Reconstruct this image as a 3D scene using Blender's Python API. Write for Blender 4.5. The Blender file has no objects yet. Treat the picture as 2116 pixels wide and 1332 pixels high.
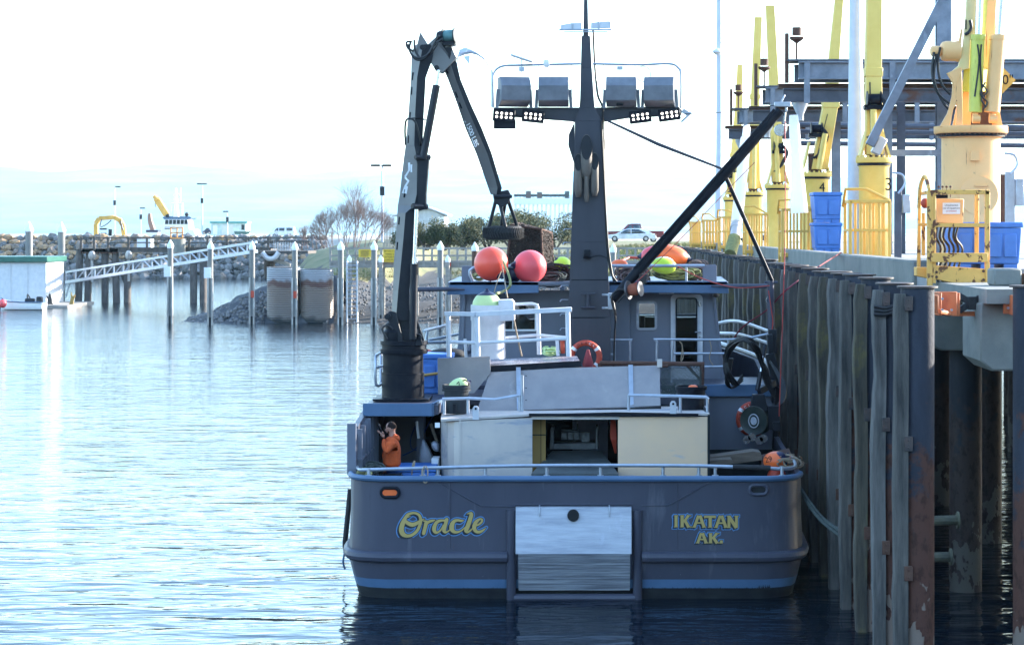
import bpy, bmesh, math, random
import numpy as np
from mathutils import Vector, Matrix, noise as mnoise
R = math.radians
PI = math.pi
rnd = random.Random(7)
SC = bpy.context.scene
COL = SC.collection

# ------------------------------------------------------------------ camera, sky, sun, exposure
FL = 4255.0          # focal length in photo pixels (photo 2116 px wide)
VX, VY = 1215.0, 478.0   # where the straight-ahead direction lands in the photo
CZ = 6.6             # eye height above the water
cd = bpy.data.cameras.new('camera')
cam = bpy.data.objects.new('camera', cd)
COL.objects.link(cam)
cam.location = (0, 0, CZ)
cam.rotation_euler = (R(90), 0, 0)
cd.sensor_fit = 'HORIZONTAL'
cd.sensor_width = 36.0
cd.lens = 36.0 * FL / 2116.0
cd.shift_x = -(VX - 1058.0) / 2116.0
cd.shift_y = -(666.0 - VY) / 2116.0
cd.clip_start = 0.5
cd.clip_end = 30000
cd.dof.use_dof = True
cd.dof.focus_distance = 40.0
cd.dof.aperture_fstop = 5.6
SC.camera = cam

SUN_EL, SUN_AZ = 17.0, 62.0      # azimuth: degrees right of straight ahead (+Y), towards +X
w = bpy.data.worlds.new('World'); SC.world = w; w.use_nodes = True
nt = w.node_tree; nt.nodes.clear()
sky = nt.nodes.new('ShaderNodeTexSky'); sky.sky_type = 'NISHITA'; sky.sun_disc = False
sky.sun_elevation = R(SUN_EL); sky.sun_rotation = R(SUN_AZ)
sky.air_density = 1.1; sky.dust_density = 0.6; sky.ozone_density = 2.6
bg = nt.nodes.new('ShaderNodeBackground'); bg.inputs[1].default_value = 0.15
wo = nt.nodes.new('ShaderNodeOutputWorld')
nt.links.new(sky.outputs[0], bg.inputs[0]); nt.links.new(bg.outputs[0], wo.inputs[0])
sd = bpy.data.lights.new('sun', 'SUN'); sd.energy = 3.4; sd.angle = R(0.6); sd.color = (1.0, 0.93, 0.82)
sun = bpy.data.objects.new('sun', sd); COL.objects.link(sun)
to_sun = Vector((math.sin(R(SUN_AZ)) * math.cos(R(SUN_EL)), math.cos(R(SUN_AZ)) * math.cos(R(SUN_EL)), math.sin(R(SUN_EL))))
sun.rotation_euler = to_sun.to_track_quat('Z', 'Y').to_euler()
sun.location = (30, 20, 60)
SC.view_settings.view_transform = 'Standard'; SC.view_settings.look = 'None'
SC.view_settings.exposure = 2.6; SC.view_settings.gamma = 1.0
SC.view_settings.use_curve_mapping = False
SC.cycles.max_bounces = 8
SC.cycles.volume_bounces = 1
SC.cycles.use_denoising = True

# ------------------------------------------------------------------ helpers
def P(px, py, Y):
    return Vector(((px - VX) * Y / FL, Y, CZ - (py - VY) * Y / FL))
def XP(px, Y): return (px - VX) * Y / FL
def ZP(py, Y): return CZ - (py - VY) * Y / FL
def PM(Y): return FL / Y            # pixels per metre
def V(*a): return Vector(a if len(a) > 1 else a[0])

def spline(pts, k=4, closed=False):
    p = [Vector(q) for q in pts]; n = len(p); out = []
    rng = range(n) if closed else range(n - 1)
    for i in rng:
        if closed: a, b, c, d = p[i - 1], p[i], p[(i + 1) % n], p[(i + 2) % n]
        else: a, b, c, d = p[max(i - 1, 0)], p[i], p[i + 1], p[min(i + 2, n - 1)]
        for j in range(k):
            t = j / k
            out.append(0.5 * ((2 * b) + (c - a) * t + (2 * a - 5 * b + 4 * c - d) * t * t + (3 * b - a - 3 * c + d) * t ** 3))
    if not closed: out.append(p[-1])
    return out

class MB:
    def __init__(s): s.v = []; s.f = []; s.m = []; s.mi = 0
    def add(s, vs, fs):
        o = len(s.v); s.v += [tuple(q) for q in vs]
        for f in fs: s.f.append([i + o for i in f]); s.m.append(s.mi)
        return s
    def hexa(s, q):   # 8 points: bottom ring 0-3, top ring 4-7
        return s.add(q, [(0, 3, 2, 1), (4, 5, 6, 7), (0, 1, 5, 4), (1, 2, 6, 5), (2, 3, 7, 6), (3, 0, 4, 7)])
    def bx(s, x0, x1, y0, y1, z0, z1):
        return s.hexa([(x0, y0, z0), (x1, y0, z0), (x1, y1, z0), (x0, y1, z0), (x0, y0, z1), (x1, y0, z1), (x1, y1, z1), (x0, y1, z1)])
    def box(s, c, d, rot=None):
        c = Vector(c); h = Vector(d) / 2
        q = [Vector((a * h.x, b * h.y, e * h.z)) for e in (-1, 1) for a, b in ((-1, -1), (1, -1), (1, 1), (-1, 1))]
        if rot is not None: q = [rot @ k for k in q]
        return s.hexa([c + k for k in q])
    def beam(s, p0, p1, w, h, up=(0, 0, 1)):
        p0, p1 = Vector(p0), Vector(p1); t = (p1 - p0).normalized(); u = Vector(up)
        if abs(t.dot(u.normalized())) > .98: u = Vector((0, 1, 0))
        a = t.cross(u).normalized() * w / 2; b = a.cross(t).normalized() * h / 2
        return s.hexa([p0 - a - b, p0 + a - b, p0 + a + b, p0 - a + b, p1 - a - b, p1 + a - b, p1 + a + b, p1 - a + b])
    def ibeam(s, p0, p1, w, h, t=.03, up=(0, 0, 1)):
        p0, p1 = Vector(p0), Vector(p1); u = Vector(up)
        s.beam(p0 + u * (h / 2 - t / 2), p1 + u * (h / 2 - t / 2), w, t, up)
        s.beam(p0 - u * (h / 2 - t / 2), p1 - u * (h / 2 - t / 2), w, t, up)
        return s.beam(p0, p1, t, h - 2 * t, up)
    def tube(s, pts, r, n=8, closed=False, cap=True):
        p = [Vector(q) for q in pts]
        m = len(p)
        rr = r if isinstance(r, (list, tuple)) else [r] * m
        fr = None; rings = []
        for i in range(m):
            if closed: t = p[(i + 1) % m] - p[i - 1]
            else: t = p[min(i + 1, m - 1)] - p[max(i - 1, 0)]
            if t.length < 1e-9: t = Vector((0, 0, 1))
            t.normalize()
            if fr is None:
                u = Vector((0, 0, 1)) if abs(t.z) < .9 else Vector((0, 1, 0))
                fr = t.cross(u).normalized()
            else:
                fr = fr - t * fr.dot(t)
                fr = fr.normalized() if fr.length > 1e-6 else t.orthogonal().normalized()
            b = t.cross(fr)
            rings.append([p[i] + (fr * math.cos(2 * PI * k / n) + b * math.sin(2 * PI * k / n)) * rr[i] for k in range(n)])
        vs = [q for g in rings for q in g]; fs = []
        for i in range(m if closed else m - 1):
            j = (i + 1) % m
            for k in range(n):
                l = (k + 1) % n
                fs.append((i * n + k, i * n + l, j * n + l, j * n + k))
        if cap and not closed:
            fs.append(tuple(range(n - 1, -1, -1))); fs.append(tuple((m - 1) * n + k for k in range(n)))
        return s.add(vs, fs)
    def lathe(s, prof, c, n=24, axis=(0, 0, 1), caps=True):
        c = Vector(c); a = Vector(axis).normalized(); u = a.orthogonal().normalized()
        if abs(a.z) > .99: u = Vector((1, 0, 0))
        b = a.cross(u); vs = []; fs = []; m = len(prof)
        for r, z in prof:
            for k in range(n):
                t = 2 * PI * k / n
                vs.append(c + a * z + (u * math.cos(t) + b * math.sin(t)) * max(r, 1e-4))
        for i in range(m - 1):
            for k in range(n):
                l = (k + 1) % n
                fs.append((i * n + k, i * n + l, (i + 1) * n + l, (i + 1) * n + k))
        if caps: fs.append(tuple(range(n - 1, -1, -1))); fs.append(tuple((m - 1) * n + k for k in range(n)))
        return s.add(vs, fs)
    def cyl(s, c, r, h, n=20, axis=(0, 0, 1)): return s.lathe([(r, 0), (r, h)], c, n, axis)
    def ball(s, c, r, n=20, m=12, sc=(1, 1, 1), rot=None):
        c = Vector(c); vs = []; fs = []
        for i in range(m + 1):
            a = PI * i / m
            for k in range(n):
                t = 2 * PI * k / n
                q = Vector((max(math.sin(a), 1e-3) * math.cos(t) * sc[0], max(math.sin(a), 1e-3) * math.sin(t) * sc[1], math.cos(a) * sc[2])) * r
                if rot is not None: q = rot @ q
                vs.append(c + q)
        for i in range(m):
            for k in range(n):
                l = (k + 1) % n
                fs.append((i * n + k, (i + 1) * n + k, (i + 1) * n + l, i * n + l))
        return s.add(vs, fs)
    def prism(s, poly, vec):
        p = [Vector(q) for q in poly]; vec = Vector(vec); n = len(p)
        return s.add(p + [q + vec for q in p], [tuple(range(n)), tuple(range(2 * n - 1, n - 1, -1))] +
                     [(i, n + i, n + (i + 1) % n, (i + 1) % n) for i in range(n)])
    def pp(s, poly, Y, dy):     # outline given as photo pixels on the plane at distance Y, given thickness dy
        return s.prism([P(a, b, Y) for a, b in poly], (0, dy, 0))
    def islands(s):
        n = len(s.v); par = list(range(n))
        def fd(a):
            while par[a] != a: par[a] = par[par[a]]; a = par[a]
            return a
        for f in s.f:
            r = fd(f[0])
            for q in f[1:]: par[fd(q)] = r
        G = {}
        for i, f in enumerate(s.f): G.setdefault(fd(f[0]), []).append(i)
        out = []
        for ids in G.values():
            m = MB(); mp = {}
            for i in ids:
                g = []
                for q in s.f[i]:
                    if q not in mp: mp[q] = len(m.v); m.v.append(s.v[q])
                    g.append(mp[q])
                m.f.append(g); m.m.append(s.m[i])
            out.append(m)
        return out
    def build(s, name, mat, parent=None, smooth=35, bevel=0, local=False, kind=None, seg=1):
        if name in SPLIT and parent is not None and kind is None:
            q = s.islands()
            if 1 < len(q) <= 40:
                for m in q: o = m._build(name, mat, parent, smooth, bevel, local, kind, seg)
                return o
        return s._build(name, mat, parent, smooth, bevel, local, kind, seg)
    def _build(s, name, mat, parent=None, smooth=35, bevel=0, local=False, kind=None, seg=1):
        me = bpy.data.meshes.new(name)
        o = bpy.data.objects.new(name, me); COL.objects.link(o)
        L = Vector((0, 0, 0))
        if parent is not None and not local: L = ORG.get(parent.name, L)
        me.from_pydata([(a - L.x, b - L.y, c - L.z) for a, b, c in s.v], [], s.f)
        mats = mat if isinstance(mat, (list, tuple)) else [mat]
        for q in mats: me.materials.append(q)
        if len(mats) > 1: me.polygons.foreach_set('material_index', s.m)
        bm = bmesh.new(); bm.from_mesh(me); bmesh.ops.recalc_face_normals(bm, faces=bm.faces); bm.to_mesh(me); bm.free()
        if smooth:
            me.polygons.foreach_set('use_smooth', [True] * len(me.polygons)); me.set_sharp_from_angle(angle=R(smooth))
        if parent is not None:
            o.parent = parent; ORG[o.name] = L
        if bevel:
            b = o.modifiers.new('bevel', 'BEVEL'); b.width = bevel; b.segments = seg; b.limit_method = 'ANGLE'; b.angle_limit = R(50)
        if kind: o['kind'] = kind
        return o
ORG = {}
SPLIT = set('roof_visor rub_rail hydraulic_hose roof_wing_plate crane_hose control_hose upper_deck_rail bow_rail silencer_box gripper_leg hose_bundle platform_edge winch_hose boom_slot cheek_plate ramp_pin bulwark_stringer hub_ring landing_rail ear boom_emblem radar_scanner radar_bracket thwart floodlight_bracket panel_joint rubber_cross crane_bracket weld_seam cable_run bow_bulwark_cap roof_rail railing_mid_bar mast_frame kerb lens davit_cylinder'.split())
def thing(name, label, cat, loc=(0, 0, 0), group=None):
    o = bpy.data.objects.new(name, None); COL.objects.link(o); o.location = loc; o.empty_display_size = .2
    ORG[o.name] = Vector(loc); o['label'] = label; o['category'] = cat
    if group: o['group'] = group
    return o
def tag(o, label, cat, group=None):
    o['label'] = label; o['category'] = cat
    if group: o['group'] = group
    return o
def center(o):      # origin of a one-mesh thing to its base
    me = o.data; n = len(me.vertices); a = np.empty(n * 3); me.vertices.foreach_get('co', a); a = a.reshape(-1, 3)
    c = Vector(((a[:, 0].min() + a[:, 0].max()) / 2, (a[:, 1].min() + a[:, 1].max()) / 2, a[:, 2].min()))
    me.transform(Matrix.Translation(-c)); o.location = c; return o
def copy_tree(o, loc=None, rotz=None, label=None):
    def cp(a, par):
        c = a.copy(); COL.objects.link(c)
        if par is not None: c.parent = par
        for ch in a.children: cp(ch, c)
        return c
    r = cp(o, None)
    if loc is not None: r.location = loc
    if rotz is not None: r.rotation_euler = (0, 0, rotz)
    if label: r['label'] = label
    return r
def text_mesh(txt, size, mat, parent, name, M4, extrude=.002, shear=0, align='CENTER', local=False, spacing=1):
    cu = bpy.data.curves.new(name, 'FONT'); cu.body = txt; cu.size = size; cu.align_x = align; cu.align_y = 'CENTER'
    cu.extrude = extrude; cu.shear = shear; cu.space_character = spacing
    t = bpy.data.objects.new(name, cu); COL.objects.link(t)
    dg = bpy.context.evaluated_depsgraph_get(); me = bpy.data.meshes.new_from_object(t.evaluated_get(dg))
    bpy.data.objects.remove(t); me.name = name; me.transform(M4)
    L = Vector((0, 0, 0))
    if parent is not None and not local: L = ORG.get(parent.name, L)
    me.transform(Matrix.Translation(-L)); me.materials.clear(); me.materials.append(mat)
    o = bpy.data.objects.new(name, me); COL.objects.link(o)
    if parent is not None: o.parent = parent
    return o
def face_cam(loc, rz=0.0, lean=0.0):   # matrix for text standing upright, read from -Y; lean turns it in its plane
    return Matrix.Translation(loc) @ Matrix.Rotation(R(rz), 4, 'Z') @ Matrix.Rotation(R(90), 4, 'X') @ Matrix.Rotation(R(lean), 4, 'Z')

# ------------------------------------------------------------------ materials
MAT = {}
def mk(name, col, rough=.5, metal=0.0, col2=None, scale=2.0, stretch=(1, 1, 1), amt=1.0, bump=0.0, bscale=30.0,
       rust=None, emit=None, spec=.5, detail=6, lo=.35, hi=.65, bstretch=None, streak=None, rvar=.12):
    m = bpy.data.materials.new(name); m.use_nodes = True; t = m.node_tree; N, L = t.nodes, t.links
    b = N['Principled BSDF']; b.inputs['Roughness'].default_value = rough; b.inputs['Metallic'].default_value = metal
    b.inputs['Specular IOR Level'].default_value = spec
    tc = N.new('ShaderNodeTexCoord')
    def nz(sc, st, det=detail, dist=0.0):
        mp = N.new('ShaderNodeMapping'); mp.inputs['Scale'].default_value = st; L.new(tc.outputs['Object'], mp.inputs[0])
        n = N.new('ShaderNodeTexNoise'); n.inputs['Scale'].default_value = sc; n.inputs['Detail'].default_value = det
        n.inputs['Distortion'].default_value = dist
        n.inputs['Roughness'].default_value = .62; L.new(mp.outputs[0], n.inputs['Vector']); return n
    def ramp(fac, a, c):
        r = N.new('ShaderNodeMapRange'); r.inputs[1].default_value = a; r.inputs[2].default_value = c
        L.new(fac, r.inputs[0]); return r
    c1 = tuple(col) + (1,); c2 = tuple(col2 if col2 else [x * .72 for x in col]) + (1,)
    n1 = nz(scale, stretch); r1 = ramp(n1.outputs[0], lo, hi)
    mx = N.new('ShaderNodeMix'); mx.data_type = 'RGBA'; mx.inputs[6].default_value = c1; mx.inputs[7].default_value = c2
    ml = N.new('ShaderNodeMath'); ml.operation = 'MULTIPLY'; ml.inputs[1].default_value = amt
    L.new(r1.outputs[0], ml.inputs[0]); L.new(ml.outputs[0], mx.inputs[0])
    out = mx.outputs[2]
    ro = N.new('ShaderNodeMapRange'); ro.inputs[3].default_value = max(.02, rough - rvar); ro.inputs[4].default_value = min(1, rough + rvar)
    nr = nz(scale * 2.7, stretch, 4); L.new(nr.outputs[0], ro.inputs[0]); rout = ro.outputs[0]
    for rs in ([rust] if rust and not isinstance(rust, list) else (rust or [])):   # (colour, threshold, scale, stretch, width)
        rc, th, rsz, rst, wd = rs
        n2 = nz(rsz, rst, 8, .3); r2 = ramp(n2.outputs[0], th, th + wd)
        m2 = N.new('ShaderNodeMix'); m2.data_type = 'RGBA'; m2.inputs[7].default_value = tuple(rc) + (1,)
        L.new(out, m2.inputs[6]); L.new(r2.outputs[0], m2.inputs[0]); out = m2.outputs[2]
        m3 = N.new('ShaderNodeMix'); m3.inputs[3].default_value = .85; L.new(rout, m3.inputs[2]); L.new(r2.outputs[0], m3.inputs[0]); rout = m3.outputs[0]
    L.new(out, b.inputs['Base Color']); L.new(rout, b.inputs['Roughness'])
    if bump:
        n3 = nz(bscale, bstretch or stretch, 5); bp = N.new('ShaderNodeBump'); bp.inputs['Strength'].default_value = min(1, bump)
        bp.inputs['Distance'].default_value = .02 * max(1, bump); L.new(n3.outputs[0], bp.inputs['Height']); L.new(bp.outputs[0], b.inputs['Normal'])
    if emit:
        b.inputs['Emission Color'].default_value = tuple(emit[0]) + (1,); b.inputs['Emission Strength'].default_value = emit[1]
    MAT[name] = m; return m
RUST = (.13, .05, .025)
GREY = mk('hull grey paint', (.064, .067, .094), .42, spec=.32, col2=(.05, .053, .077), scale=1.2, stretch=(1, 1, .35), bump=.15, bscale=3,
          rust=[((.15, .155, .185), .6, 1.6, (1.6, 1, .25), .2), ((.055, .055, .075), .66, 4.5, (2.2, 1, .14), .14), ((.26, .27, .3), .715, 20, (1.2, 1, .6), .02), ((.13, .065, .045), .69, 7, (3, 1, .22), .06)])
CAB = mk('cabin grey paint', (.17, .185, .23), .45, spec=.35, col2=(.14, .155, .195), scale=1.0, stretch=(1, 1, .4), bump=.1, bscale=4, rust=((.16, .12, .1), .8, 9, (1, 1, .3), .04))
MASTC = mk('mast grey paint', (.05, .052, .066), .45, spec=.3, col2=(.038, .041, .053), scale=1.5, stretch=(1, 1, .3), bump=.1, bscale=5)
LBLUE = mk('light blue paint', (.072, .14, .25), .45, col2=(.055, .115, .21), scale=1.5, rust=((.08, .08, .09), .78, 8, (1, 1, .5), .05))
BLACK = mk('black paint', (.006, .008, .014), .42, col2=(.016, .017, .022), scale=3, bump=.1, bscale=20, spec=.12)
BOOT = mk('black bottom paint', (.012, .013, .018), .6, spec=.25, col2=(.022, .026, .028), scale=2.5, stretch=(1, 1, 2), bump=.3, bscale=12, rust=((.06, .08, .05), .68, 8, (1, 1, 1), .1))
CHAR = mk('charcoal crane paint', (.012, .014, .02), .42, col2=(.022, .024, .03), scale=2, bump=.05, bscale=10, spec=.25)
CRTAN = mk('lit tone crane paint', (.17, .165, .16), .35, col2=(.13, .125, .125), scale=1.5)
ALUU = mk('dull aluminium sheet', (.3, .275, .27), .5, .15, col2=(.24, .225, .23), scale=2.2, bump=.25, bscale=5, rust=[((.38, .36, .35), .62, 2.5, (1, 1, .5), .15), ((.16, .16, .17), .72, 12, (1, 1, .4), .03), ((.42, .4, .4), .74, 30, (1, 1, 1), .02)])
ALUD = mk('grey floodlight casing', (.2, .21, .235), .5, .3, col2=(.14, .15, .175), scale=3)
ALU = mk('scuffed aluminium', (.58, .52, .47), .45, .2, col2=(.47, .43, .41), scale=1.6, stretch=(1, 1, .8), bump=.2, bscale=4, rust=[((.3, .31, .35), .54, .9, (.5, 1, 1.6), .1), ((.36, .37, .42), .6, 2.6, (.35, 1, 2.6), .06), ((.52, .48, .4), .64, 3, (1, 1, .3), .16), ((.2, .2, .21), .7, 14, (.3, 1, 1.6), .03)])
ALUT = mk('warm reflection tan aluminium', (.78, .54, .34), .5, .1, col2=(.7, .5, .35), scale=1.2, bump=.12, bscale=4, rust=[((.42, .42, .46), .6, 1.5, (.7, 1, 2), .12), ((.3, .26, .22), .72, 14, (.3, 1, 1.5), .03), ((.4, .33, .25), .74, 5, (2, 1, .4), .1)])  # warm reflection put into the tan base colour; scuffs are wear
ALUB = mk('brushed aluminium plate', (.4, .42, .47), .4, .4, col2=(.27, .29, .34), scale=2.5, stretch=(.4, 1, 4), bump=.25, bscale=8, rust=((.5, .53, .6), .6, 2.2, (1, 1, .5), .15))
ALUW = mk('white painted aluminium', (.6, .61, .64), .5, .1, col2=(.5, .52, .56), scale=3, rust=((.25, .25, .26), .72, 7, (1, 1, .5), .06))
RAIL = mk('galvanised tube', (.42, .46, .52), .38, .6, col2=(.34, .37, .42), scale=6)
WHITE = mk('white paint', (.78, .79, .8), .4, col2=(.7, .72, .74), scale=2)
SEEG = bpy.data.materials.new('tinted clear glass'); SEEG.use_nodes = True
_b = SEEG.node_tree.nodes['Principled BSDF']; _b.inputs['Transmission Weight'].default_value = 1; _b.inputs['Roughness'].default_value = 0; _b.inputs['IOR'].default_value = 1.25; _b.inputs['Base Color'].default_value = (.55, .6, .62, 1)
GLASS = mk('dark window glass', (.02, .028, .035), .06, col2=(.03, .045, .055), scale=1.5, spec=.8, rvar=.03)
RUBBER = mk('black rubber', (.014, .014, .016), .75, col2=(.024, .024, .026), scale=6, bump=.3, bscale=40)
HOSE = mk('black hose', (.012, .012, .014), .45, scale=6)
STEEL = mk('bright steel', (.62, .64, .67), .25, .95, col2=(.5, .5, .52), scale=5)
DARKIN = mk('dark interior', (.012, .013, .016), .8)
ORANGEC = mk('orange cotton', (.62, .1, .02), .9, col2=(.42, .06, .012), scale=7, bump=.8, bscale=9)
DENIM = mk('dark trousers', (.015, .02, .035), .9, scale=8, bump=.3, bscale=60)
SKIN = mk('skin', (.42, .22, .16), .55, col2=(.37, .18, .13), scale=8)
HAIR = mk('cropped grey hair', (.03, .022, .02), .95, spec=.08, scale=40, bump=.5, bscale=200)
BUOYR = mk('coral red buoy vinyl', (.93, .1, .055), .33, col2=(.85, .085, .05), scale=2, rust=[((.4, .05, .04), .7, 6, (1, 1, 1), .05), ((.95, .42, .3), .7, 16, (1, 1, 1), .03)])
BUOYP = mk('pink red buoy vinyl', (.84, .1, .11), .38, col2=(.76, .085, .1), scale=2, rust=[((.45, .08, .08), .7, 6, (1, 1, 1), .05), ((.95, .45, .42), .68, 13, (1, 1, 1), .03)])
BUOYO = mk('orange buoy vinyl', (.88, .16, .035), .38, col2=(.8, .13, .03), scale=2)
BUOYY = mk('yellow green buoy vinyl', (.55, .75, .05), .4, col2=(.5, .66, .05), scale=2)
BUOYL = mk('pale lime buoy vinyl', (.55, .68, .3), .45, col2=(.48, .6, .27), scale=2, rust=((.2, .16, .06), .72, 9, (1, 1, 1), .05))
NAVY = mk('navy buoy vinyl', (.008, .012, .05), .4, scale=3)
TOTE = mk('blue plastic tote', (.07, .2, .56), .5, col2=(.05, .16, .47), scale=2.5, bump=.1, bscale=9, rust=((.14, .2, .38), .7, 5, (1, 1, 1), .1))
LRING = mk('orange life ring', (.5, .06, .025), .55, col2=(.42, .05, .025), scale=5)
ROPEG = mk('green grey rope', (.07, .085, .075), .9, col2=(.04, .052, .05), scale=12, bump=.6, bscale=80)
ROPET = mk('tan rope', (.33, .26, .18), .9, col2=(.24, .18, .13), scale=12, bump=.6, bscale=80)
ROPEY = mk('olive rope', (.3, .3, .12), .9, col2=(.2, .2, .1), scale=12, bump=.6, bscale=80)
ROPEP = mk('mauve brown rope', (.2, .14, .13), .9, col2=(.13, .1, .1), scale=12, bump=.6, bscale=80)
ROPER = mk('red line', (.42, .05, .04), .7, scale=12)
NETM = mk('dark netting', (.02, .015, .013), .9, col2=(.05, .028, .02), scale=9, bump=.5, bscale=40)
RUSTM = mk('rusted steel', (.1, .05, .032), .85, col2=(.07, .03, .022), scale=5, bump=.5, bscale=25)
GOLD = mk('gold leaf lettering', (.47, .35, .115), .5, .1, col2=(.42, .31, .1), scale=6)
LETB = mk('black lettering shade', (.012, .014, .022), .4)
LETL = mk('blue lettering outline', (.1, .26, .52), .45)
WOODP = mk('golden plywood', (.42, .26, .07), .6, col2=(.36, .22, .06), scale=3, stretch=(1, 1, .2))
PLANK = mk('weathered plank wood', (.2, .16, .12), .85, col2=(.12, .095, .075), scale=6, stretch=(.3, 3, 3), bump=.4, bscale=20)
CLOTHM = bpy.data.materials.new('thin white cloth'); CLOTHM.use_nodes = True
_n = CLOTHM.node_tree; _t = _n.nodes.new('ShaderNodeBsdfTranslucent'); _t.inputs[0].default_value = (.85, .85, .85, 1); _d = _n.nodes.new('ShaderNodeBsdfDiffuse'); _d.inputs[0].default_value = (.85, .85, .85, 1)
_m = _n.nodes.new('ShaderNodeMixShader'); _n.links.new(_d.outputs[0], _m.inputs[1]); _n.links.new(_t.outputs[0], _m.inputs[2]); _n.links.new(_m.outputs[0], _n.nodes['Material Output'].inputs[0])
LEDM = mk('lit lamp lens', (.9, .85, .8), .3, emit=((1, .9, .78), 2.2))
# ------------------------------------------------------------------ water
def water_mat():
    m = bpy.data.materials.new('harbour water'); m.use_nodes = True; t = m.node_tree; N, L = t.nodes, t.links
    b = N['Principled BSDF']; b.inputs['Base Color'].default_value = (.002, .007, .014, 1); b.inputs['Roughness'].default_value = .04
    b.inputs['IOR'].default_value = 1.333
    g = N.new('ShaderNodeNewGeometry')
    def nz(sc, st, det, rot=0, rough=.5, dist=0):
        mp = N.new('ShaderNodeMapping'); mp.inputs['Scale'].default_value = st; mp.inputs['Rotation'].default_value = (0, 0, R(rot))
        L.new(g.outputs['Position'], mp.inputs[0]); n = N.new('ShaderNodeTexNoise'); n.inputs['Scale'].default_value = sc
        n.inputs['Detail'].default_value = det; n.inputs['Roughness'].default_value = rough; n.inputs['Distortion'].default_value = dist
        L.new(mp.outputs[0], n.inputs['Vector']); return n.outputs[0]
    def mul(a, k):
        q = N.new('ShaderNodeMath'); q.operation = 'MULTIPLY'; L.new(a, q.inputs[0])
        if isinstance(k, (int, float)): q.inputs[1].default_value = k
        else: L.new(k, q.inputs[1])
        return q.outputs[0]
    def add(a, c):
        q = N.new('ShaderNodeMath'); L.new(a, q.inputs[0]); L.new(c, q.inputs[1]); return q.outputs[0]
    # long lazy ripples running across the view, small wind ripples farther out in patches
    a1 = mul(nz(1.0, (.42, 1.35, 1), 2, 4, .45, .4), .085)
    a2 = mul(nz(1.0, (1.5, 4.2, 1), 2, -6, .5, .3), .018)
    pt = N.new('ShaderNodeMapRange'); pt.inputs[1].default_value = .4; pt.inputs[2].default_value = .62
    L.new(nz(.03, (.5, 1, 1), 2), pt.inputs[0])
    sx = N.new('ShaderNodeSeparateXYZ'); L.new(g.outputs['Position'], sx.inputs[0])
    far = N.new('ShaderNodeMapRange'); far.inputs[1].default_value = 42; far.inputs[2].default_value = 80; L.new(sx.outputs[1], far.inputs[0])
    wind = add(mul(far.outputs[0], .7), mul(pt.outputs[0], .35))
    a3 = mul(mul(nz(1.0, (1.6, 4.4, 1), 4, 8, .62), .028), wind)
    a4 = mul(nz(.18, (1, 1.6, 1), 1, 20), .08)
    h = add(add(a1, a2), add(a3, a4))
    bp = N.new('ShaderNodeBump'); bp.inputs['Strength'].default_value = 1.0; bp.inputs['Distance'].default_value = 1.0
    L.new(h, bp.inputs['Height']); L.new(bp.outputs[0], b.inputs['Normal'])
    return m
WATER = water_mat()
m = MB(); m.add([(-15000, -400, 0), (15000, -400, 0), (15000, 17000, 0), (-15000, 17000, 0)], [(0, 1, 2, 3)])
wt = m.build('water', WATER, smooth=0, kind='structure')

# ------------------------------------------------------------------ land: beach, bank, grass field, breakwater core
GRASSM = mk('rough grass', (.1, .11, .035), .95, col2=(.2, .165, .08), scale=.5, bump=.9, bscale=3, rust=((.06, .085, .03), .56, .3, (1, 1, 1), .1), detail=9)
GRAVEL = mk('beach gravel', (.06, .053, .05), .9, col2=(.022, .021, .021), scale=2.2, bump=1, bscale=5, detail=10)
ROADM = mk('pale gravel road', (.42, .38, .32), .95, col2=(.34, .3, .26), scale=.4)
shore = [(400, 147), (-18.3, 147.5), (-20, 153), (-24, 170), (-31, 205), (-41, 284), (-42, 289), (-110, 289), (-420, 292)]
def seg_d(px, py, a, b):
    ax, ay = a; bx_, by = b; dx, dy = bx_ - ax, by - ay
    t = np.clip(((px - ax) * dx + (py - ay) * dy) / (dx * dx + dy * dy), 0, 1)
    return np.hypot(px - ax - t * dx, py - ay - t * dy)
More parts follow.
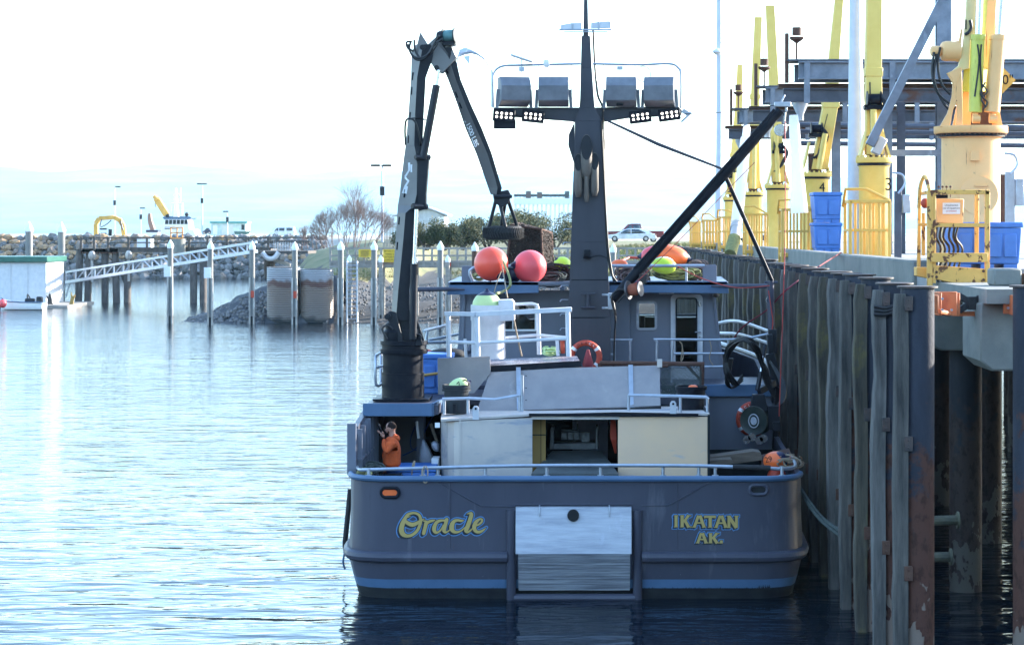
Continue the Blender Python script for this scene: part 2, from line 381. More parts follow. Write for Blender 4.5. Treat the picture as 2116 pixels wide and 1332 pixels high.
def land():
    xs = np.concatenate([np.arange(-420, -60, 8), np.arange(-60, 40, 1.0), np.arange(40, 400, 12)])
    ys = np.concatenate([np.arange(143, 190, .8), np.arange(190, 284, 4), np.arange(284, 302, 1), np.arange(302, 420, 8)])
    X, Y = np.meshgrid(xs, ys)
    D = np.full(X.shape, 1e9)
    for a, b in zip(shore[:-1], shore[1:]): D = np.minimum(D, seg_d(X, Y, a, b))
    D = D * (1 + 2.2 * np.clip((-17.6 - X) / 2.5, 0, 1) * (Y < 262))
    # inside test: right of shoreline
    def edge_y(x):   # lowest y of land at this x
        pts = sorted(shore, key=lambda q: q[0]); return np.interp(x, [q[0] for q in pts], [q[1] for q in pts])
    ins = Y > edge_y(X)
    d = np.where(ins, D, -D)
    beach = np.interp(d, [-10, 0, 17, 21, 27, 34, 60, 400], [-1.5, 0, 2.45, 3.3, 4.3, 5.1, 5.55, 5.75])
    rock = np.interp(d, [-4, 0, 9, 12, 400], [-2, 0, 5.4, 5.85, 5.85])
    k = np.clip((Y - 225) / 50, 0, 1)
    Z = beach * (1 - k) + rock * k
    rr = np.array([[mnoise.noise(Vector((x * .35, y * .35, 3))) * .22 + mnoise.noise(Vector((x * .07, y * .07, 9))) * .3 for x in xs] for y in ys])
    Z = Z + rr * np.clip(d / 6, 0, 1) * np.where(Z > 5.2, .25, 1)
    back = np.interp(X, [-420, -50, -30, 400], [325, 330, 410, 415])
    Z = np.where(Y > back, np.minimum(Z, 5.7 - (Y - back) * .5), Z)
    ny, nx = X.shape; m = MB()
    m.v = [(float(X[j, i]), float(Y[j, i]), float(Z[j, i])) for j in range(ny) for i in range(nx)]
    for j in range(ny - 1):
        for i in range(nx - 1):
            zc = (Z[j, i] + Z[j + 1, i + 1]) / 2
            if zc < -1.4: continue
            m.f.append([j * nx + i, j * nx + i + 1, (j + 1) * nx + i + 1, (j + 1) * nx + i])
            kk = (ys[j] - 225) / 50
            m.m.append(0 if zc < 2.35 + .5 * rr[j, i] else (1 if ys[j] < 262 and not (ys[j] > 212 and zc > 5.5 and xs[i] > -20) else 2) if True else 0)
    return m
land().build('ground', [GRAVEL, GRASSM, ROADM], kind='structure', smooth=60)

# gravel spit in front of the sheet-pile cells
SPITM = mk('dark spit shingle', (.06, .062, .07), .9, col2=(.03, .032, .038), scale=1.2, bump=1, bscale=3, detail=10)
m = MB(); nx, ny = 60, 34; xs = [XP(372 + 330 * i / (nx - 1), 152) for i in range(nx)]
crest = [(372, 662), (400, 652), (440, 634), (480, 612), (520, 594), (560, 580), (610, 572), (720, 568)]
for j in range(ny):
    for i in range(nx):
        px = 372 + 330 * i / (nx - 1); Y = 144 + 26 * j / (ny - 1)
        zt = ZP(np.interp(px, [c[0] for c in crest], [c[1] for c in crest]), 153)
        t = (Y - 148) / 6 if Y < 154 else max(0, 1 - (Y - 154) / 12)
        ed = 148.0
        z = -0.3 + (zt + .3) * min(1, max(0, t)) if Y < 154 else -.3 + (zt + .3) * t
        x = XP(px, 152); z += mnoise.noise(Vector((x * .9, Y * .9, 1))) * .28 + mnoise.noise(Vector((x * 2.3, Y * 2.3, 4))) * .16
        m.v.append((x, Y, z))
for j in range(ny - 1):
    for i in range(nx - 1): m.f.append([j * nx + i, j * nx + i + 1, (j + 1) * nx + i + 1, (j + 1) * nx + i]); m.m.append(0)
m.build('gravel_spit', SPITM, kind='structure', smooth=25)

# ------------------------------------------------------------------ rocks (shared meshes)
def rock_mesh(seed, mat):
    bm = bmesh.new(); bmesh.ops.create_icosphere(bm, subdivisions=1, radius=1)
    rr = random.Random(seed)
    sc = Vector((rr.uniform(.8, 1.2), rr.uniform(.7, 1.1), rr.uniform(.6, .95)))
    for v in bm.verts:
        v.co = Vector((v.co.x * sc.x, v.co.y * sc.y, v.co.z * sc.z)) * rr.uniform(.75, 1.15)
    me = bpy.data.meshes.new('rock'); bm.to_mesh(me); bm.free(); me.materials.append(mat); return me
ROCKC = [mk('ochre boulder', (.36, .22, .11), .9, col2=(.24, .17, .12), scale=.9, bump=.6, bscale=4),
         mk('grey boulder', (.2, .19, .19), .9, col2=(.12, .12, .125), scale=.9, bump=.6, bscale=4),
         mk('brown boulder', (.25, .19, .15), .9, col2=(.15, .12, .1), scale=.9, bump=.6, bscale=4),
         mk('dark wet boulder', (.07, .07, .075), .7, col2=(.11, .1, .09), scale=.9, bump=.6, bscale=4)]
RM = [[rock_mesh(10 * c + k, ROCKC[c]) for k in range(5)] for c in range(4)]
bw = thing('rock_breakwater', 'long riprap breakwater of ochre and grey boulders carrying a gravel road', 'breakwater', (-75, 292, 0))
cand = []
for i in range(900):
    X = rnd.uniform(-86, -38.5); u = rnd.random()
    cand.append((X, u))
nb = 0; stuff = MB()
rows = 9
for r_ in range(rows):
    n = 136
    for i in range(n):
        X = -115 + 77.5 * (i + rnd.uniform(-.3, .3) + .5 * (r_ % 2)) / n; u = (r_ + rnd.uniform(-.2, .2)) / (rows - 1)
        Y = 288.6 + 8.8 * u; z = .1 + 5.55 * u + rnd.uniform(-.12, .12)
        s = rnd.uniform(.28, .74) * (1.12 if r_ < 3 else 1)
        hi = z > 2.6
        c = rnd.choices([0, 1, 2, 3], [5, 2, 3, .3] if hi and X < -62 else ([1.6, 5, 2.5, .4] if hi else [0, 2.2, .6, 3]))[0]
        big = nb < 300 and X > -88 and (r_ % 2 == 0) and s > .42
        rot = Matrix.Rotation(rnd.uniform(0, 6), 3, 'Z') @ Matrix.Rotation(rnd.uniform(-.6, .6), 3, 'X')
        if big:
            o = bpy.data.objects.new('boulder', rnd.choice(RM[c])); COL.objects.link(o); o.parent = bw
            o.location = (X + 75, Y - 292, z); o.scale = (s * 1.25,) * 3; o.rotation_euler = rot.to_euler(); nb += 1
        else:
            me = rnd.choice(RM[c]); stuff.mi = c
            stuff.add([rot @ (v.co * s * 1.1) + Vector((X, Y, z)) for v in me.vertices], [tuple(p.vertices) for p in me.polygons])
stuff.build('small_boulders', ROCKC, bw, smooth=0, kind='stuff')
# scattered shingle stones on the beach and the spit
m = MB()
for i in range(2600):
    if i % 3 == 0:
        px = rnd.uniform(388, 560); Y = rnd.uniform(147.5, 153); X = XP(px, 152)
        zt = ZP(np.interp(px, [c[0] for c in crest], [c[1] for c in crest]), 153); z = -.3 + (zt + .3) * min(1, max(0, (Y - 148) / 6))
        s = rnd.uniform(.06, .2)
    else:
        X = rnd.uniform(-19, 2); Y = rnd.uniform(147.6, 164); z = (Y - 147.5) * .145; s = rnd.uniform(.04, .14)
    rot = Matrix.Rotation(rnd.uniform(0, 6), 3, 'Z'); me = rnd.choice(RM[3]); m.mi = rnd.choice((0, 1))
    m.add([rot @ (v.co * s) + Vector((X, Y, z)) for v in me.vertices], [tuple(p.vertices) for p in me.polygons])
m.build('shingle', [ROCKC[3], ROCKC[1]], None, smooth=0, kind='stuff')

# ------------------------------------------------------------------ far hills across the bay
HILLM = mk('forested hillside', (.05, .08, .09), .95, col2=(.3, .31, .3), scale=.0011, stretch=(1, 1, 5), detail=12, lo=.42, hi=.78, amt=.8)
def hills(Y0, top, seed, name, depth=900):
    m = MB(); nx, ny = 150, 16
    for j in range(ny):
        for i in range(nx):
            px = -500 + 3400 * i / (nx - 1); Y = Y0 + depth * j / (ny - 1)
            y = np.interp(px, [t[0] for t in top], [t[1] for t in top])
            zt = ZP(y, Y0 + depth); u = j / (ny - 1)
            z = -2 + (zt + 2) * (u ** .8)
            X = XP(px, Y0 + depth)
            z += (mnoise.noise(Vector((X * .0018, Y * .0018, seed))) * 48 + mnoise.noise(Vector((X * .007, Y * .007, seed))) * 13) * u * (zt / 350)
            m.v.append((X, Y, z))
    for j in range(ny - 1):
        for i in range(nx - 1): m.f.append([j * nx + i, j * nx + i + 1, (j + 1) * nx + i + 1, (j + 1) * nx + i]); m.m.append(0)
    for i in range(nx): m.v.append((m.v[(ny - 1) * nx + i][0], Y0 + depth + 300, -2))
    for i in range(nx - 1): m.f.append([(ny - 1) * nx + i, (ny - 1) * nx + i + 1, ny * nx + i + 1, ny * nx + i]); m.m.append(0)
    return m.build(name, HILLM, kind='structure', smooth=60)
hills(9300, [(-500, 356), (0, 348), (300, 345), (620, 352), (900, 356), (1170, 360), (1500, 366), (1900, 372), (2900, 385)], 3, 'hills', 4800)
hills(7600, [(-500, 440), (200, 444), (600, 452), (1100, 462), (1500, 470), (2200, 474), (2900, 476)], 11, 'hills', 1000)

# added bluff behind the camera, out of view, cuts sky fill and reflections
m = MB(); nx, ny = 90, 10
for j in range(ny):
    for i in range(nx):
        a = R(-100 + 200 * i / (nx - 1)); rad = 75 + 14 * j + 8 * mnoise.noise(Vector((a * 3, j * .4, 2)))
        z = -1 + (42 * (j / (ny - 1)) ** .7) * (1 - .55 * abs(a) / R(100)) + mnoise.noise(Vector((a * 9, j * .8, 5))) * 4 * min(1, j)
        m.v.append((math.sin(a) * rad * 1.3, -math.cos(a) * rad + 8, z))
for j in range(ny - 1):
    for i in range(nx - 1): m.f.append([j * nx + i, j * nx + i + 1, (j + 1) * nx + i + 1, (j + 1) * nx + i]); m.m.append(0)
m.build('added_shade_bluff', mk('dark unseen bluff', (.035, .05, .03), .95, col2=(.07, .07, .04), scale=.2), kind='structure', smooth=60)

# ------------------------------------------------------------------ haze
hz = MB(); hz.bx(-14000, 14000, -330, 15500, -3, 520)
HZM = bpy.data.materials.new('sea haze'); HZM.use_nodes = True; t = HZM.node_tree; t.nodes.clear()
pv = t.nodes.new('ShaderNodeVolumePrincipled'); pv.inputs['Color'].default_value = (.46, .79, 1, 1); pv.inputs['Density'].default_value = .000055
pv.inputs['Anisotropy'].default_value = .2
mo = t.nodes.new('ShaderNodeOutputMaterial'); t.links.new(pv.outputs[0], mo.inputs['Volume'])
ho = hz.build('haze', HZM, smooth=0, kind='stuff'); ho.display_type = 'WIRE'
# ------------------------------------------------------------------ the fishing boat
boat = thing('fishing_boat', 'grey steel fishing boat with light blue trim moored stern towards us beside the piles', 'fishing boat', (-.24, 45, 0))
def cx(Y): return -.24 + (Y - 37) * .02
def half(Y):
    return float(np.interp(Y, [37, 37.12, 37.3, 37.6, 38.1, 40, 44, 48, 50, 52, 53.5, 54.6, 55.2], [3.45, 3.8, 4.0, 4.1, 4.16, 4.2, 4.2, 4.02, 3.6, 2.75, 1.75, .7, .05]))
SY = [55.2, 54.6, 53.5, 52, 50, 48, 46, 44.35, 44.25, 42, 40, 38.35, 38.3, 38.05, 38.0, 37.8, 37.6, 37.42, 37.3, 37.2, 37.12, 37.05, 37.0]
def ztop(Y, s):
    if s < 0: return float(np.interp(Y, [38.0, 38.3, 41, 46, 48, 52, 55.2], [2.14, 2.98, 3.2, 3.25, 3.62, 3.8, 4.1])) if Y > 38.01 else 2.14
    return float(np.interp(Y, [44.25, 44.35, 46, 48, 52, 55.2], [2.2, 3.2, 3.25, 3.62, 3.8, 4.1])) if Y > 44.2 else 2.14
LV = [(-.8, .7), (-.25, .3), (.02, .15), (.19, .1), (.35, .05), (.62, -.02), (.76, -.04), (.9, -.03), (1.5, 0)]
OUT = [(Y, -1) for Y in SY] + [(37.0, -.8), (37.0, -.4), (37.0, 0), (37.0, .4), (37.0, .8)] + [(Y, 1) for Y in reversed(SY)]
def outline(k, z, off=0.0):
    Y, s = OUT[k]; b = half(Y)
    ins = float(np.interp(z, [q[0] for q in LV], [q[1] for q in LV])) + off
    if Y > 46: ins += max(0, (1 - z / 4.0)) * ((Y - 46) / 9) * 1.3
    y = Y
    if Y <= 38:      # corner and transom: shift inwards along the corner normal
        t = (38.1 - Y) / 1.1; y = Y + ins * (.45 if off == 0 else 1.0) * min(1, t * 1.2)
        x = b - ins * (1 - .25 * t)
    else: x = b - ins
    x = max(x, .02)
    if abs(s) < 1: x *= abs(s)
    return Vector((cx(Y) + x * (1 if s > 0 else (-1 if s < 0 else 0)), y, z))
m = MB(); n = len(OUT); tops = [2.14 if abs(s) < 1 else ztop(Y, s) for Y, s in OUT]
rings = []
for z, _ in LV: rings.append([outline(k, z) for k in range(n)])
rings.append([outline(k, tops[k]) for k in range(n)])
rings.append([outline(k, tops[k], .1) for k in range(n)])
rings.append([outline(k, 1.1, .1) for k in range(n)])
for q in rings: m.v += [tuple(p) for p in q]
for r_ in range(len(rings) - 1):
    for k in range(n - 1):
        m.f.append([r_ * n + k, r_ * n + k + 1, (r_ + 1) * n + k + 1, (r_ + 1) * n + k])
        m.m.append(1 if r_ <= 2 else (2 if r_ == 3 else 0))
hull = m.build('hull', [GREY, BOOT, LBLUE], boat, smooth=40)
m = MB()      # main deck
a = [outline(k, 1.15, .08) for k in range(n)]; m.add(a, [tuple(range(n))])
m.build('deck', BOOT, boat)
# light blue cap on the bulwark and the half-round rub rail
k0 = [k for k in range(n) if OUT[k][0] <= 37.99]
m = MB(); pts = [outline(k, 2.16) + V(0, -.02 if abs(OUT[k][1]) < 1 or OUT[k][0] < 37.2 else 0, 0) for k in k0]
m.tube(pts, .055, 8); m.build('bulwark_cap', LBLUE, boat)
m = MB()
LIM = {-1: None, 1: None}
kk = [k for k in range(n) if OUT[k][0] < 47]
def rub(sel):
    m.tube([outline(k, .76) + V(0, -.02, 0) for k in sel], .105, 10)
nS = len(SY)
def rubpts(sel, extra, first):
    p = [outline(k, .76) + V(0, -.02, 0) for k in sel]; e = Vector((extra, p[-1 if not first else 0].y, .76))
    return p + [e] if not first else [e] + p
m.tube(rubpts([k for k in kk if k < nS], XP(1049, 37), False), .105, 10); m.tube(rubpts([k for k in kk if k >= nS + 5], XP(1326, 37), True), .105, 10)
m.build('rub_rail', GREY, boat)
# hide the gap of the rub rail with stern columns either side of the ramp
m = MB()
for px in (1056.5, 1317.5):
    p = P(px, 1045, 36.95); m.lathe([(.05, .0), (.085, .08), (.085, 1.72)], (p.x, 36.97, -.12), 14)
m.build('stern_column', GREY, boat, smooth=50)
m = MB(); m.tube([(XP(1062, 37), 36.96, .03), (XP(1312, 37), 36.96, .03)], .075, 10); m.build('skeg_pipe', GREY, boat)
# stern ramp: bright plate leaning out, ribbed plate folding back under it
m = MB(); xa, xb = XP(1066, 37), XP(1305, 37); z0, z1, z2 = ZP(1045, 37), ZP(1144, 36.75), ZP(1219, 36.95)
m.hexa([(xa, 36.72, z1), (xb - .0, 36.72, z1), (xb, 36.99, z1), (xa, 36.99, z1), (xa, 36.9, z0), (xb, 36.9, z0), (xb, 36.99, z0), (xa, 36.99, z0)])
m.build('ramp_plate', ALUB, boat, bevel=.008)
RIBM = mk('dark ribbed plate', (.36, .38, .42), .5, .1, col2=(.14, .15, .18), scale=4, stretch=(.25, 1, 7), bump=.6, bscale=6)
m = MB(); N_ = 13
for i in range(N_):
    t0, t1 = i / N_, (i + .8) / N_; za, zb = z1 + (z2 - z1) * t0, z1 + (z2 - z1) * t1
    ya, yb = 36.72 + .22 * t0, 36.72 + .22 * t1
    m.hexa([(xa + .05, yb, zb), (xb - .03, yb, zb), (xb - .03, 36.99, zb), (xa + .05, 36.99, zb), (xa + .05, ya, za), (xb - .03, ya, za), (xb - .03, 36.99, za), (xa + .05, 36.99, za)])
m.hexa([(xa + .055, 36.95, z2), (xb - .035, 36.95, z2), (xb - .035, 36.995, z2), (xa + .055, 36.995, z2), (xa + .055, 36.74, z1), (xb - .035, 36.74, z1), (xb - .035, 36.995, z1), (xa + .055, 36.995, z1)])
m.build('ribbed_ramp_plate', RIBM, boat, smooth=0)
m = MB(); p = P(1184.5, 1064, 36.85); m.cyl((p.x, 36.8, p.z), .105, .09, 24, (0, 1, 0)); ho_ = m.build('drain_hole', DARKIN, boat)
m = MB()
for px in (1115, 1259): a = P(px, 1043, 36.86); m.tube([a, a + V(0, -.03, -.05), a + V(0, -.03, -.2)], .012, 6)
m.build('ramp_pin', RAIL, boat)
# weld seams on the transom
m = MB()
for poly in ([(897, 990), (995, 1045), (1064, 1045.5)], [(1488, 984), (1382, 1043), (1326, 1044)]):
    m.tube([P(a, b, 36.995) for a, b in poly], .012, 5)
m.tube([P(1064, 1042, 36.99), P(1308, 1041, 36.99)], .014, 5)
m.build('weld_seam', GREY, boat)
# oval fairleads
for px, py, inner in ((806, 1017, BUOYO), (1567, 1011, DARKIN)):
    m = MB(); c = P(px, py, 37.0); L2, r2 = .075, .085
    loop = [c + V(L2 * (1 if math.cos(t) > 0 else -1) + r2 * math.cos(t), -.02 , r2 * math.sin(t)) for t in [2 * PI * i / 20 for i in range(20)]]
    yoff = 0.12 if px < 1000 else .0
    if px < 1000: loop = [q + V(0, .0 + max(0, (-3.55 - q.x)) * .15, 0) for q in loop]
    m.tube(loop, .032, 8, closed=True); fo = m.build('fairlead', GREY if px > 1000 else BLACK, boat)
    m = MB(); m.lathe([(.085, 0), (.085, .03)], c + V(0, -.012, 0), 16, (0, 1, 0)); 
    m.v = [((x - c.x) * 1.75 + c.x, y, z) for x, y, z in m.v]; io = m.build('fairlead_opening', inner, fo)

# ---- lettering: strokes laid as thin raised paint
def strokes(defs, conv, parent, name, Y, round_=True, sh=34, w1=24, w2=66):
    def ribbon(m, pts, ex, dx, dy, y0):
        q = [(a + dx, b + dy, w + ex) for a, b, w in pts]
        if round_ and len(pts) > 2:
            sp = spline([Vector(t) for t in q], 5)
        else: sp = [Vector(t) for t in q]
        nn = len(sp); rows = []
        for i, p in enumerate(sp):
            t = sp[min(i + 1, nn - 1)] - sp[max(i - 1, 0)]; t = Vector((t.x, t.y)).normalized(); nrm = Vector((-t.y, t.x))
            if not round_ and ex:
                if i == 0: p = p - Vector((t.x, t.y, 0)) * ex / 2
                if i == nn - 1: p = p + Vector((t.x, t.y, 0)) * ex / 2
            wd = max(p.z, 2) / 2
            yy = y0 - .0006 * i / nn
            rows.append([(p.x + nrm.x * wd, p.y + nrm.y * wd, yy), (p.x - nrm.x * wd, p.y - nrm.y * wd, yy)])
        vs = []; 
        for r_ in rows:
            for u, v_, yy in r_: a = conv(u, v_); b = P(a[0], a[1], Y); b.y = yy; vs.append(b)
        m.add(vs, [(2 * i, 2 * i + 1, 2 * i + 3, 2 * i + 2) for i in range(nn - 1)])
        if round_:      # round the ends
            for p, yy in ((sp[0], y0 + .0002), (sp[-1], y0 - .0008)):
                if p.z > 14:
                    vs = []
                    for i in range(10):
                        a = conv(p.x + math.cos(i * .6283) * p.z / 2, p.y + math.sin(i * .6283) * p.z / 2); b = P(a[0], a[1], Y); b.y = yy; vs.append(b)
                    m.add(vs, [tuple(range(10))])
    base = None
    for layer, mat, yb in (('lettering_outline', LETL, .004), ('lettering_shade', LETB, .009), (name, GOLD, .014)):
        m = MB(); c = 0
        for pts in defs:
            if layer == 'lettering_outline': sets = [(w2, 0, 0), (w2 - 10, -sh * .5, sh * .5), (w2 - 14, -sh, sh)]
            elif layer == 'lettering_shade': sets = [(w1, 0, 0)] + [(w1 - 16, -sh * f, sh * f) for f in (.3, .65, 1)]
            else: sets = [(0, 0, 0)]
            for ex, dx, dy in sets:
                ribbon(m, pts, ex, dx, dy, 36.996 - yb - (c % 12) * .00028); c += 1
        o = m.build(layer, mat, parent, smooth=0)
c1_ = lambda u, v: (810 + u / 10.076, 1040 + v / 10.076)
strokes([
    [(440, 188, 46), (335, 222, 60), (268, 315, 76), (220, 420, 96), (198, 540, 104), (232, 628, 96), (320, 665, 66), (430, 640, 60), (530, 550, 64), (585, 430, 62), (600, 330, 62), (572, 240, 56), (505, 196, 50), (430, 187, 46)],
    [(312, 285, 10), (345, 270, 22), (395, 258, 10)], [(275, 350, 60), (335, 400, 78), (430, 432, 84), (520, 400, 72), (600, 350, 46), (680, 308, 12)],
    [(640, 352, 12), (700, 362, 50), (712, 400, 76), (690, 500, 74), (662, 612, 74)], [(725, 400, 60), (790, 362, 56), (850, 348, 50), (905, 330, 10)],
    [(1095, 345, 36), (1030, 345, 50), (945, 372, 66), (893, 450, 78), (878, 530, 82), (905, 588, 62), (960, 588, 44), (1030, 525, 36), (1075, 445, 40)],
    [(1140, 325, 76), (1112, 440, 74), (1085, 545, 78), (1108, 590, 48), (1160, 575, 34), (1215, 528, 18)],
    [(1500, 335, 12), (1450, 352, 46), (1370, 338, 56), (1295, 362, 72), (1250, 440, 96), (1248, 520, 96), (1295, 578, 68), (1375, 584, 44), (1450, 550, 34), (1515, 490, 22)],
    [(1555, 212, 10), (1605, 195, 34), (1655, 205, 74), (1630, 320, 84), (1580, 460, 92), (1545, 550, 82), (1572, 586, 52), (1625, 560, 38), (1685, 500, 20)],
    [(1715, 455, 40), (1800, 432, 36), (1868, 375, 44), (1876, 325, 44), (1825, 318, 46), (1750, 380, 76), (1712, 480, 86), (1738, 555, 72), (1800, 585, 58), (1880, 560, 48), (1968, 490, 6)],
], c1_, boat, 'name_lettering', 37.0)
c2_ = lambda u, v: (1370 + u / 12.447, 1050 + v / 12.447)
def A_(x, y0, y1, w=78, hw=130): 
    ym = y0 + (y1 - y0) * .62
    return [[(x - 18, y0, w * .9), (x - hw, y1, w * .9)], [(x + 18, y0, w), (x + hw, y1, w)], [(x - hw * .55, ym, 38), (x + hw * .55, ym, 38)], [(x - hw - 48, y1 - 10, 22), (x - hw + 52, y1 - 10, 22)], [(x + hw - 58, y1 - 10, 22), (x + hw + 52, y1 - 10, 22)]]
def K_(x, y0, y1, w=80): 
    h = y1 - y0
    return [[(x, y0, w), (x, y1, w)], [(x - 50, y0 + 11, 22), (x + 50, y0 + 11, 22)], [(x - 50, y1 - 11, 22), (x + 50, y1 - 11, 22)], [(x + 165, y0, 66), (x + 45, y0 + h * .58, 66)], [(x + 68, y0 + h * .42, 70), (x + 170, y1, 80)], [(x + 120, y0 + 11, 22), (x + 235, y0 + 11, 22)], [(x + 130, y1 - 11, 22), (x + 250, y1 - 11, 22)]]
strokes([[(335, 165, 76), (335, 475, 76)], [(285, 176, 22), (390, 176, 22)], [(280, 464, 22), (382, 464, 22)]] + K_(492, 165, 475) + A_(930, 172, 480) +
        [[(1056, 205, 58), (1360, 205, 58)], [(1212, 200, 80), (1212, 482, 80)], [(1155, 472, 22), (1265, 472, 22)], [(1066, 240, 22), (1084, 240, 22)], [(1332, 240, 22), (1350, 240, 22)]] + A_(1490, 175, 485) +
        [[(1695, 180, 74), (1695, 492, 74)], [(1690, 188, 84), (1885, 492, 84)], [(1888, 180, 72), (1888, 492, 72)], [(1640, 190, 22), (1740, 190, 22)], [(1835, 190, 22), (1950, 190, 22)], [(1645, 481, 22), (1745, 481, 22)]] +
        A_(1000, 622, 885, 74, 112) + K_(1222, 625, 885, 76) + [[(1465, 850, 76), (1536, 850, 76)]], c2_, boat, 'port_lettering', 37.0, False)

# ---- stern hand rail
def rail_run(name, pts, posts, r=.032, mat=RAIL, parent=boat, zfoot=None, rp=None, n=8):
    m = MB(); m.tube(spline(pts, 3) if len(pts) > 2 else pts, r, n); o = m.build(name, mat, parent)
    for p, z in posts:
        m = MB(); m.tube([(p.x, p.y, z), p], rp or r * .95, 8); m.lathe([(.06, 0), (.06, .012)], (p.x, p.y, z - .004), 10)
        m.build('rail_post', mat, o)
    return o
zr = ZP(966, 37.15)
pts = [P(738, 964, 38.2), P(742, 969, 37.5), P(760, 970, 37.22), P(860, 967, 37.15), P(1060, 962, 37.12), P(1240, 961, 37.12), P(1440, 962, 37.15), P(1560, 966, 37.2), P(1625, 968, 37.3), P(1644, 962, 37.8), P(1636, 944, 39.2)]
rail_run('stern_rail', pts, [(P(a, 968 if a < 850 else 963.5, 37.18), 2.2) for a in (762, 874, 905, 1003, 1130, 1241, 1370, 1444, 1478, 1616)])
m = MB(); m.tube([P(1514, 964, 37.16), P(1592, 966, 37.19)], .045, 10); m.build('rail_padding', RUBBER, boat)

# ---- port bulwark ribs
for i in range(7):
    Y = 38.25 + i * .42; m = MB(); m.bx(cx(Y) - 4.12, cx(Y) - 3.98, Y, Y + .04, 1.15, 2.93 + i * .03); m.build('bulwark_rib', CAB, boat)
m = MB()
for z in (1.75, 2.35): m.bx(cx(39.5) - 4.1, cx(39.5) - 4.0, 38.2, 41.2, z, z + .04)
m.build('bulwark_stringer', CAB, boat)
m = MB(); m.bx(cx(38) - 4.22, cx(38) - 4.06, 37.96, 38.06, 2.12, 3.06); m.build('bulwark_end_plate', CAB, boat)

# ---- upper deck: port crane platform, starboard fascia, blue edge bands
m = MB(); zp = 3.28
m.prism([(cx(39) - 4.1, 39.6, zp - .02), (XP(905, 39.6), 39.6, zp - .02), (XP(914, 40.5), 41.2, zp - .02), (XP(914, 41), 47, zp - .02), (cx(44) - 4.1, 47, zp - .02)], (0, 0, -.18))
m.build('crane_platform', GREY, boat)
m = MB(); m.beam((cx(39) - 4.12, 39.55, zp - .1), (XP(893, 39.6), 39.55, zp - .1), .06, .24); m.beam((XP(893, 39.6), 39.55, zp - .1), (XP(912, 40.4), 40.6, zp - .1), .06, .24)
m.build('platform_edge', LBLUE, boat)
m = MB(); m.bx(XP(912, 44), 4.0, 44.4, 47, 3.1, 3.28); m.bx(XP(912, 43), XP(1460, 43), 42.2, 44.4, 3.05, 3.2); m.build('upper_deck', GREY, boat)
m = MB(); m.bx(XP(1450, 44.3), XP(1617, 44.3), 44.3, 44.38, 3.05, 3.31); m.build('deck_edge', LBLUE, boat, bevel=.01)
# after wall of the lower house on both sides
m = MB(); m.bx(XP(1440, 44.4), 3.98, 44.42, 44.5, 1.9, 3.1); m.build('lower_house_wall', CAB, boat)
m = MB(); m.bx(XP(1440, 44.4), 3.98, 44.43, 44.5, 1.15, 1.9); m.build('lower_house_base', BOOT, boat)
m = MB(); m.bx(XP(782, 42.6), XP(872, 42.6), 42.6, 42.7, 1.15, 3.1); m.build('lower_house_wall', CAB, boat)
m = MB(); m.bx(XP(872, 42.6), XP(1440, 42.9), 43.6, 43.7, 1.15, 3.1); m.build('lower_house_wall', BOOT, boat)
m = MB(); m.bx(XP(862, 41), XP(876, 41), 40.9, 41.1, 1.15, 3.1); m.build('platform_pillar', CAB, boat)
m = MB(); m.bx(XP(1183, 43.4), XP(1256, 43.4), 43.4, 43.5, 1.35, 3.0); dd = m.build('lower_door', mk('pale blue door paint', (.36, .42, .52), .5), boat, bevel=.01)
m = MB(); m.tube([P(1193, 868, 43.3), P(1193, 932, 43.3)], .015, 6); m.build('door_handle', RAIL, dd)

# ---- aluminium stern shelter
sh_ = MB(); Ya = 38.6
zt, zb = ZP(860, Ya), 1.15
arc = [P(1100, 860, Ya)] + [P(a, 860, Ya + b) for a, b in ((952, 0), (938, .06), (926, .2), (917, .45), (912, .8), (911, 1.4))]
for i in range(len(arc) - 1):
    a, b = arc[i], arc[i + 1]; hh = zt + (.0 if i else .0)
    ta = ZP(np.interp((a.x / Ya * FL + VX), [911, 1100], [872, 861]), Ya); tb = ZP(np.interp((b.x / Ya * FL + VX), [911, 1100], [872, 861]), Ya)
    sh_.hexa([(a.x, a.y, zb), (b.x, b.y, zb), (b.x + .01, b.y + .05, zb), (a.x, a.y + .05, zb), (a.x, a.y, ta), (b.x, b.y, tb), (b.x + .01, b.y + .05, tb), (a.x, a.y + .05, ta)])
shel = sh_.build('shelter_port_panel', ALU, boat, smooth=50)
m = MB(); m.bx(XP(949, Ya), XP(953, Ya), Ya - .012, Ya, zb, zt - .03); m.build('panel_seam', ALU, shel)
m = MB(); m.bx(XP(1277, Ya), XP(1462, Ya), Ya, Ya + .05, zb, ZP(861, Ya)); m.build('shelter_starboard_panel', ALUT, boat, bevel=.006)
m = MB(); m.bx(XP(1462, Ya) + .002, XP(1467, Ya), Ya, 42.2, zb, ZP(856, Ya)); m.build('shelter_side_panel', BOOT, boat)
m = MB(); m.prism([P(911, 866, Ya), P(1100, 855, Ya), P(1275, 851, Ya), P(1466, 854, Ya), P(1460, 838, 42), P(914, 845, 42)], (0, 0, -.04)); m.build('shelter_roof', ALU, boat)
m = MB(); m.bx(XP(1098, Ya), XP(1280, Ya), Ya - .01, Ya + .05, ZP(866, Ya), ZP(859, Ya)); m.build('opening_header', ALU, boat)
m = MB(); m.beam(P(1093, 856.5, Ya - .04), P(1443, 857, Ya - .04), .05, .05); m.build('sliding_track', BLACK, boat)
m = MB(); m.bx(XP(1100, 39), XP(1128, 39.3), 39.1, 39.16, 1.15, ZP(862, 39.1)); pw = m.build('plywood_panel', WOODP, boat)
m = MB(); m.bx(XP(1100, 39), XP(1128, 39.3), 39.09, 39.1, ZP(900, 39), ZP(898, 39)); m.bx(XP(1117, 39), XP(1118, 39), 39.085, 39.1, 1.2, ZP(864, 39)); m.build('panel_joint', DARKIN, pw)
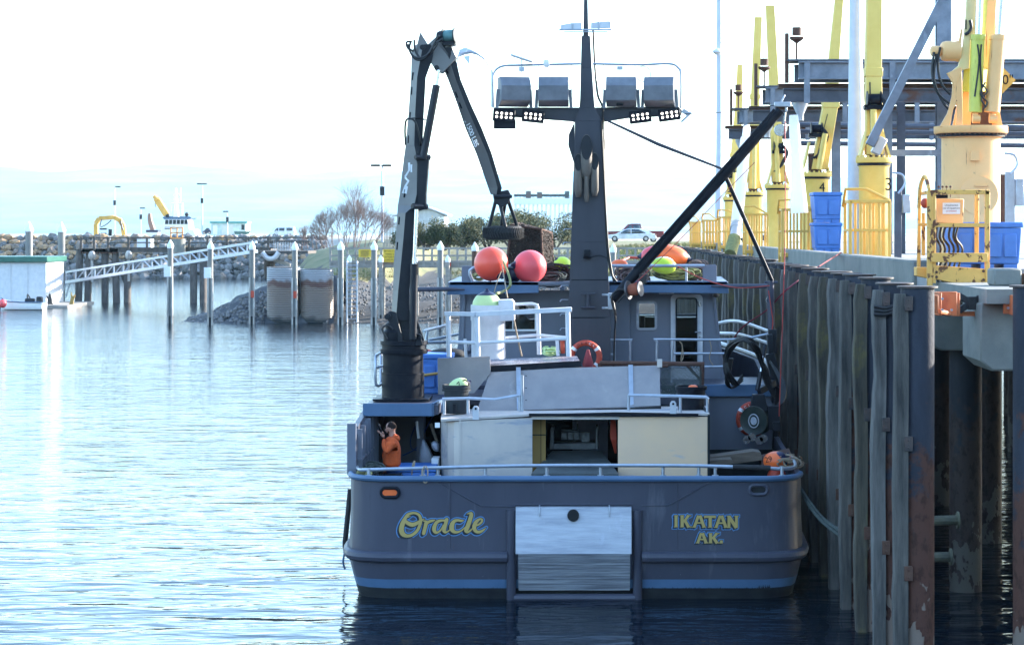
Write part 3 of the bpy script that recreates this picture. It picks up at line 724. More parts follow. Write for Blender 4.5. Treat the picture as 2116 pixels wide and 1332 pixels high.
# conveyor belt and hopper in the opening
BELT = mk('dark green conveyor belt', (.11, .125, .125), .55, col2=(.06, .07, .075), scale=2, stretch=(1, 1, 3), bump=.3, bscale=12)
m = MB(); m.hexa([P(1098, 978, 38.0), P(1278, 978, 38.0), P(1278, 985, 38.0), P(1098, 985, 38.0), P(1142, 930, 40), P(1243, 930, 40), P(1243, 940, 40), P(1142, 940, 40)]); m.build('conveyor_belt', BELT, boat)
m = MB(); Yc = 39.9
m.pp([(1136, 928), (1237, 928), (1236, 914), (1140, 916)], Yc, .5)
m.pp([(1136, 928), (1144, 928), (1145, 884), (1141, 881), (1137, 890)], Yc - .02, .5); m.pp([(1230, 928), (1236, 928), (1236, 881), (1231, 881)], Yc - .02, .5)
m.build('hopper', mk('worn grey steel', (.13, .14, .15), .5, .4, col2=(.08, .09, .1), scale=5), boat, bevel=.01)
m = MB()
for a in range(4): m.bx(XP(1160 + a * 13, 40.2), XP(1171 + a * 13, 40.2), 40.2, 40.35, ZP(908, 40.2), ZP(893, 40.2))
m.tube([P(1160, 889, 40.2), P(1199, 891, 40.2)], .03, 8); m.box(P(1210, 903, 40.2), (.16, .15, .2)); m.tube([P(1193, 875, 40.3), P(1194, 893, 40.3)], .02, 6)
m.build('hydraulic_valves', mk('dull valve metal', (.16, .18, .2), .4, .4, col2=(.05, .06, .07), scale=14), boat, bevel=.005)
m = MB()
for k in range(4): m.tube(spline([P(1264 + k * 2, 868, 39.5), P(1263 + k * 3, 900, 39.4), P(1266 + k * 2, 912, 39.4), P(1272, 935, 39.5)], 4), .02, 6)
m.build('hose_bundle', LRING, boat)

# ---- aluminium panels of the upper work deck
Yu = 40.9
m = MB(); m.prism([P(985, 850, Yu), P(1365, 838, Yu), P(1363, 755, Yu + .6), P(1165, 760, Yu + .6), P(1012, 769, Yu + .6)], (0, .04, 0)); up_ = m.build('net_deck_panel', ALUU, boat, bevel=.004)
m = MB(); m.pp([(905, 815), (980, 812), (1014, 770), (1012, 736), (904, 740)], Yu + .5, .04); m.build('net_deck_wing', ALUU, boat, bevel=.004)
for a, b in ((1073, 763), (1305, 758)):
    m = MB(); m.beam(P(a, 848, Yu - .03), P(a - 2, b - 4, Yu + .57), .09, .03); m.build('panel_strap', RAIL, boat)
m = MB(); m.box(P(1363, 750, Yu + .5), (.1, .06, .16)); m.build('corner_lug', ALU, boat)
m = MB(); m.beam(P(985, 853, Yu - .05), P(1366, 842, Yu - .05), .06, .05); m.build('panel_sill', BOOT, boat)
m = MB()
for k in range(3): m.cyl(P(1087, 776 + k * 25, Yu + .45 - k * .19), .012, -.02, 8, (0, 1, 0))
m.build('bolt', BLACK, boat)
# rails on the shelter roof
def roof_rail(pts, posts):
    m = MB(); m.tube(pts, .03, 8); o = m.build('roof_rail', RAIL, boat)
    for a, t, b in posts: m = MB(); m.tube([P(a, t, 39.1), P(a, b, 39.1)], .028, 8); m.build('rail_post', RAIL, o)
roof_rail([P(914, 824, 39.1), P(970, 822.5, 39.1), P(1022, 825, 39.1), P(1075, 816, 39.1)], [(918, 824, 856), (967, 822, 855), (1074, 816, 850), (1079, 775, 850)])
roof_rail([P(1298, 816, 39.1), P(1400, 818, 39.1), P(1458, 820, 39.1), P(1464, 825, 39.1)], [(1299, 816, 848), (1406, 818, 851), (1462, 822, 852)])
for a, b in ((983, 853), (1391, 843)):
    m = MB(); m.pp([(a - 6.5, b + 14), (a - 6.5, b - 10), (a - 3, b - 15), (a + 3, b - 15), (a + 6.5, b - 10), (a + 6.5, b + 14)], Ya - .06, .03); l = m.build('lifting_lug', ALUW, boat)
    m = MB(); m.cyl(P(a, b - 9, Ya - .065), .022, -.006, 12, (0, 1, 0)); m.build('lug_eye', BLACK, l)

# ---- table frame with white tube railing, and the chute cylinder
Yt = 41.6
m = MB(); m.prism([P(1010, 757, Yt), P(1199, 747, Yt), P(1193, 735, Yt + 2.2), P(1010, 742, Yt + 2.2)], (0, 0, -.14)); 
TBL = mk('wet painted table top', (.3, .27, .3), .25, col2=(.45, .43, .46), scale=5, rust=((.16, .1, .09), .6, 5, (1, 1, 1), .1))
m.build('work_table', [TBL], boat, bevel=.01)
m = MB(); m.beam(P(1010, 762, Yt - .03), P(1201, 751, Yt - .03), .05, .12); m.build('table_edge', BLACK, boat)
m = MB(); m.bx(XP(1010, Yt), XP(1195, Yt), Yt + .4, Yt + .5, ZP(775, Yt), ZP(757, Yt)); m.build('table_apron', RUSTM, boat)
fr = MB(); fr.beam(P(919, 648, 41.2), P(982, 649, 41.0), .06, .085); fr.beam(P(982, 649, 41.0), P(1181, 639, 41.4), .06, .095)
frame = fr.build('railing_top_bar', ALUW, boat, bevel=.006)
for a, t, b, Yp, r_ in ((926, 650, 737, 41.2, .05), (985, 650, 735, 41.05, .055), (1112, 640, 732, 42.3, .045), (1173, 643, 736, 41.4, .05), (961, 700, 738, 42, .032), (1151, 700, 735, 43, .035)):
    m = MB(); m.tube([P(a, t, Yp), P(a + 2, b, Yp)], r_, 12); m.build('railing_post', ALUW, frame)
m = MB(); m.tube([P(926, 706, 41.2), P(985, 708, 41.05), P(1173, 699, 41.4)], .035, 10); m.tube([P(1040, 698, 42.3), P(1112, 692, 42.3), P(1176, 698, 41.5)], .032, 10)
m.tube([P(985, 632, 42.3), P(1100, 627, 42.3), P(1110, 630, 42.3), P(1113, 642, 42.3)], .03, 8); m.build('railing_mid_bar', ALUW, frame)
ch = MB(); c = P(1009, 740, 42.0); ch.lathe([(.345, 0), (.345, .76), (.36, .78), (.36, 1.09), (.335, 1.09), (.335, .9)], (c.x, 42.0, ZP(740, 42)), 28)
chute = ch.build('chute_cylinder', ALUW, boat, smooth=40)
m = MB(); m.pp([(1030, 620), (1057, 619), (1062, 624), (1063, 662), (1030, 664)], 41.75, .5); m.build('chute_wing', ALUW, chute, bevel=.008)
m = MB()
for i in range(6): m.beam(P(1050 + i * 8, 765 + (i % 2) * 4, 42.5), P(1060 + i * 9, 760, 42.6), .03, .02)
m.build('grating', RUSTM, boat)

# ---- wheelhouse
Yw = 46.4
def wall_poly(poly, Y, dy, name='wheelhouse_wall', mat=CAB, par=boat, bevel=.01): m = MB(); m.pp(poly, Y, dy); return m.build(name, mat, par, bevel=bevel)
def slab(px0, px1, y0, y1, name='wheelhouse_wall'): return wall_poly([(px0, y1), (px0, y0), (px1, y0), (px1, y1)], Yw, .08, name, bevel=0)
# after wall built round its openings: port window, starboard window and glazed door
slab(953, 1042, 600, 760); slab(1042, 1107, 600, 629); slab(1042, 1107, 682, 760); slab(1107, 1317, 600, 624); slab(1107, 1317, 624, 680); slab(1107, 1317, 680, 800)
slab(1317, 1356, 600, 624); slab(1317, 1356, 680, 800); slab(1356, 1398, 600, 800); slab(1398, 1439, 600, 617); slab(1398, 1439, 755, 800)
wall_poly([(1439, 800), (1439, 600), (1476, 600), (1502, 800)], Yw, .08); wall_poly([(943, 760), (953, 600), (953, 760)], Yw, .08)
zk = ZP(648, 51.2); hx = 2.95
m = MB(); m.bx(-hx, hx, 51.2, 51.28, 3.28, zk); m.build('front_wall', CAB, boat)
for x in (-hx, -1.9, -.7, .6, 1.85, hx - .12): m = MB(); m.bx(x, x + .12, 51.2, 51.28, zk + .002, 5.45); m.build('window_mullion', CAB, boat)
for s_ in (-1, 1):
    xs_ = s_ * 2.86
    m = MB(); m.bx(xs_ - .03, xs_ + .03, Yw + .1, 51.18, 3.28, zk); m.bx(xs_ - .03, xs_ + .03, Yw + .1, Yw + 1.6, zk, 5.45); m.bx(xs_ - .03, xs_ + .03, 50.2, 51.18, zk, 5.45); m.build('side_wall', CAB, boat)
m = MB(); m.bx(-2.8, 2.8, Yw + .1, 51.18, 3.22, 3.27); m.build('cabin_floor', DARKIN, boat)
m = MB(); m.bx(1.25, 1.75, 49.6, 50.4, 3.3, ZP(652, 49.6)); m.bx(1.35, 1.8, 49, 49.3, ZP(690, 49), ZP(655, 49)); m.bx(2.0, 2.7, 50.2, 50.9, 3.3, 4.5); m.bx(-2.6, -.6, 50.3, 51.0, 3.3, 4.45); m.build('helm_console', BLACK, boat, bevel=.02)
wall_poly([(951, 742), (957, 606), (963, 606), (957, 742)], Yw - .03, .03, 'corner_trim')
m = MB(); m.tube([P(1474, 606, Yw - .02), P(1496, 792, Yw - .02)], .035, 8); m.build('corner_trim', CAB, boat)
wall_poly([(1262, 800), (1262, 606), (1301, 606), (1301, 800)], Yw - .25, .25, 'cable_casing')
# visor bands
m = MB(); Yv = 45.6
m.prism([P(923, 609, Yv), P(1113, 605, Yv), P(1113, 582, Yv), P(930, 582, Yv)], (0, .05, 0)); m.prism([P(1259, 604, Yv), P(1506, 606, Yv), P(1503, 581, Yv), P(1259, 580, Yv)], (0, .05, 0))
m.build('roof_visor', LBLUE, boat, bevel=.006)
m = MB(); m.prism([P(925, 583, Yv), P(1505, 583, Yv), P(1490, 571, 50.5), P(950, 571, 50.5)], (0, 0, -.06)); m.build('wheelhouse_roof', CAB, boat)
m = MB(); m.bx(XP(1113, Yv) + .003, XP(1259, Yv) - .003, Yv + .1, Yv + .14, ZP(592, Yv), ZP(582, Yv)); m.build('roof_edge', CAB, boat)
m = MB(); m.pp([(954, 582), (954, 552), (957, 549), (975, 549), (975, 582)], 46.0, .05); m.pp([(1452, 582), (1452, 548), (1478, 546), (1481, 549), (1481, 582)], 46.0, .05)
m.build('roof_wing_plate', CAB, boat, bevel=.004)
m = MB(); m.tube(spline([P(977, 582, 45.9), P(978, 553, 45.9), P(1085, 551, 45.9), P(1103, 558, 45.9), P(1108, 580, 45.9)], 4), .035, 8); m.tube([P(1012, 552, 45.9), P(1012, 582, 45.9)], .03, 8); m.build('roof_rail', RAIL, boat)
m = MB(); m.tube([P(1262, 549, 45.9), P(1456, 549, 45.9)], .035, 8); m.tube([P(1418, 549, 45.9), P(1418, 582, 45.9)], .03, 8); m.build('roof_rail', RAIL, boat)
m = MB(); m.tube([P(1262, 549, 48.5), P(1300, 532, 49.5), P(1320, 533, 49.5)], .03, 8); m.build('roof_rail', LRING, boat)
# outriggers from the visor
for pts in ([P(846, 598, 45), P(925, 597, 45.4), P(960, 598, 45.5)], [P(1587, 591, 45), P(1503, 591, 45.4), P(1470, 591, 45.5)]):
    m = MB(); m.tube(pts, [.055, .05, .02], 10); m.build('outrigger', GREY, boat)
# windows
def rwin(name, x0, y0, x1, y1, Y, rad, fw, par, fmat=ALUB, gmat=GLASS):
    def rr(i, k=5):
        a0, b0, a1, b1 = x0 + i, y0 + i, x1 - i, y1 - i; r_ = max(rad - i, 1); out = []
        for cxx, cyy, st in ((a1 - r_, b0 + r_, -90), (a1 - r_, b1 - r_, 0), (a0 + r_, b1 - r_, 90), (a0 + r_, b0 + r_, 180)):
            for j in range(k + 1):
                t = R(st + 90 * j / k); out.append((cxx + r_ * math.cos(t), cyy + r_ * math.sin(t)))
        return out
    m = MB(); A, B = rr(0), rr(fw); n_ = len(A)
    vs = [P(a, b, Y - .04) for a, b in A] + [P(a, b, Y - .04) for a, b in B] + [P(a, b, Y) for a, b in A] + [P(a, b, Y - .0) for a, b in B]
    fs = []
    for i in range(n_):
        j = (i + 1) % n_; fs += [(i, j, n_ + j, n_ + i), (i, 2 * n_ + i, 2 * n_ + j, j), (n_ + i, n_ + j, 3 * n_ + j, 3 * n_ + i)]
    m.add(vs, fs); f = m.build(name, fmat, par, smooth=40)
    if gmat is None: return f
    g = MB(); g.prism([P(a, b, Y - .012) for a, b in B], (0, .008, 0)); g.build('pane', SEEG if gmat is GLASS else gmat, f)
    return f
rwin('window', 1315, 622, 1358, 682, Yw, 8, 5, boat)
wd = rwin('window', 1040, 627, 1109, 684, Yw, 3, 4, boat, WHITE)
m = MB(); m.bx(XP(1059, Yw), XP(1061, Yw), Yw - .05, Yw - .015, ZP(680, Yw), ZP(630, Yw)); m.build('mullion', WHITE, wd)
door = rwin('door', 1386, 608, 1452, 800, Yw - .02, 9, 5, boat, ALUW, None)
for a_, b_, c_, d_ in ((1391, 1397.5, 613, 795), (1439.5, 1447, 613, 795), (1397.5, 1439.5, 613, 616.5), (1397.5, 1439.5, 755.5, 795)): wall_poly([(a_, d_), (a_, c_), (b_, c_), (b_, d_)], Yw - .045, .03, 'door_leaf', ALUW, door, bevel=0)
dw = rwin('door_window', 1396, 615, 1441, 757, Yw - .05, 6, 3, door, BLACK)
m = MB(); m.tube([P(1436, 686, Yw - .1), P(1448, 686, Yw - .1), P(1448, 686, Yw - .04)], .015, 6); m.cyl(P(1446, 696, Yw - .06), .02, -.02, 8, (0, 1, 0)); m.tube([P(1444, 622, Yw - .08), P(1447, 632, Yw - .08)], .03, 6); m.build('door_handle', STEEL, door)
m = MB(); m.pp([(1362, 607), (1393, 607), (1393, 604), (1362, 604)], Yw - .35, .12); m.build('deck_light', WHITE, boat)
m = MB(); m.ball(P(1480, 610, Yw - .1), .07, 10, 8, (1, 1, .7)); m.build('alarm_bell', PLANK, boat)

# ---- mast
Ym = 45.0
m = MB(); secs = [(752, 1173, 1262), (655, 1174.5, 1261), (500, 1180, 1254), (330, 1186, 1246), (250, 1188, 1244), (222, 1197, 1229), (205, 1198.5, 1227.5), (140, 1200, 1223), (75, 1201.5, 1219.5), (74, 1205, 1216), (-30, 1207, 1214)]
for (ya, la, ra), (yb, lb, rb) in zip(secs[:-1], secs[1:]):
    da, db = (ra - la) / 94.6 * .75, (rb - lb) / 94.6 * .75
    m.hexa([P(la, ya, Ym), P(ra, ya, Ym), P(ra, ya, Ym) + V(0, da, 0), P(la, ya, Ym) + V(0, da, 0), P(lb, yb, Ym), P(rb, yb, Ym), P(rb, yb, Ym) + V(0, db, 0), P(lb, yb, Ym) + V(0, db, 0)])
mast = m.build('mast', MASTC, boat, smooth=0, bevel=.004)
m = MB(); m.tube(spline([P(1175, 656, Ym - .004), P(1250, 656, Ym - .004), P(1259, 648, Ym - .004), P(1260, 600, Ym - .004)][:2] , 2), .008, 5); m.tube([P(1181, 578, Ym - .004), P(1256, 578, Ym - .004)], .008, 5); m.build('weld_seam', BLACK, mast)
def arm(poly): m = MB(); m.pp(poly, Ym + .1, .3); m.build('crosstree', MASTC, mast, bevel=.01)
arm([(1020, 238), (1020, 222), (1198, 222), (1198, 254), (1180, 250), (1112, 245)]); arm([(1229, 254), (1229, 222), (1400, 220), (1410, 228), (1408, 238), (1300, 243), (1262, 249)])
m = MB(); m.pp([(1187, 252), (1175, 278), (1174, 300), (1187, 340)], Ym + .2, .5); m.pp([(1244, 252), (1248, 270), (1252, 300), (1246, 335)], Ym + .2, .5); m.build('silencer_box', MASTC, mast)
for px, yt, yb, r_ in ((1212, 304, 360, .125), (1195, 335, 398, .085), (1229, 333, 396, .085), (1212, 350, 408, .058)):
    m = MB(); c = P(px, yb, Ym - .14); top = P(px, yt, Ym - .14); e = r_ * 2.0
    n_ = 18; vs = []; fs = []
    dz = top.z - c.z
    for k in range(n_):
        t = 2 * PI * k / n_; x_, y_ = math.cos(t) * r_, math.sin(t) * r_
        vs += [(c.x + x_ * .6, c.y + y_ * .6 + .06, c.z - .1), (c.x + x_, c.y + y_, c.z + .04), (c.x + x_, c.y + y_, top.z + y_ * 2.3)]
    for k in range(n_):
        l = (k + 1) % n_; fs += [(3 * k, 3 * l, 3 * l + 1, 3 * k + 1), (3 * k + 1, 3 * l + 1, 3 * l + 2, 3 * k + 2)]
    m.add(vs, fs); m.add([vs[3 * k + 2] for k in range(n_)], [])
    pipe = m.build('exhaust_pipe', mk('sooty exhaust %d' % px, (.085, .07, .065), .6, col2=(.14, .12, .1), scale=2, stretch=(3, 3, .5), rust=((.01, .01, .012), .6, 1.5, (1, 1, 1), .2)), mast, smooth=50)
    m = MB(); m.add([(a, b, z - .015) for a, b, z in [vs[3 * k + 2] for k in range(n_)]], [tuple(range(n_))]); m.build('exhaust_mouth', DARKIN, pipe)
m = MB(); m.tube([P(1201, 607, Ym - .12), P(1230, 607, Ym - .12)], .025, 8); m.tube([P(1201, 635, Ym - .12), P(1230, 635, Ym - .12)], .025, 8); m.tube([P(1215, 607, Ym - .11), P(1215, 635, Ym - .11)], .035, 8)
m.bx(XP(1212, Ym), XP(1218, Ym), Ym - .1, Ym - .002, ZP(635, Ym), ZP(607, Ym)); m.build('cleat', MASTC, mast)
m = MB(); m.box(P(1213.5, 523, Ym - .1), (.13, .16, .15)); m.box(P(1213.5, 532, Ym - .08), (.17, .14, .03)); m.tube([P(1221, 531, Ym - .02), P(1240, 527, Ym - .02), P(1257, 534, Ym - .01)], .008, 5); m.build('deck_lamp', BLACK, mast, bevel=.01)
for i, (x_, y_) in enumerate([(1178, 443), (1177, 473), (1176, 501), (1171, 590), (1170, 619), (1170, 648), (1170, 678)]):
    m = MB(); m.tube([P(x_ + 4, y_, Ym + .1), P(x_ - 10, y_, Ym + .05), P(x_ - 13, y_ + 4, Ym)], .014, 6); m.build('mast_step', RAIL, mast)
m = MB()
m.tube(spline([P(1226, 62, Ym - .02), P(1229, 130, Ym - .02), P(1232, 170, Ym - .02), P(1236, 200, Ym - .05), P(1245, 222, Ym - .03), P(1246, 260, Ym + .0), P(1248, 330, Ym), P(1251, 420, Ym), P(1254, 500, Ym), P(1262, 560, Ym), P(1274, 582, Ym)], 4), .025, 6)
m.tube(spline([P(1243, 250, Ym - .03), P(1245, 300, Ym - .03), P(1252, 440, Ym - .02), P(1258, 520, Ym - .02), P(1268, 582, Ym)], 4), .02, 6); m.build('cable_run', HOSE, mast)
# top frame
m = MB(); Yf = Ym - .05
m.tube(spline([P(1019, 223, Yf), P(1018, 170, Yf), P(1021, 150, Yf), P(1038, 137, Yf), P(1080, 135, Yf), P(1200, 132, Yf)], 4), .026, 8)
m.tube(spline([P(1225, 132, Yf), P(1320, 134, Yf), P(1382, 132, Yf), P(1401, 140, Yf), P(1407, 158, Yf), P(1407, 224, Yf)], 4), .026, 8)
for px in (1113, 1181, 1247, 1312): m.tube([P(px, 134, Yf), P(px, 222, Yf)], .01, 5)
m.build('mast_frame', RAIL, mast)
for px, a, b in ((1007, -40, 256), (1016, 85, 222), (1408, 80, 222), (1156, 0, 85), (1262, 0, 82)):
    m = MB(); m.tube([P(px, a, Yf), P(px, b, Yf)], .018 if px in (1016, 1408) else .011, 5)
    if px in (1016, 1408): m.tube([P(px, a, Yf), P(px + (-10 if px < 1200 else 10), a + 1, Yf)], .01, 5)
    m.build('antenna', RAIL, mast)
m = MB(); m.box(P(1078, 121, Yf), (.5, .3, .04), Matrix.Rotation(R(18), 3, 'Y')); 
dish = m.build('satellite_dish', ALUW, mast, bevel=.01); m = MB(); m.tube([P(1078, 122, Yf), P(1078, 150, Yf)], .015, 6); m.box(P(1078, 143, Yf), (.12, .08, .1)); m.build('dish_mount', RAIL, dish)
m = MB(); m.lathe([(.04, -.1), (.07, -.06), (.085, .03), (.075, .06), (.02, .075)], P(1130, 130, Yf), 16); m.build('satnav_dome', WHITE, mast)
m = MB(); m.pp([(1158, 52), (1180, 48), (1202, 47), (1202, 60), (1158, 60)], Yf, .1); m.pp([(1221, 47), (1258, 44), (1262, 46), (1262, 58), (1221, 59)], Yf, .1); m.build('radar_scanner', ALUW, mast)
m = MB(); m.tube([P(1156, 62, Yf), P(1264, 62, Yf)], .02, 6); m.tube([P(1165, 66, Yf), P(1256, 66, Yf)], .014, 6); m.tube([P(1183, 48, Yf), P(1183, 62, Yf)], .02, 6); m.tube([P(1237, 45, Yf), P(1237, 62, Yf)], .02, 6); m.build('radar_bracket', RAIL, mast)
m = MB(); c = P(1329, 153, Yf - .05); m.tube([c + V(.165 * math.cos(t), 0, .165 * math.sin(t)) for t in [i * PI / 12 for i in range(24)]], .012, 5, closed=True); m.build('cable_coil', HOSE, mast)
m = MB(); m.box(P(1281, 141, Yf), (.13, .1, .08)); m.build('camera_box', RAIL, mast)
m = MB(); m.box(P(1281, 208, Yf - .1), (.15, .1, .22)); m.build('loudhailer', BLACK, mast, bevel=.01)
# big sodium floodlights
for px, ln, rt in ((1062, 1, 14), (1144, 0, 0), (1284, 0, -3), (1363, -1, -8)):
    m = MB(); c = P(px, 190, Ym - .1); w_ = .33; hx = [(-.19, -.33), (.0, -.33), (.22, -.18), (.22, .12), (.1, .3), (-.19, .3)]
    rot = Matrix.Rotation(R(rt), 3, 'Z')
    m.prism([c + rot @ V(-w_, b_ * -1, a_ * 1.0) for b_, a_ in [(y2, z2_) for z2_, y2 in [(-.32, -.05), (-.2, .22), (.12, .26), (.32, .12), (.32, -.2), (-.32, -.2)]]], rot @ V(2 * w_, 0, 0))
    fl = m.build('floodlight_housing', ALUD, mast, smooth=0, bevel=.012)
    m = MB()
    for s in (-1, 1): m.beam(c + rot @ V(s * (w_ + .03), -.02, .05), c + rot @ V(s * (w_ + .05), 0, -.36), .07, .02, (0, 1, 0))
    m.build('floodlight_bracket', ALUD, fl)
# LED lamps, lit
for px, py, rt in ((1041.5, 238.5, -4), (1101.5, 240.5, -6), (1323, 241.5, 7), (1383, 237, 8)):
    c = P(px, py, Ym - .12); rot = Matrix.Rotation(R(-rt), 3, 'Y'); m = MB(); m.box(c, (.48, .1, .27), rot); lp = m.build('led_lamp', BLACK, mast, bevel=.012)
    m = MB()
    for i in range(4):
        for j in range(2): m.cyl(c + rot @ V(-.155 + i * .104, -.052, .04 - j * .085), .024, -.012, 10, (0, 1, 0))
    m.build('lens', LEDM, lp)
m = MB(); m.box(P(1043, 257, Ym - .1), (.48, .08, .2)); m.build('unlit_lamp', BLACK, mast, bevel=.012)
m = MB(); m.beam(P(1408, 252, Ym), P(1428, 233, Ym), .05, .2, (0, 1, 0)); m.beam(P(1410, 228, Ym), P(1424, 237, Ym), .06, .1); m.build('spreader_lamp', RAIL, mast)

# ---- black derrick boom with its stays
m = MB(); m.tube([P(1266, 620, 44.2), P(1300, 580, 44.2), P(1500, 355, 44.2), P(1612, 228, 44.2)], [.09, .11, .125, .1], 14); m.tube([P(1310, 555, 44.05), P(1400, 455, 44.05), P(1490, 353, 44.05), P(1600, 226, 44.05)], .03, 6)
bm_ = m.build('derrick_boom', BLACK, boat, smooth=50)
m = MB(); m.beam(P(1600, 216, 44.2), P(1634, 216, 44.2), .12, .1); m.tube([P(1614, 212, 44.2), P(1622, 196, 44.2)], .02, 6); m.box(P(1625, 226, 44.2), (.05, .05, .12)); m.build('boom_head', RAIL, bm_, bevel=.01)
m = MB(); m.tube([P(1622, 232, 44.2), P(1620, 255, 44.2)], .03, 6); m.lathe([(.13, -.035), (.13, .035)], P(1612, 269, 44.2), 18, (0, 1, 0)); m.tube(spline([P(1618, 250, 44.2), P(1624, 262, 44.2), P(1622, 276, 44.2), P(1613, 280, 44.2)], 3), .025, 6); m.build('hoist_block', STEEL, bm_, bevel=.004)
m = MB(); m.tube([P(1256, 250, 44.9), P(1360, 298, 44.6), P(1500, 352, 44.3)], [.025, .04, .025], 8); m.build('boom_stay', MASTC, bm_)
m = MB(); m.tube([P(1500, 366, 44.2), P(1595, 580, 44.4)], .045, 8); m.build('boom_strut', BLACK, bm_)
m = MB(); m.box(P(1262, 622, 44.5), (.12, .3, .35)); m.tube([P(1245, 609, 44.7), P(1262, 609, 44.4)], .03, 6); m.tube([P(1245, 636, 44.7), P(1262, 636, 44.4)], .03, 6); m.build('gooseneck', RAIL, bm_, bevel=.01)
c = P(1310, 598, 43.9); ax = V(.9, -.42, .1).normalized()
m = MB(); m.lathe([(.2, 0), (.2, .025), (.07, .03)], c + ax * -.14, 22, ax); m.lathe([(.16, 0), (.16, .02)], c + ax * .14, 22, ax); wi = m.build('boom_winch', mk('worn dark winch flange', (.12, .125, .14), .5, .4, col2=(.05, .05, .055), scale=9), bm_)
m = MB(); m.lathe([(.1, 0), (.13, .05), (.13, .2), (.1, .26)], c + ax * -.12, 16, ax); m.build('winch_rope', mk('copper red rope', (.3, .08, .04), .8, scale=10, bump=.5, bscale=60), wi)
m = MB(); m.box(P(1328, 576, 44.1), (.16, .2, .2)); m.tube(spline([P(1300, 598, 44), P(1275, 600, 44), P(1264, 616, 44), P(1272, 650, 44.1), P(1268, 640, 44.2)], 4), .03, 6); m.tube(spline([P(1320, 605, 44), P(1290, 612, 44), P(1276, 625, 44)], 4), .02, 6)
m.tube(spline([P(1268, 625, 44.3), P(1272, 660, 44.3), P(1270, 690, 44.6), P(1268, 760, 44.8)], 4), .02, 6); m.build('winch_hose', HOSE, wi)

# ---- starboard power block davit
dv = MB(); dv.tube([P(1592, 580, 44.4), P(1594, 690, 44.4)], .075, 12); dv.tube([P(1580, 583, 44.4), P(1607, 583, 44.4)], .03, 6); dv.pp([(1583, 620), (1590, 606), (1592, 606), (1592, 632), (1590, 632)], 44.35, .1)
dav = dv.build('davit_post', GREY, boat)
m = MB(); m.beam(P(1596, 680, 44.3), P(1596, 730, 44.3), .18, .18); m.beam(P(1590, 730, 44.2), P(1607, 800, 44.2), .2, .2); m.beam(P(1600, 790, 44.0), P(1568, 808, 43.7), .12, .14); m.beam(P(1590, 690, 44.2), P(1600, 830, 44.3), .12, .2)
m.beam(P(1607, 800, 44.2), P(1600, 925, 44.3), .1, .12); m.build('davit_arm', CHAR, dav, bevel=.01)
m = MB(); m.tube([P(1577, 735, 43.9), P(1571, 775, 43.8)], .03, 8); m.build('davit_cylinder_rod', STEEL, dav); m = MB(); m.tube([P(1572, 768, 43.8), P(1565, 806, 43.7)], .05, 8); m.tube([P(1581, 712, 44), P(1577, 736, 43.9)], .045, 8); m.build('davit_cylinder', CHAR, dav)
PBG = mk('dark green disc', (.02, .032, .028), .4, col2=(.05, .055, .045), scale=5)
c = P(1557, 869, 43.2); m = MB(); m.lathe([(.22, .03), (.3, .0), (.31, .04), (.22, .14), (.22, .26), (.31, .34), (.31, .38)], c, 32, (.45, 1, 0)); blk = m.build('power_block_disc', PBG, boat, smooth=40)
m = MB(); m.tube([c + V(.1 * math.cos(t), -.03 - .045 * math.cos(t), .14 * math.sin(t)) for t in [i * PI / 10 for i in range(20)]], .012, 5, closed=True); m.tube([c + V(.05 * math.cos(t), -.04 - .022 * math.cos(t), .07 * math.sin(t)) for t in [i * PI / 10 for i in range(20)]], .016, 5, closed=True); m.cyl(c + V(0, -.03, 0), .05, .06, 12, (0, 1, 0)); m.build('hub_ring', ALUW, blk)
m = MB(); m.pp([(1550, 850), (1556, 815), (1580, 815), (1588, 850)], 43.3, .25); m.box(P(1598, 862, 43.4), (.25, .3, .5)); m.box(P(1604, 880, 43.3), (.16, .2, .2)); m.build('power_block_frame', CHAR, blk, bevel=.01)
for px, py in ((1543, 908), (1554, 903), (1569, 910), (1578, 905)):
    m = MB(); m.lathe([(.03, 0), (.085, .0), (.085, .05), (.04, .09), (.05, .2)], P(px, py, 43.0), 16, (0, 1, 0)); m.build('fairlead_roller', STEEL, blk)
m = MB()
for k in range(9):
    a = rnd.uniform(-8, 8); b = rnd.uniform(-10, 14)
    m.tube(spline([P(1520 + a, 795, 43.9), P(1503 + a, 770 + b * .5, 43.8), P(1500 + a * .5, 738 + b, 43.8), P(1512 + a, 712 + b * .6, 43.6), P(1536, 700 + b * .5, 43.4), P(1560 + a, 712 + b, 43.4), P(1574 + a * .5, 745 + b, 43.6), P(1586 + a, 790, 43.7), P(1600, 815 + b, 43.7)], 5), rnd.uniform(.016, .026), 6)
for k in range(4):
    m.tube(spline([P(1590, 745, 44), P(1612 + 3 * k, 790, 43.8), P(1612 + 2 * k, 830, 43.6), P(1590, 850, 43.5)], 4), .025, 6)
    m.tube(spline([P(1504 + k * 3, 740, 43.8), P(1500 + k * 2, 790, 43.9), P(1515, 800, 44), P(1535, 785 - k * 4, 44)], 4), .025, 6)
m.build('hydraulic_hose', HOSE, dav)

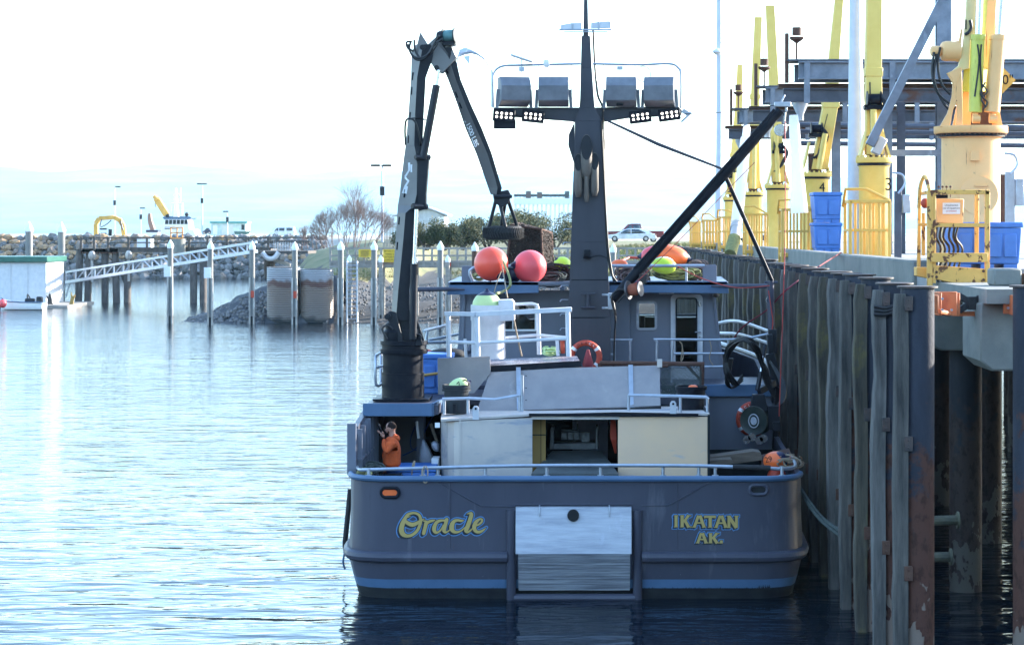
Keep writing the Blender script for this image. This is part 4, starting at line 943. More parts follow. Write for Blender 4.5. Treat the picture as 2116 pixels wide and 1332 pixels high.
# ---- rails of the upper deck and of the bow
def multi(name, runs, r=.028, mat=RAIL): 
    m = MB()
    for q in runs: m.tube(spline(q, 3) if len(q) > 2 else q, r, 8)
    return m.build(name, mat, boat)
multi('upper_deck_rail', [[P(1176, 702, 45.4), P(1296, 702, 45.4), P(1302, 706, 45.4), P(1302, 745, 45.4)], [P(1270, 704, 45.4), P(1270, 745, 45.4)], [P(1240, 732, 45.4), P(1270, 732, 45.4)]])
multi('upper_deck_rail', [[P(1357, 745, 44.9), P(1358, 706, 44.9), P(1364, 701, 44.9), P(1520, 701, 44.9), P(1594, 688, 44.9)], [P(1390, 702, 44.9), P(1388, 790, 44.9)], [P(1392, 730, 44.9), P(1502, 730, 44.9)], [P(1505, 702, 44.9), P(1499, 793, 44.9)], [P(1392, 758, 44.9), P(1500, 757, 44.9)]])
multi('bow_rail', [[P(1483, 668, 52), P(1510, 663, 51.5), P(1540, 667, 50), P(1588, 684, 47.5)], [P(1484, 688, 52), P(1530, 691, 50.5), P(1585, 708, 47.5)]], .04, WHITE)
multi('bow_rail', [[P(875, 684, 48), P(925, 671, 49.5)], [P(885, 703, 48), P(950, 690, 50)], [P(875, 708, 47.5), P(945, 706, 48)], [P(883, 684, 48), P(876, 730, 48)]], .035)
multi('bow_bulwark_cap', [[P(1486, 708, 52), P(1530, 722, 50.5), P(1578, 742, 48), P(1592, 762, 47)]], .05, WHITE)
multi('crane_guard_rail', [[P(793, 727, 41.5), P(780, 732, 40.8), P(776, 742, 40.5), P(777, 795, 40.5), P(792, 790, 41)], [P(776, 760, 40.5), P(792, 755, 41.3)], [P(787, 730, 41.5), P(787, 790, 41.2)]])
m = MB(); m.pp([(792, 715), (794, 715), (794, 830), (792, 830)], 41.6, .06); m.build('ladder_edge', WHITE, boat)
m = MB(); m.tube(spline([P(868, 862, 42), P(850, 900, 42), P(850, 925, 42), P(864, 930, 42)], 4), .012, 5); m.tube(spline([P(895, 858, 41.5), P(878, 890, 41.5), P(860, 925, 41.4), P(832, 940, 41.4)], 4), .014, 5); m.build('dangling_line', mk('blue line', (.03, .08, .3), .8), boat)

# ---- knuckle-boom crane on the port side
Yk = 40.5
kc = MB(); c = P(830, 835, Yk); kc.lathe([(.42, 0), (.42, .6), (.425, .6), (.425, .64), (.4, .64), (.4, 1.15)], (c.x, Yk + .3, ZP(836, Yk + .3)), 32)
kc.lathe([(.46, 0), (.47, .03), (.47, .1), (.44, .1), (.44, .17), (.47, .18), (.47, .26)], (c.x + .02, Yk + .3, ZP(730, Yk + .3)), 32)
kc.box(V(c.x, Yk + .3, 3.3), (1.1, 1.0, .04))
crane = kc.build('knuckle_crane', BLACK, boat, smooth=40)
m = MB(); m.lathe([(.19, 0), (.19, .2), (.15, .25), (.15, .36), (.08, .4), (.08, .52)], P(812, 706, Yk + .1), 18); m.build('slew_motor', BLACK, crane)
m = MB(); m.pp([(797, 650), (806, 642), (818, 645), (834, 706), (828, 712), (822, 712)], Yk - .05, .05); m.pp([(845, 640), (858, 648), (880, 712), (872, 716), (860, 680)], Yk + .3, .05); m.pp([(860, 690), (868, 690), (874, 714), (858, 714)], Yk - .1, .1)
m.box(P(840, 660, Yk + .3), (.3, .4, .4)); m.box(P(838, 695, Yk + .3), (.5, .5, .3)); m.build('crane_bracket', CHAR, crane, bevel=.01)
for px, py, r_ in ((801, 654, .065), (866, 697, .05)):
    m = MB(); m.cyl(P(px, py, Yk - .1), r_, .12, 14, (0, 1, 0)); m.cyl(P(px, py, Yk - .115), r_ * .5, .02, 12, (0, 1, 0)); m.build('pivot_pin', CHAR, crane)
m = MB(); m.tube([P(800, 655, Yk + .05), P(852, 655, Yk + .3)], .055, 10); m.build('pivot_pin', CHAR, crane)
def boomsec(secs, Y, name, d=.3, slots=None, lm=CRTAN, tilt=0):
    A, B = MB(), MB()
    for (y0, l0, c0, r0), (y1, l1, c1, r1) in zip(secs[:-1], secs[1:]):
        Y0 = Y + tilt * (y0 - secs[0][0]); Y1 = Y + tilt * (y1 - secs[0][0])
        L0, C0, R0 = P(l0, y0, Y0 + d * .5), P(c0, y0, Y0), P(r0, y0, Y0 + d * .12); L1, C1, R1 = P(l1, y1, Y1 + d * .5), P(c1, y1, Y1), P(r1, y1, Y1 + d * .12)
        A.add([L0, C0, C1, L1], [(0, 1, 2, 3)])  # left face paler: the light it reflects is put into its paint
        B.add([C0, R0, R1, C1, L0 + V(.05, d * .7, 0), L1 + V(.05, d * .7, 0)], [(0, 1, 2, 3), (1, 4, 5, 2)]); B.add([L0, L1, L1 + V(.05, d * .7, 0), L0 + V(.05, d * .7, 0)], [(0, 1, 2, 3)])
    for s in (secs[0], secs[-1]):
        Ys = Y + tilt * (s[0] - secs[0][0]); B.add([P(s[1], s[0], Ys + d * .5), P(s[2], s[0], Ys), P(s[3], s[0], Ys + d * .12), P(s[1], s[0], Ys + d * .5) + V(.05, d * .7, 0)], [(0, 1, 2, 3)])
    o = B.build(name, CHAR, crane, smooth=30); A.build('lit_side_plate', lm, o, smooth=30); return o
BS = [(662, 808, 818, 846), (600, 812, 823, 846), (540, 814, 829, 851), (500, 817, 833, 856), (440, 821, 838, 863), (425, 822, 856, 868), (401, 826, 861, 880), (330, 834, 862, 881), (300, 838, 856, 873), (233, 844, 858, 876), (160, 849, 862, 880), (125, 850, 868, 893), (105, 851, 872, 896), (92, 860, 876, 890)]
boom = boomsec(BS, Yk, 'main_boom')
def on_face(secs, py, f, Y, d, tilt=0):
    ys = [s[0] for s in secs]; o = sorted(range(len(ys)), key=lambda i: ys[i]); g = lambda j: float(np.interp(py, [ys[i] for i in o], [secs[i][j] for i in o]))
    Yp = Y + tilt * (py - secs[0][0]); return P(g(1) + (g(2) - g(1)) * f, py, Yp + d * .5 * (1 - f) - .006)
m = MB()
for y in (150, 180, 232, 280, 392, 448, 500): a, b = on_face(BS, y, .3, Yk, .3), on_face(BS, y + 16, .3, Yk, .3); m.beam(a, b, .035, .008, (0, 1, 0))
m.build('boom_slot', BLACK, boom)
m = MB()
for y0, y1, f0, f1 in ((336, 352, .45, .5), (352, 366, .5, .25), (366, 374, .25, .5), (374, 386, .5, .3), (386, 400, .3, .2), (340, 356, .62, .66), (385, 400, .42, .35)):
    a, b = on_face(BS, y0, f0, Yk, .3), on_face(BS, y1, f1, Yk, .3); m.beam(a, b, .055, .006, (0, 1, 0))
m.build('boom_emblem', WHITE, boom)
JS = [(90, 890, 912, 930), (112, 902, 925, 938), (131, 911, 931, 944), (165, 926, 942, 952), (216, 945, 962, 973), (266, 962, 984, 996), (317, 984, 1007, 1016), (368, 1002, 1023, 1031), (388, 1009, 1028, 1037), (402, 1014, 1026, 1034)]
jib = boomsec(JS, Yk, 'jib', .26, tilt=.0015)
m = MB()
for y in (140, 190, 212): a, b = on_face(JS, y, .35, Yk, .26, .0015), on_face(JS, y + 12, .35, Yk, .26, .0015); m.beam(a, b, .035, .008, (0, 1, 0))
m.build('boom_slot', BLACK, jib)
a, b = on_face(JS, 236, .45, Yk, .26, .0015), on_face(JS, 292, .45, Yk, .26, .0015); mid = (a + b) / 2 + V(-.02, -.034, 0)
ang = math.degrees(math.atan2(b.z - a.z, (b.x - a.x) / math.cos(R(32))))
text_mesh('SWL 1500 LBS', .15, WHITE, jib, 'load_lettering', face_cam(mid, -32, ang), spacing=.92)
m = MB(); m.pp([(858, 108), (868, 66), (884, 92), (905, 72), (930, 90), (944, 120), (914, 152), (900, 146), (884, 120)], Yk + .05, .22); m.pp([(905, 72), (938, 60), (942, 92), (920, 100)], Yk + .02, .3); m.build('knuckle_plate', CRTAN, crane, bevel=.01)
for px, py, r_ in ((873, 98, .055), (902, 140, .05)):
    m = MB(); m.cyl(P(px, py, Yk - .02), r_, .16, 14, (0, 1, 0)); m.cyl(P(px, py, Yk - .035), r_ * .45, .02, 12, (0, 1, 0)); m.build('pivot_pin', CHAR, crane)
c = P(928, 74, Yk); ax = V(1, -.28, .06).normalized()
m = MB(); m.lathe([(.15, 0), (.15, .02)], c + ax * -.12, 20, ax); m.lathe([(.15, 0), (.15, .02)], c + ax * .12, 20, ax); m.lathe([(.09, -.24), (.11, -.2), (.11, -.1)], c, 14, ax); m.box(c + V(0, .05, -.15), (.22, .2, .08)); jw = m.build('jib_winch', CHAR, crane)
m = MB(); m.lathe([(.1, -.11), (.115, -.08), (.115, .1), (.1, .12)], c, 16, ax); m.build('winch_rope', mk('teal winch rope', (.12, .25, .25), .8, scale=10), jw)
def hyd(a, b, c_, r1, r2):
    m = MB(); m.tube([a, b], r1, 14); o = m.build('hydraulic_cylinder', CHAR, crane); m = MB(); m.tube([b, c_], r2, 10); m.build('cylinder_rod', STEEL, o)
hyd(P(874, 328, Yk - .02), P(902, 176, Yk - .02), P(907, 145, Yk), .075, .03)
hyd(P(853, 700, Yk - .12), P(856, 545, Yk - .12), P(861, 428, Yk - .05), .075, .04)
m = MB(); m.pp([(858, 322), (886, 322), (886, 330), (880, 400), (880, 432), (862, 436), (862, 340)], Yk - .02, .3); m.tube([P(852, 426, Yk - .15), P(882, 427, Yk + .1)], .06, 10); m.tube([P(858, 325, Yk - .12), P(888, 325, Yk + .1)], .055, 10); m.build('boom_gusset', CHAR, boom, bevel=.01)
m = MB()
for q in ([(850, 85), (846, 98), (852, 115), (868, 120), (886, 110), (900, 85), (908, 74)], [(856, 82), (858, 105), (872, 122), (892, 108), (904, 90)], [(842, 92), (850, 112), (862, 124), (880, 118), (895, 95), (915, 80)], [(850, 86), (840, 88), (843, 100), (855, 106)]):
    m.tube(spline([P(x_, y_, Yk - .1 - .02 * i) for i, (x_, y_) in enumerate(q)], 4), .022, 6)
m.tube(spline([P(838, 300, Yk), P(837, 262, Yk - .02), P(842, 246, Yk - .1), P(858, 252, Yk - .1), P(868, 290, Yk - .05), P(868, 300, Yk)], 4), .02, 6); m.tube(spline([P(842, 246, Yk - .1), P(862, 244, Yk - .05), P(880, 248, Yk + .2)], 4), .014, 6)
m.tube(spline([P(800, 700, Yk - .1), P(790, 680, Yk - .1), P(800, 672, Yk - .1), P(812, 680, Yk - .1)], 4), .02, 6)
m.build('hydraulic_hose', HOSE, crane)
# gripper with tyre
tc_ = P(1040, 481, Yk + .9)
m = MB(); m.pp([(1018, 402), (1030, 396), (1050, 392), (1056, 404), (1050, 420), (1038, 428), (1022, 420)], Yk + .5, .25); m.build('jib_tip', CHAR, jib, bevel=.01)
m = MB()
for a_, b_, dy in ((1026, 1011, -.2), (1030, 1046, -.36), (1048, 1070, -.1), (1046, 1034, .32)): m.tube([P(a_, 408, Yk + .6), V(tc_.x + (b_ - 1040) / 105, tc_.y + dy, tc_.z + .12)], .035, 8)
m.tube([P(1020, 406, Yk + .45), P(1058, 406, Yk + .5)], .035, 8); m.build('gripper_leg', CHAR, jib)
m = MB(); prof = []; 
for i in range(14): t = 2 * PI * i / 14; prof.append((.31 + .1 * math.cos(t) * (1 if math.cos(t) < .6 else .92), .125 * math.sin(t) * (1.15 if abs(math.sin(t)) > .5 else 1)))
prof.append(prof[0]); m.lathe(prof, tc_, 40, caps=False); ty = m.build('tyre', RUBBER, jib, smooth=50)
m = MB()
for i in range(44):
    t = 2 * PI * i / 44
    for s in (-1, 1): 
        a = tc_ + V(.408 * math.cos(t), .408 * math.sin(t), s * .0); b = tc_ + V(.395 * math.cos(t + .09), .395 * math.sin(t + .09), s * .1); m.beam(a, b, .012, .03, (math.cos(t), math.sin(t), 0))
m.build('tyre_tread', RUBBER, ty, kind='stuff')

# dark weed and scuffs along the waterline stripe, the side fender
m = MB(); rw = random.Random(4)
for i in range(260):
    px = rw.choice([rw.uniform(730, 1045), rw.uniform(1330, 1650), rw.gauss(1588, 14), rw.uniform(1330, 1650)]); 
    if not (735 < px < 1045 or 1330 < px < 1648): continue
    hgt = rw.uniform(.01, .04) * (2.2 if 1565 < px < 1610 else 1); x = XP(px, 37.05); y_ = 36.985 if 800 < px < 1560 else (37.0 + (abs((px - 1190) * 37 / FL) - 3.2) * .0 )
    if not 790 < px < 1590: continue
    m.add([(x - .008, 36.985, .17), (x + .008, 36.985, .17), (x + rw.uniform(-.015, .015), 36.975, .19 + hgt)], [(0, 1, 2)])
m.build('weed_growth', DARKIN, boat, smooth=0, kind='stuff')
m = MB()
for px in (930, 1400): a, b = P(px, 1052, 36.99), P(px, 1135, 36.99); m.tube([V(a.x, 36.992, 2.1), V(b.x, 36.985, .9)], .006, 4)
m.build('plate_seam', GREY, boat)
m = MB(); m.tube(spline([P(724, 1010, 39), P(716, 1090, 39), P(713, 1120, 39), P(714, 1136, 39)], 4), .05, 8); fd_ = m.build('side_fender', RUBBER); tag(fd_, 'black rubber strip fender hanging on the port side of the hull', 'fender'); center(fd_)
m = MB(); m.tube(spline([P(713, 1136, 39), P(709, 1160, 39), P(713, 1175, 39)], 4), .02, 6); fl2 = m.build('fender_line', LBLUE); tag(fl2, 'pale blue line end trailing from the port side fender', 'rope'); center(fl2)
# ------------------------------------------------------------------ wharf on the right
def tide_mat(name, top, low, crust, rough=.6):
    m = bpy.data.materials.new(name); m.use_nodes = True; t = m.node_tree; N, L = t.nodes, t.links; b = N['Principled BSDF']
    tc = N.new('ShaderNodeTexCoord'); sp = N.new('ShaderNodeSeparateXYZ'); L.new(tc.outputs['Object'], sp.inputs[0])
    oi = N.new('ShaderNodeObjectInfo'); ofs = N.new('ShaderNodeVectorMath'); L.new(tc.outputs['Object'], ofs.inputs[0])
    cmb = N.new('ShaderNodeCombineXYZ'); mm = N.new('ShaderNodeMath'); mm.operation = 'MULTIPLY'; mm.inputs[1].default_value = 37; L.new(oi.outputs['Random'], mm.inputs[0]); L.new(mm.outputs[0], cmb.inputs[0]); L.new(mm.outputs[0], cmb.inputs[2])
    L.new(cmb.outputs[0], ofs.inputs[1])
    def nz(sc, st=(1, 1, 1), d=8):
        mp = N.new('ShaderNodeMapping'); mp.inputs['Scale'].default_value = st; L.new(ofs.outputs[0], mp.inputs[0]); n = N.new('ShaderNodeTexNoise'); n.inputs['Scale'].default_value = sc; n.inputs['Detail'].default_value = d; n.inputs['Roughness'].default_value = .65
        L.new(mp.outputs[0], n.inputs[0]); return n.outputs[0]
    def mr(a, lo, hi, o0=0, o1=1):
        r = N.new('ShaderNodeMapRange'); r.inputs[1].default_value = lo; r.inputs[2].default_value = hi; r.inputs[3].default_value = o0; r.inputs[4].default_value = o1; L.new(a, r.inputs[0]); return r.outputs[0]
    def mth(op, a, k):
        q = N.new('ShaderNodeMath'); q.operation = op; L.new(a, q.inputs[0])
        if isinstance(k, (int, float)): q.inputs[1].default_value = k
        else: L.new(k, q.inputs[1])
        return q.outputs[0]
    def mix(f, a, c):
        q = N.new('ShaderNodeMix'); q.data_type = 'RGBA'; L.new(f, q.inputs[0])
        if isinstance(a, tuple): q.inputs[6].default_value = a + (1,)
        else: L.new(a, q.inputs[6])
        q.inputs[7].default_value = c + (1,); return q.outputs[2]
    z = sp.outputs[2]
    c0 = mix(mr(nz(1.6, (1, 1, .3)), .4, .65), top, tuple(x * .6 for x in top))
    f1 = mr(mth('ADD', mth('MULTIPLY', nz(2.2), 1.1), mr(z, 5.5, .8, -.32, .42)), (.56), .66); c1 = mix(f1, c0, low)
    f1b = mr(nz(9, (1, 1, .5)), .5, .6); c1b = mix(mth('MULTIPLY', f1, mth('MULTIPLY', f1b, .7)), c1, tuple(x * .4 for x in low))
    f2 = mr(mth('ADD', mth('MULTIPLY', nz(3.4, (1, 1, .6), 3), 1.0), mr(z, 3.0, .6, -.4, .12)), .58, .6); c2 = mix(f2, c1b, crust)
    L.new(c2, b.inputs['Base Color']); b.inputs['Roughness'].default_value = rough; b.inputs['Specular IOR Level'].default_value = .15
    bp = N.new('ShaderNodeBump'); bp.inputs['Strength'].default_value = .5; bp.inputs['Distance'].default_value = .02; h = mth('ADD', nz(14), mth('MULTIPLY', f2, 1.5)); L.new(h, bp.inputs['Height']); L.new(bp.outputs[0], b.inputs['Normal'])
    return m
PILEM = tide_mat('rusting steel pile', (.04, .044, .06), (.085, .038, .028), (.18, .135, .11))
TIMB = [mk('weathered fender timber', (.12, .108, .095), .9, col2=(.035, .033, .032), scale=2.2, stretch=(3, 3, .35), bump=1.2, bscale=16, bstretch=(4, 4, .25), rust=[((.15, .135, .03), .62, 1.1, (1, 1, .6), .1), ((.07, .065, .06), .68, 5, (3, 3, .3), .05)]),
        mk('mossy fender timber', (.1, .085, .06), .9, col2=(.035, .03, .025), scale=2.4, stretch=(3, 3, .35), bump=1.2, bscale=16, bstretch=(4, 4, .25), rust=[((.15, .125, .025), .53, 1.0, (1, 1, .5), .14), ((.06, .055, .05), .66, 5, (3, 3, .3), .05)]),
        mk('silver grey fender timber', (.16, .15, .14), .9, col2=(.05, .048, .046), scale=2.0, stretch=(3, 3, .35), bump=1.2, bscale=16, bstretch=(4, 4, .25), rust=((.08, .075, .07), .66, 5, (3, 3, .3), .05))]
BRK = mk('black bolted plate', (.03, .03, .034), .6, col2=(.08, .05, .04), scale=8)
CONC = mk('wharf concrete', (.22, .22, .195), .85, col2=(.15, .155, .145), scale=1.4, bump=.5, bscale=10, rust=[((.13, .13, .11), .63, 1.2, (1, 1, .35), .12), ((.3, .29, .26), .68, 4, (1, 1, .4), .1)])
ASPH = mk('pale worn asphalt', (.3, .29, .28), .95, col2=(.24, .235, .23), scale=2)
YEL = mk('faded yellow crane paint', (.76, .54, .14), .5, col2=(.68, .46, .1), scale=1.5, rust=((.25, .13, .04), .74, 5, (1, 1, .35), .06))
YELW = mk('golden yellow cage paint', (.75, .42, .075), .5, col2=(.65, .38, .08), scale=3, rust=((.2, .09, .03), .72, 7, (1, 1, .4), .05))
PEACH = mk('faded peach crane paint', (.86, .48, .19), .55, col2=(.78, .43, .17), scale=1.5, rust=[((.3, .13, .05), .64, 5, (2.5, 2.5, .16), .05), ((.42, .2, .08), .68, 1.8, (2, 2, .35), .12), ((.09, .04, .025), .69, 7, (1, 1, .7), .03)])
LIMEY = mk('lime yellow cylinder paint', (.62, .6, .1), .45, col2=(.5, .48, .08), scale=3, rust=((.12, .1, .04), .66, 4, (3, 3, .3), .05))
RYEL = mk('rust eaten yellow paint', (.78, .42, .1), .6, col2=(.68, .36, .08), scale=3, rust=[((.14, .055, .025), .56, 4.5, (1, 1, .8), .03), ((.4, .2, .06), .62, 2, (1, 1, .3), .1)])
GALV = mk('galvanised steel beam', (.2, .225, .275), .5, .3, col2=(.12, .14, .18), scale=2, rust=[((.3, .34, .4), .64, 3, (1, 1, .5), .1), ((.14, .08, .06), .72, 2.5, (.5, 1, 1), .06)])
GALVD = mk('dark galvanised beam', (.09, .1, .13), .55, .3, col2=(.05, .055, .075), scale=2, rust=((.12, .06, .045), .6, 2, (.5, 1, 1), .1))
ORPL = mk('orange primer plate', (.55, .16, .05), .6, col2=(.42, .11, .04), scale=6, rust=((.14, .05, .03), .66, 8, (1, 1, 1), .05))
POLEG = mk('light grey pole paint', (.46, .5, .58), .45, .2, col2=(.4, .44, .52), scale=3)

# fender piles: steel pipe, timber rubbing strip, bolted plates
def make_pile(seed, tm, first=False):
    rr = random.Random(seed); r = thing('fender_pile', 'x', 'pile', (0, 0, 0), 'steel fender piles faced with timber along the wharf')
    m = MB(); m.lathe([(.245, -1.2), (.245, 5.8), (.215, 5.8), (.215, 5.74)], (.37, .12, 0), 20); m.build('steel_pipe', PILEM, r, smooth=50)
    m = MB(); n_ = 26; rings = []
    for i in range(n_):
        z = -1 + 6.72 * i / (n_ - 1); wv = mnoise.noise(Vector((seed, 0, z * .55))) * .05; w2 = mnoise.noise(Vector((seed, 5, z * 1.9))) * .03
        th = .0; cut = .035 if i == n_ - 1 else 0
        x0, x1, y0, y1 = 0.0 + wv - w2, .2 + wv * .4, -.13, .1
        if z < 1.2: x0 += .02 * (1.2 - z)
        rings.append([(x0 + .02 + cut, y0, z), (x1 - cut, y0, z), (x1, y1, z), (x0 + cut, y1, z), (x0 + cut, y0 + .03, z)])
    vs = [q for g in rings for q in g]; fs = []
    for i in range(n_ - 1):
        for k in range(5): l = (k + 1) % 5; fs.append((i * 5 + k, i * 5 + l, i * 5 + 5 + l, i * 5 + 5 + k))
    fs.append(tuple(range((n_ - 1) * 5, n_ * 5))); m.add(vs, fs); m.build('rubbing_timber', tm, r, smooth=25)
    for z in (5.48, 3.52 + rr.uniform(-.1, .1), 1.6 + rr.uniform(-.1, .1)):
        m = MB(); m.bx(.14, .26, -.16, -.1, z, z + .21); 
        for dz in (.05, .16): m.cyl((.2, -.16, z + dz), .016, -.015, 8, (0, 1, 0))
        m.build('bolted_plate', BRK if z > 3 else RUSTM, r, bevel=.005)
    m = MB(); m.prism([(.12 + .25 + .3 * math.cos(t), .12 + .27 * math.sin(t), 5.8) for t in [i * PI / 8 for i in range(16)]], (0, 0, .03)); m.build('pile_cap', BRK, r, bevel=.004)
    return r
protos = [make_pile(3 + k, TIMB[k % 3]) for k in range(5)]
PY = [29.7, 31.9, 34.05, 36.1, 38.1, 39.5, 41.2, 43.3, 45.35, 47.1]
while PY[-1] < 112: PY.append(PY[-1] + 1.95 + rnd.uniform(-.12, .12))
used = set()
NTH = 'ninth tenth eleventh twelfth thirteenth fourteenth fifteenth sixteenth seventeenth eighteenth nineteenth twentieth'.split()
PL = ['nearest fender pile with wavy bleached timber and a broad blue grey steel pipe', 'second fender pile from the camera wrapped with black strapping near its top', 'third fender pile from the camera with moss on its timber head', 'fourth fender pile from the camera with brown rust scarred lower pipe',
      'fifth fender pile from the camera holding the mooring line low down', 'sixth fender pile from the camera standing close behind the mooring line', 'seventh fender pile from the camera beside the boat stern corner', 'eighth fender pile from the camera, just past the stern of the boat']
for i, y in enumerate(PY):
    k = [0, 2, 1, 0, 2, 1, 3, 4][i % 8] % 5
    if k not in used: o = protos[k]; used.add(k)
    else: o = copy_tree(protos[k])
    o.location = (4.41 + rnd.uniform(-.02, .02), y, rnd.uniform(-.03, .03))
    o['label'] = PL[i] if i < len(PL) else NTH[i - len(PL)] + ' fender pile from the camera, alongside the boat' if i < len(PL) + len(NTH) else ('weathered timber faced steel fender pile in the receding row beyond the davit' if i < 0 else 'weathered timber faced steel fender pile in the far part of the receding row')
for k in range(5):
    if k not in used: 
        for ch in list(protos[k].children): bpy.data.objects.remove(ch)
        bpy.data.objects.remove(protos[k])
# strap round the second pile
m = MB()
for k in range(3): m.tube(spline([(4.4, 31.7, 5.45 - k * .06), (4.6, 31.73, 5.42 - k * .05), (4.8, 31.75, 5.5 - k * .04), (5.06, 31.9, 5.62 - k * .02)], 3), .03, 5)
st = m.build('black_strapping', RUBBER); tag(st, 'black strapping pulled tight round the head of the second fender pile', 'strap'); center(st)
# the nearer row past the step in the wharf edge
o = copy_tree(protos[0]); o.location = (6.36, 29.6, 0); o.rotation_euler = (0, 0, PI); o.location = (6.7, 29.6, 0); o['label'] = 'slim blue grey steel pile cut by the right edge of the photo'

wharf = thing('wharf', 'concrete wharf on steel piles along the right side with a low kerb', 'wharf', (12, 60, 0))
m = MB(); m.bx(6.1, 30, 36.8, 120, 5.55, 5.93); m.build('wharf_deck', [ASPH], wharf)
m = MB(); m.bx(6.06, 30, 31.3, 36.8, 5.5, 5.72); m.build('wharf_deck', CONC, wharf)
for y0, y1 in ((38.2, 52), (52.3, 70), (70.3, 95), (95.3, 119.8)):
    m = MB(); m.bx(6.02, 6.5, y0, y1, 5.2, 6.06); m.build('kerb', CONC, wharf, bevel=.03)
m = MB(); m.bx(6.55, 7.0, 33.2, 33.8, 5.72, 6.0); m.build('kerb', CONC, wharf, bevel=.03)
m = MB(); m.bx(7.05, 12, 33.2, 33.5, 5.72, 5.92); m.build('rusted_edge_channel', RUSTM, wharf)
for i, y in enumerate([31.6, 37.0, 43, 49, 55, 61, 67, 73, 79, 85, 91, 97, 103, 109, 115]):
    m = MB(); m.prism([(6.1 if i else 6.02, y, 5.55 - .05), (30, y, 5.5), (30, y, 4.46), (6.35 if i else 6.2, y, 4.46), (6.1 if i else 6.02, y, 4.62)], (0, 1.5, 0)); m.build('cap_beam', CONC, wharf, bevel=.03)
pm = MB(); pm.lathe([(.3, -1.5), (.3, 4.5)], (0, 0, 0), 18); sp0 = pm.build('support_pile', tide_mat('wet black support pile', (.022, .024, .03), (.04, .028, .025), (.08, .07, .06)) if True else PILEM, wharf, local=True, smooth=50); first = True
for y in (32.3, 37.8, 43.7, 49.7, 55.7, 61.7, 67.7, 73.7, 79.7, 85.7, 91.7, 97.7):
    for x in (6.95, 8.5, 10.6, 12.9, 15.2, 17.8, 20.5, 27):  # extra columns added between the rows to block light from behind
        if y < 37 and x < 10: x = x + 1.2
        if first: o = sp0; first = False
        else: o = sp0.copy(); COL.objects.link(o)
        o.location = (x - 12, y + .1 - 60, 0)
for y, z in ((30.6, 2.3), (31.2, 1.66)):
    m = MB(); m.tube([(4.98, y, z), (5.5, y + .1, z)], .075, 10); m.cyl((5.5, y + .1, z), .13, .03, 12, (1, 0, 0)); m.build('waler_pipe', mk('algae stained pipe %d' % int(z * 10), (.08, .08, .05), .8, col2=(.04, .04, .03), scale=4), wharf)
# orange fender brackets
fb = thing('fender_bracket', 'orange bolted bracket with black rubber cross fender behind the nearest pile', 'bracket', (5.5, 32.4, 5.1), 'orange fender brackets under the wharf edge')
Yb = 32.2
m = MB(); m.box(P(1923, 628, 30.2), (.22, .04, .26)); m.box(P(1955, 627, 31), (.32, .05, .36)); m.box(P(1938, 627, 30.6), (.03, .5, .34)); m.box(P(1975, 627, 31.3), (.04, .5, .34)); m.tube([P(1940, 643, 30.3), P(1960, 648, 31)], .04, 8); m.build('bracket_plate', ORPL, fb, bevel=.006)
m = MB()
for a, b in (((1980, 610), (2036, 642)), ((1980, 642), (2036, 608))): m.beam(P(a[0], a[1], Yb - .2), P(b[0], b[1], Yb - .2), .1, .1)
m.box(P(2008, 626, Yb - .2), (.14, .14, .2)); m.build('rubber_cross', RUBBER, fb, bevel=.01)
m = MB(); m.box(P(2005, 648, Yb - .1), (.55, .1, .07)); m.box(P(2040, 626, Yb - .1), (.04, .2, .3)); m.build('bracket_plate', ORPL, fb)
for q in ((1915, 619), (1915, 637), (1928, 637), (1947, 617), (1947, 640), (1966, 640)):
    m = MB(); m.cyl(P(q[0], q[1], 30.15), .02, -.03, 6, (0, 1, 0)); m.build('bolt', RAIL, fb)
fb2 = thing('fender_bracket', 'orange bolted bracket on the big concrete cap at the right edge', 'bracket', (6.5, 31.5, 5.2), 'orange fender brackets under the wharf edge')
m = MB(); m.box(P(2083, 630, 31.4), (.14, .08, .27)); m.box(P(2092, 630, 31.2), (.04, .3, .3)); m.build('bracket_plate', ORPL, fb2, bevel=.006)
for q in (621, 636): m = MB(); m.cyl(P(2083, q, 31.34), .022, -.03, 8, (0, 1, 0)); m.build('bolt', RAIL, fb2)

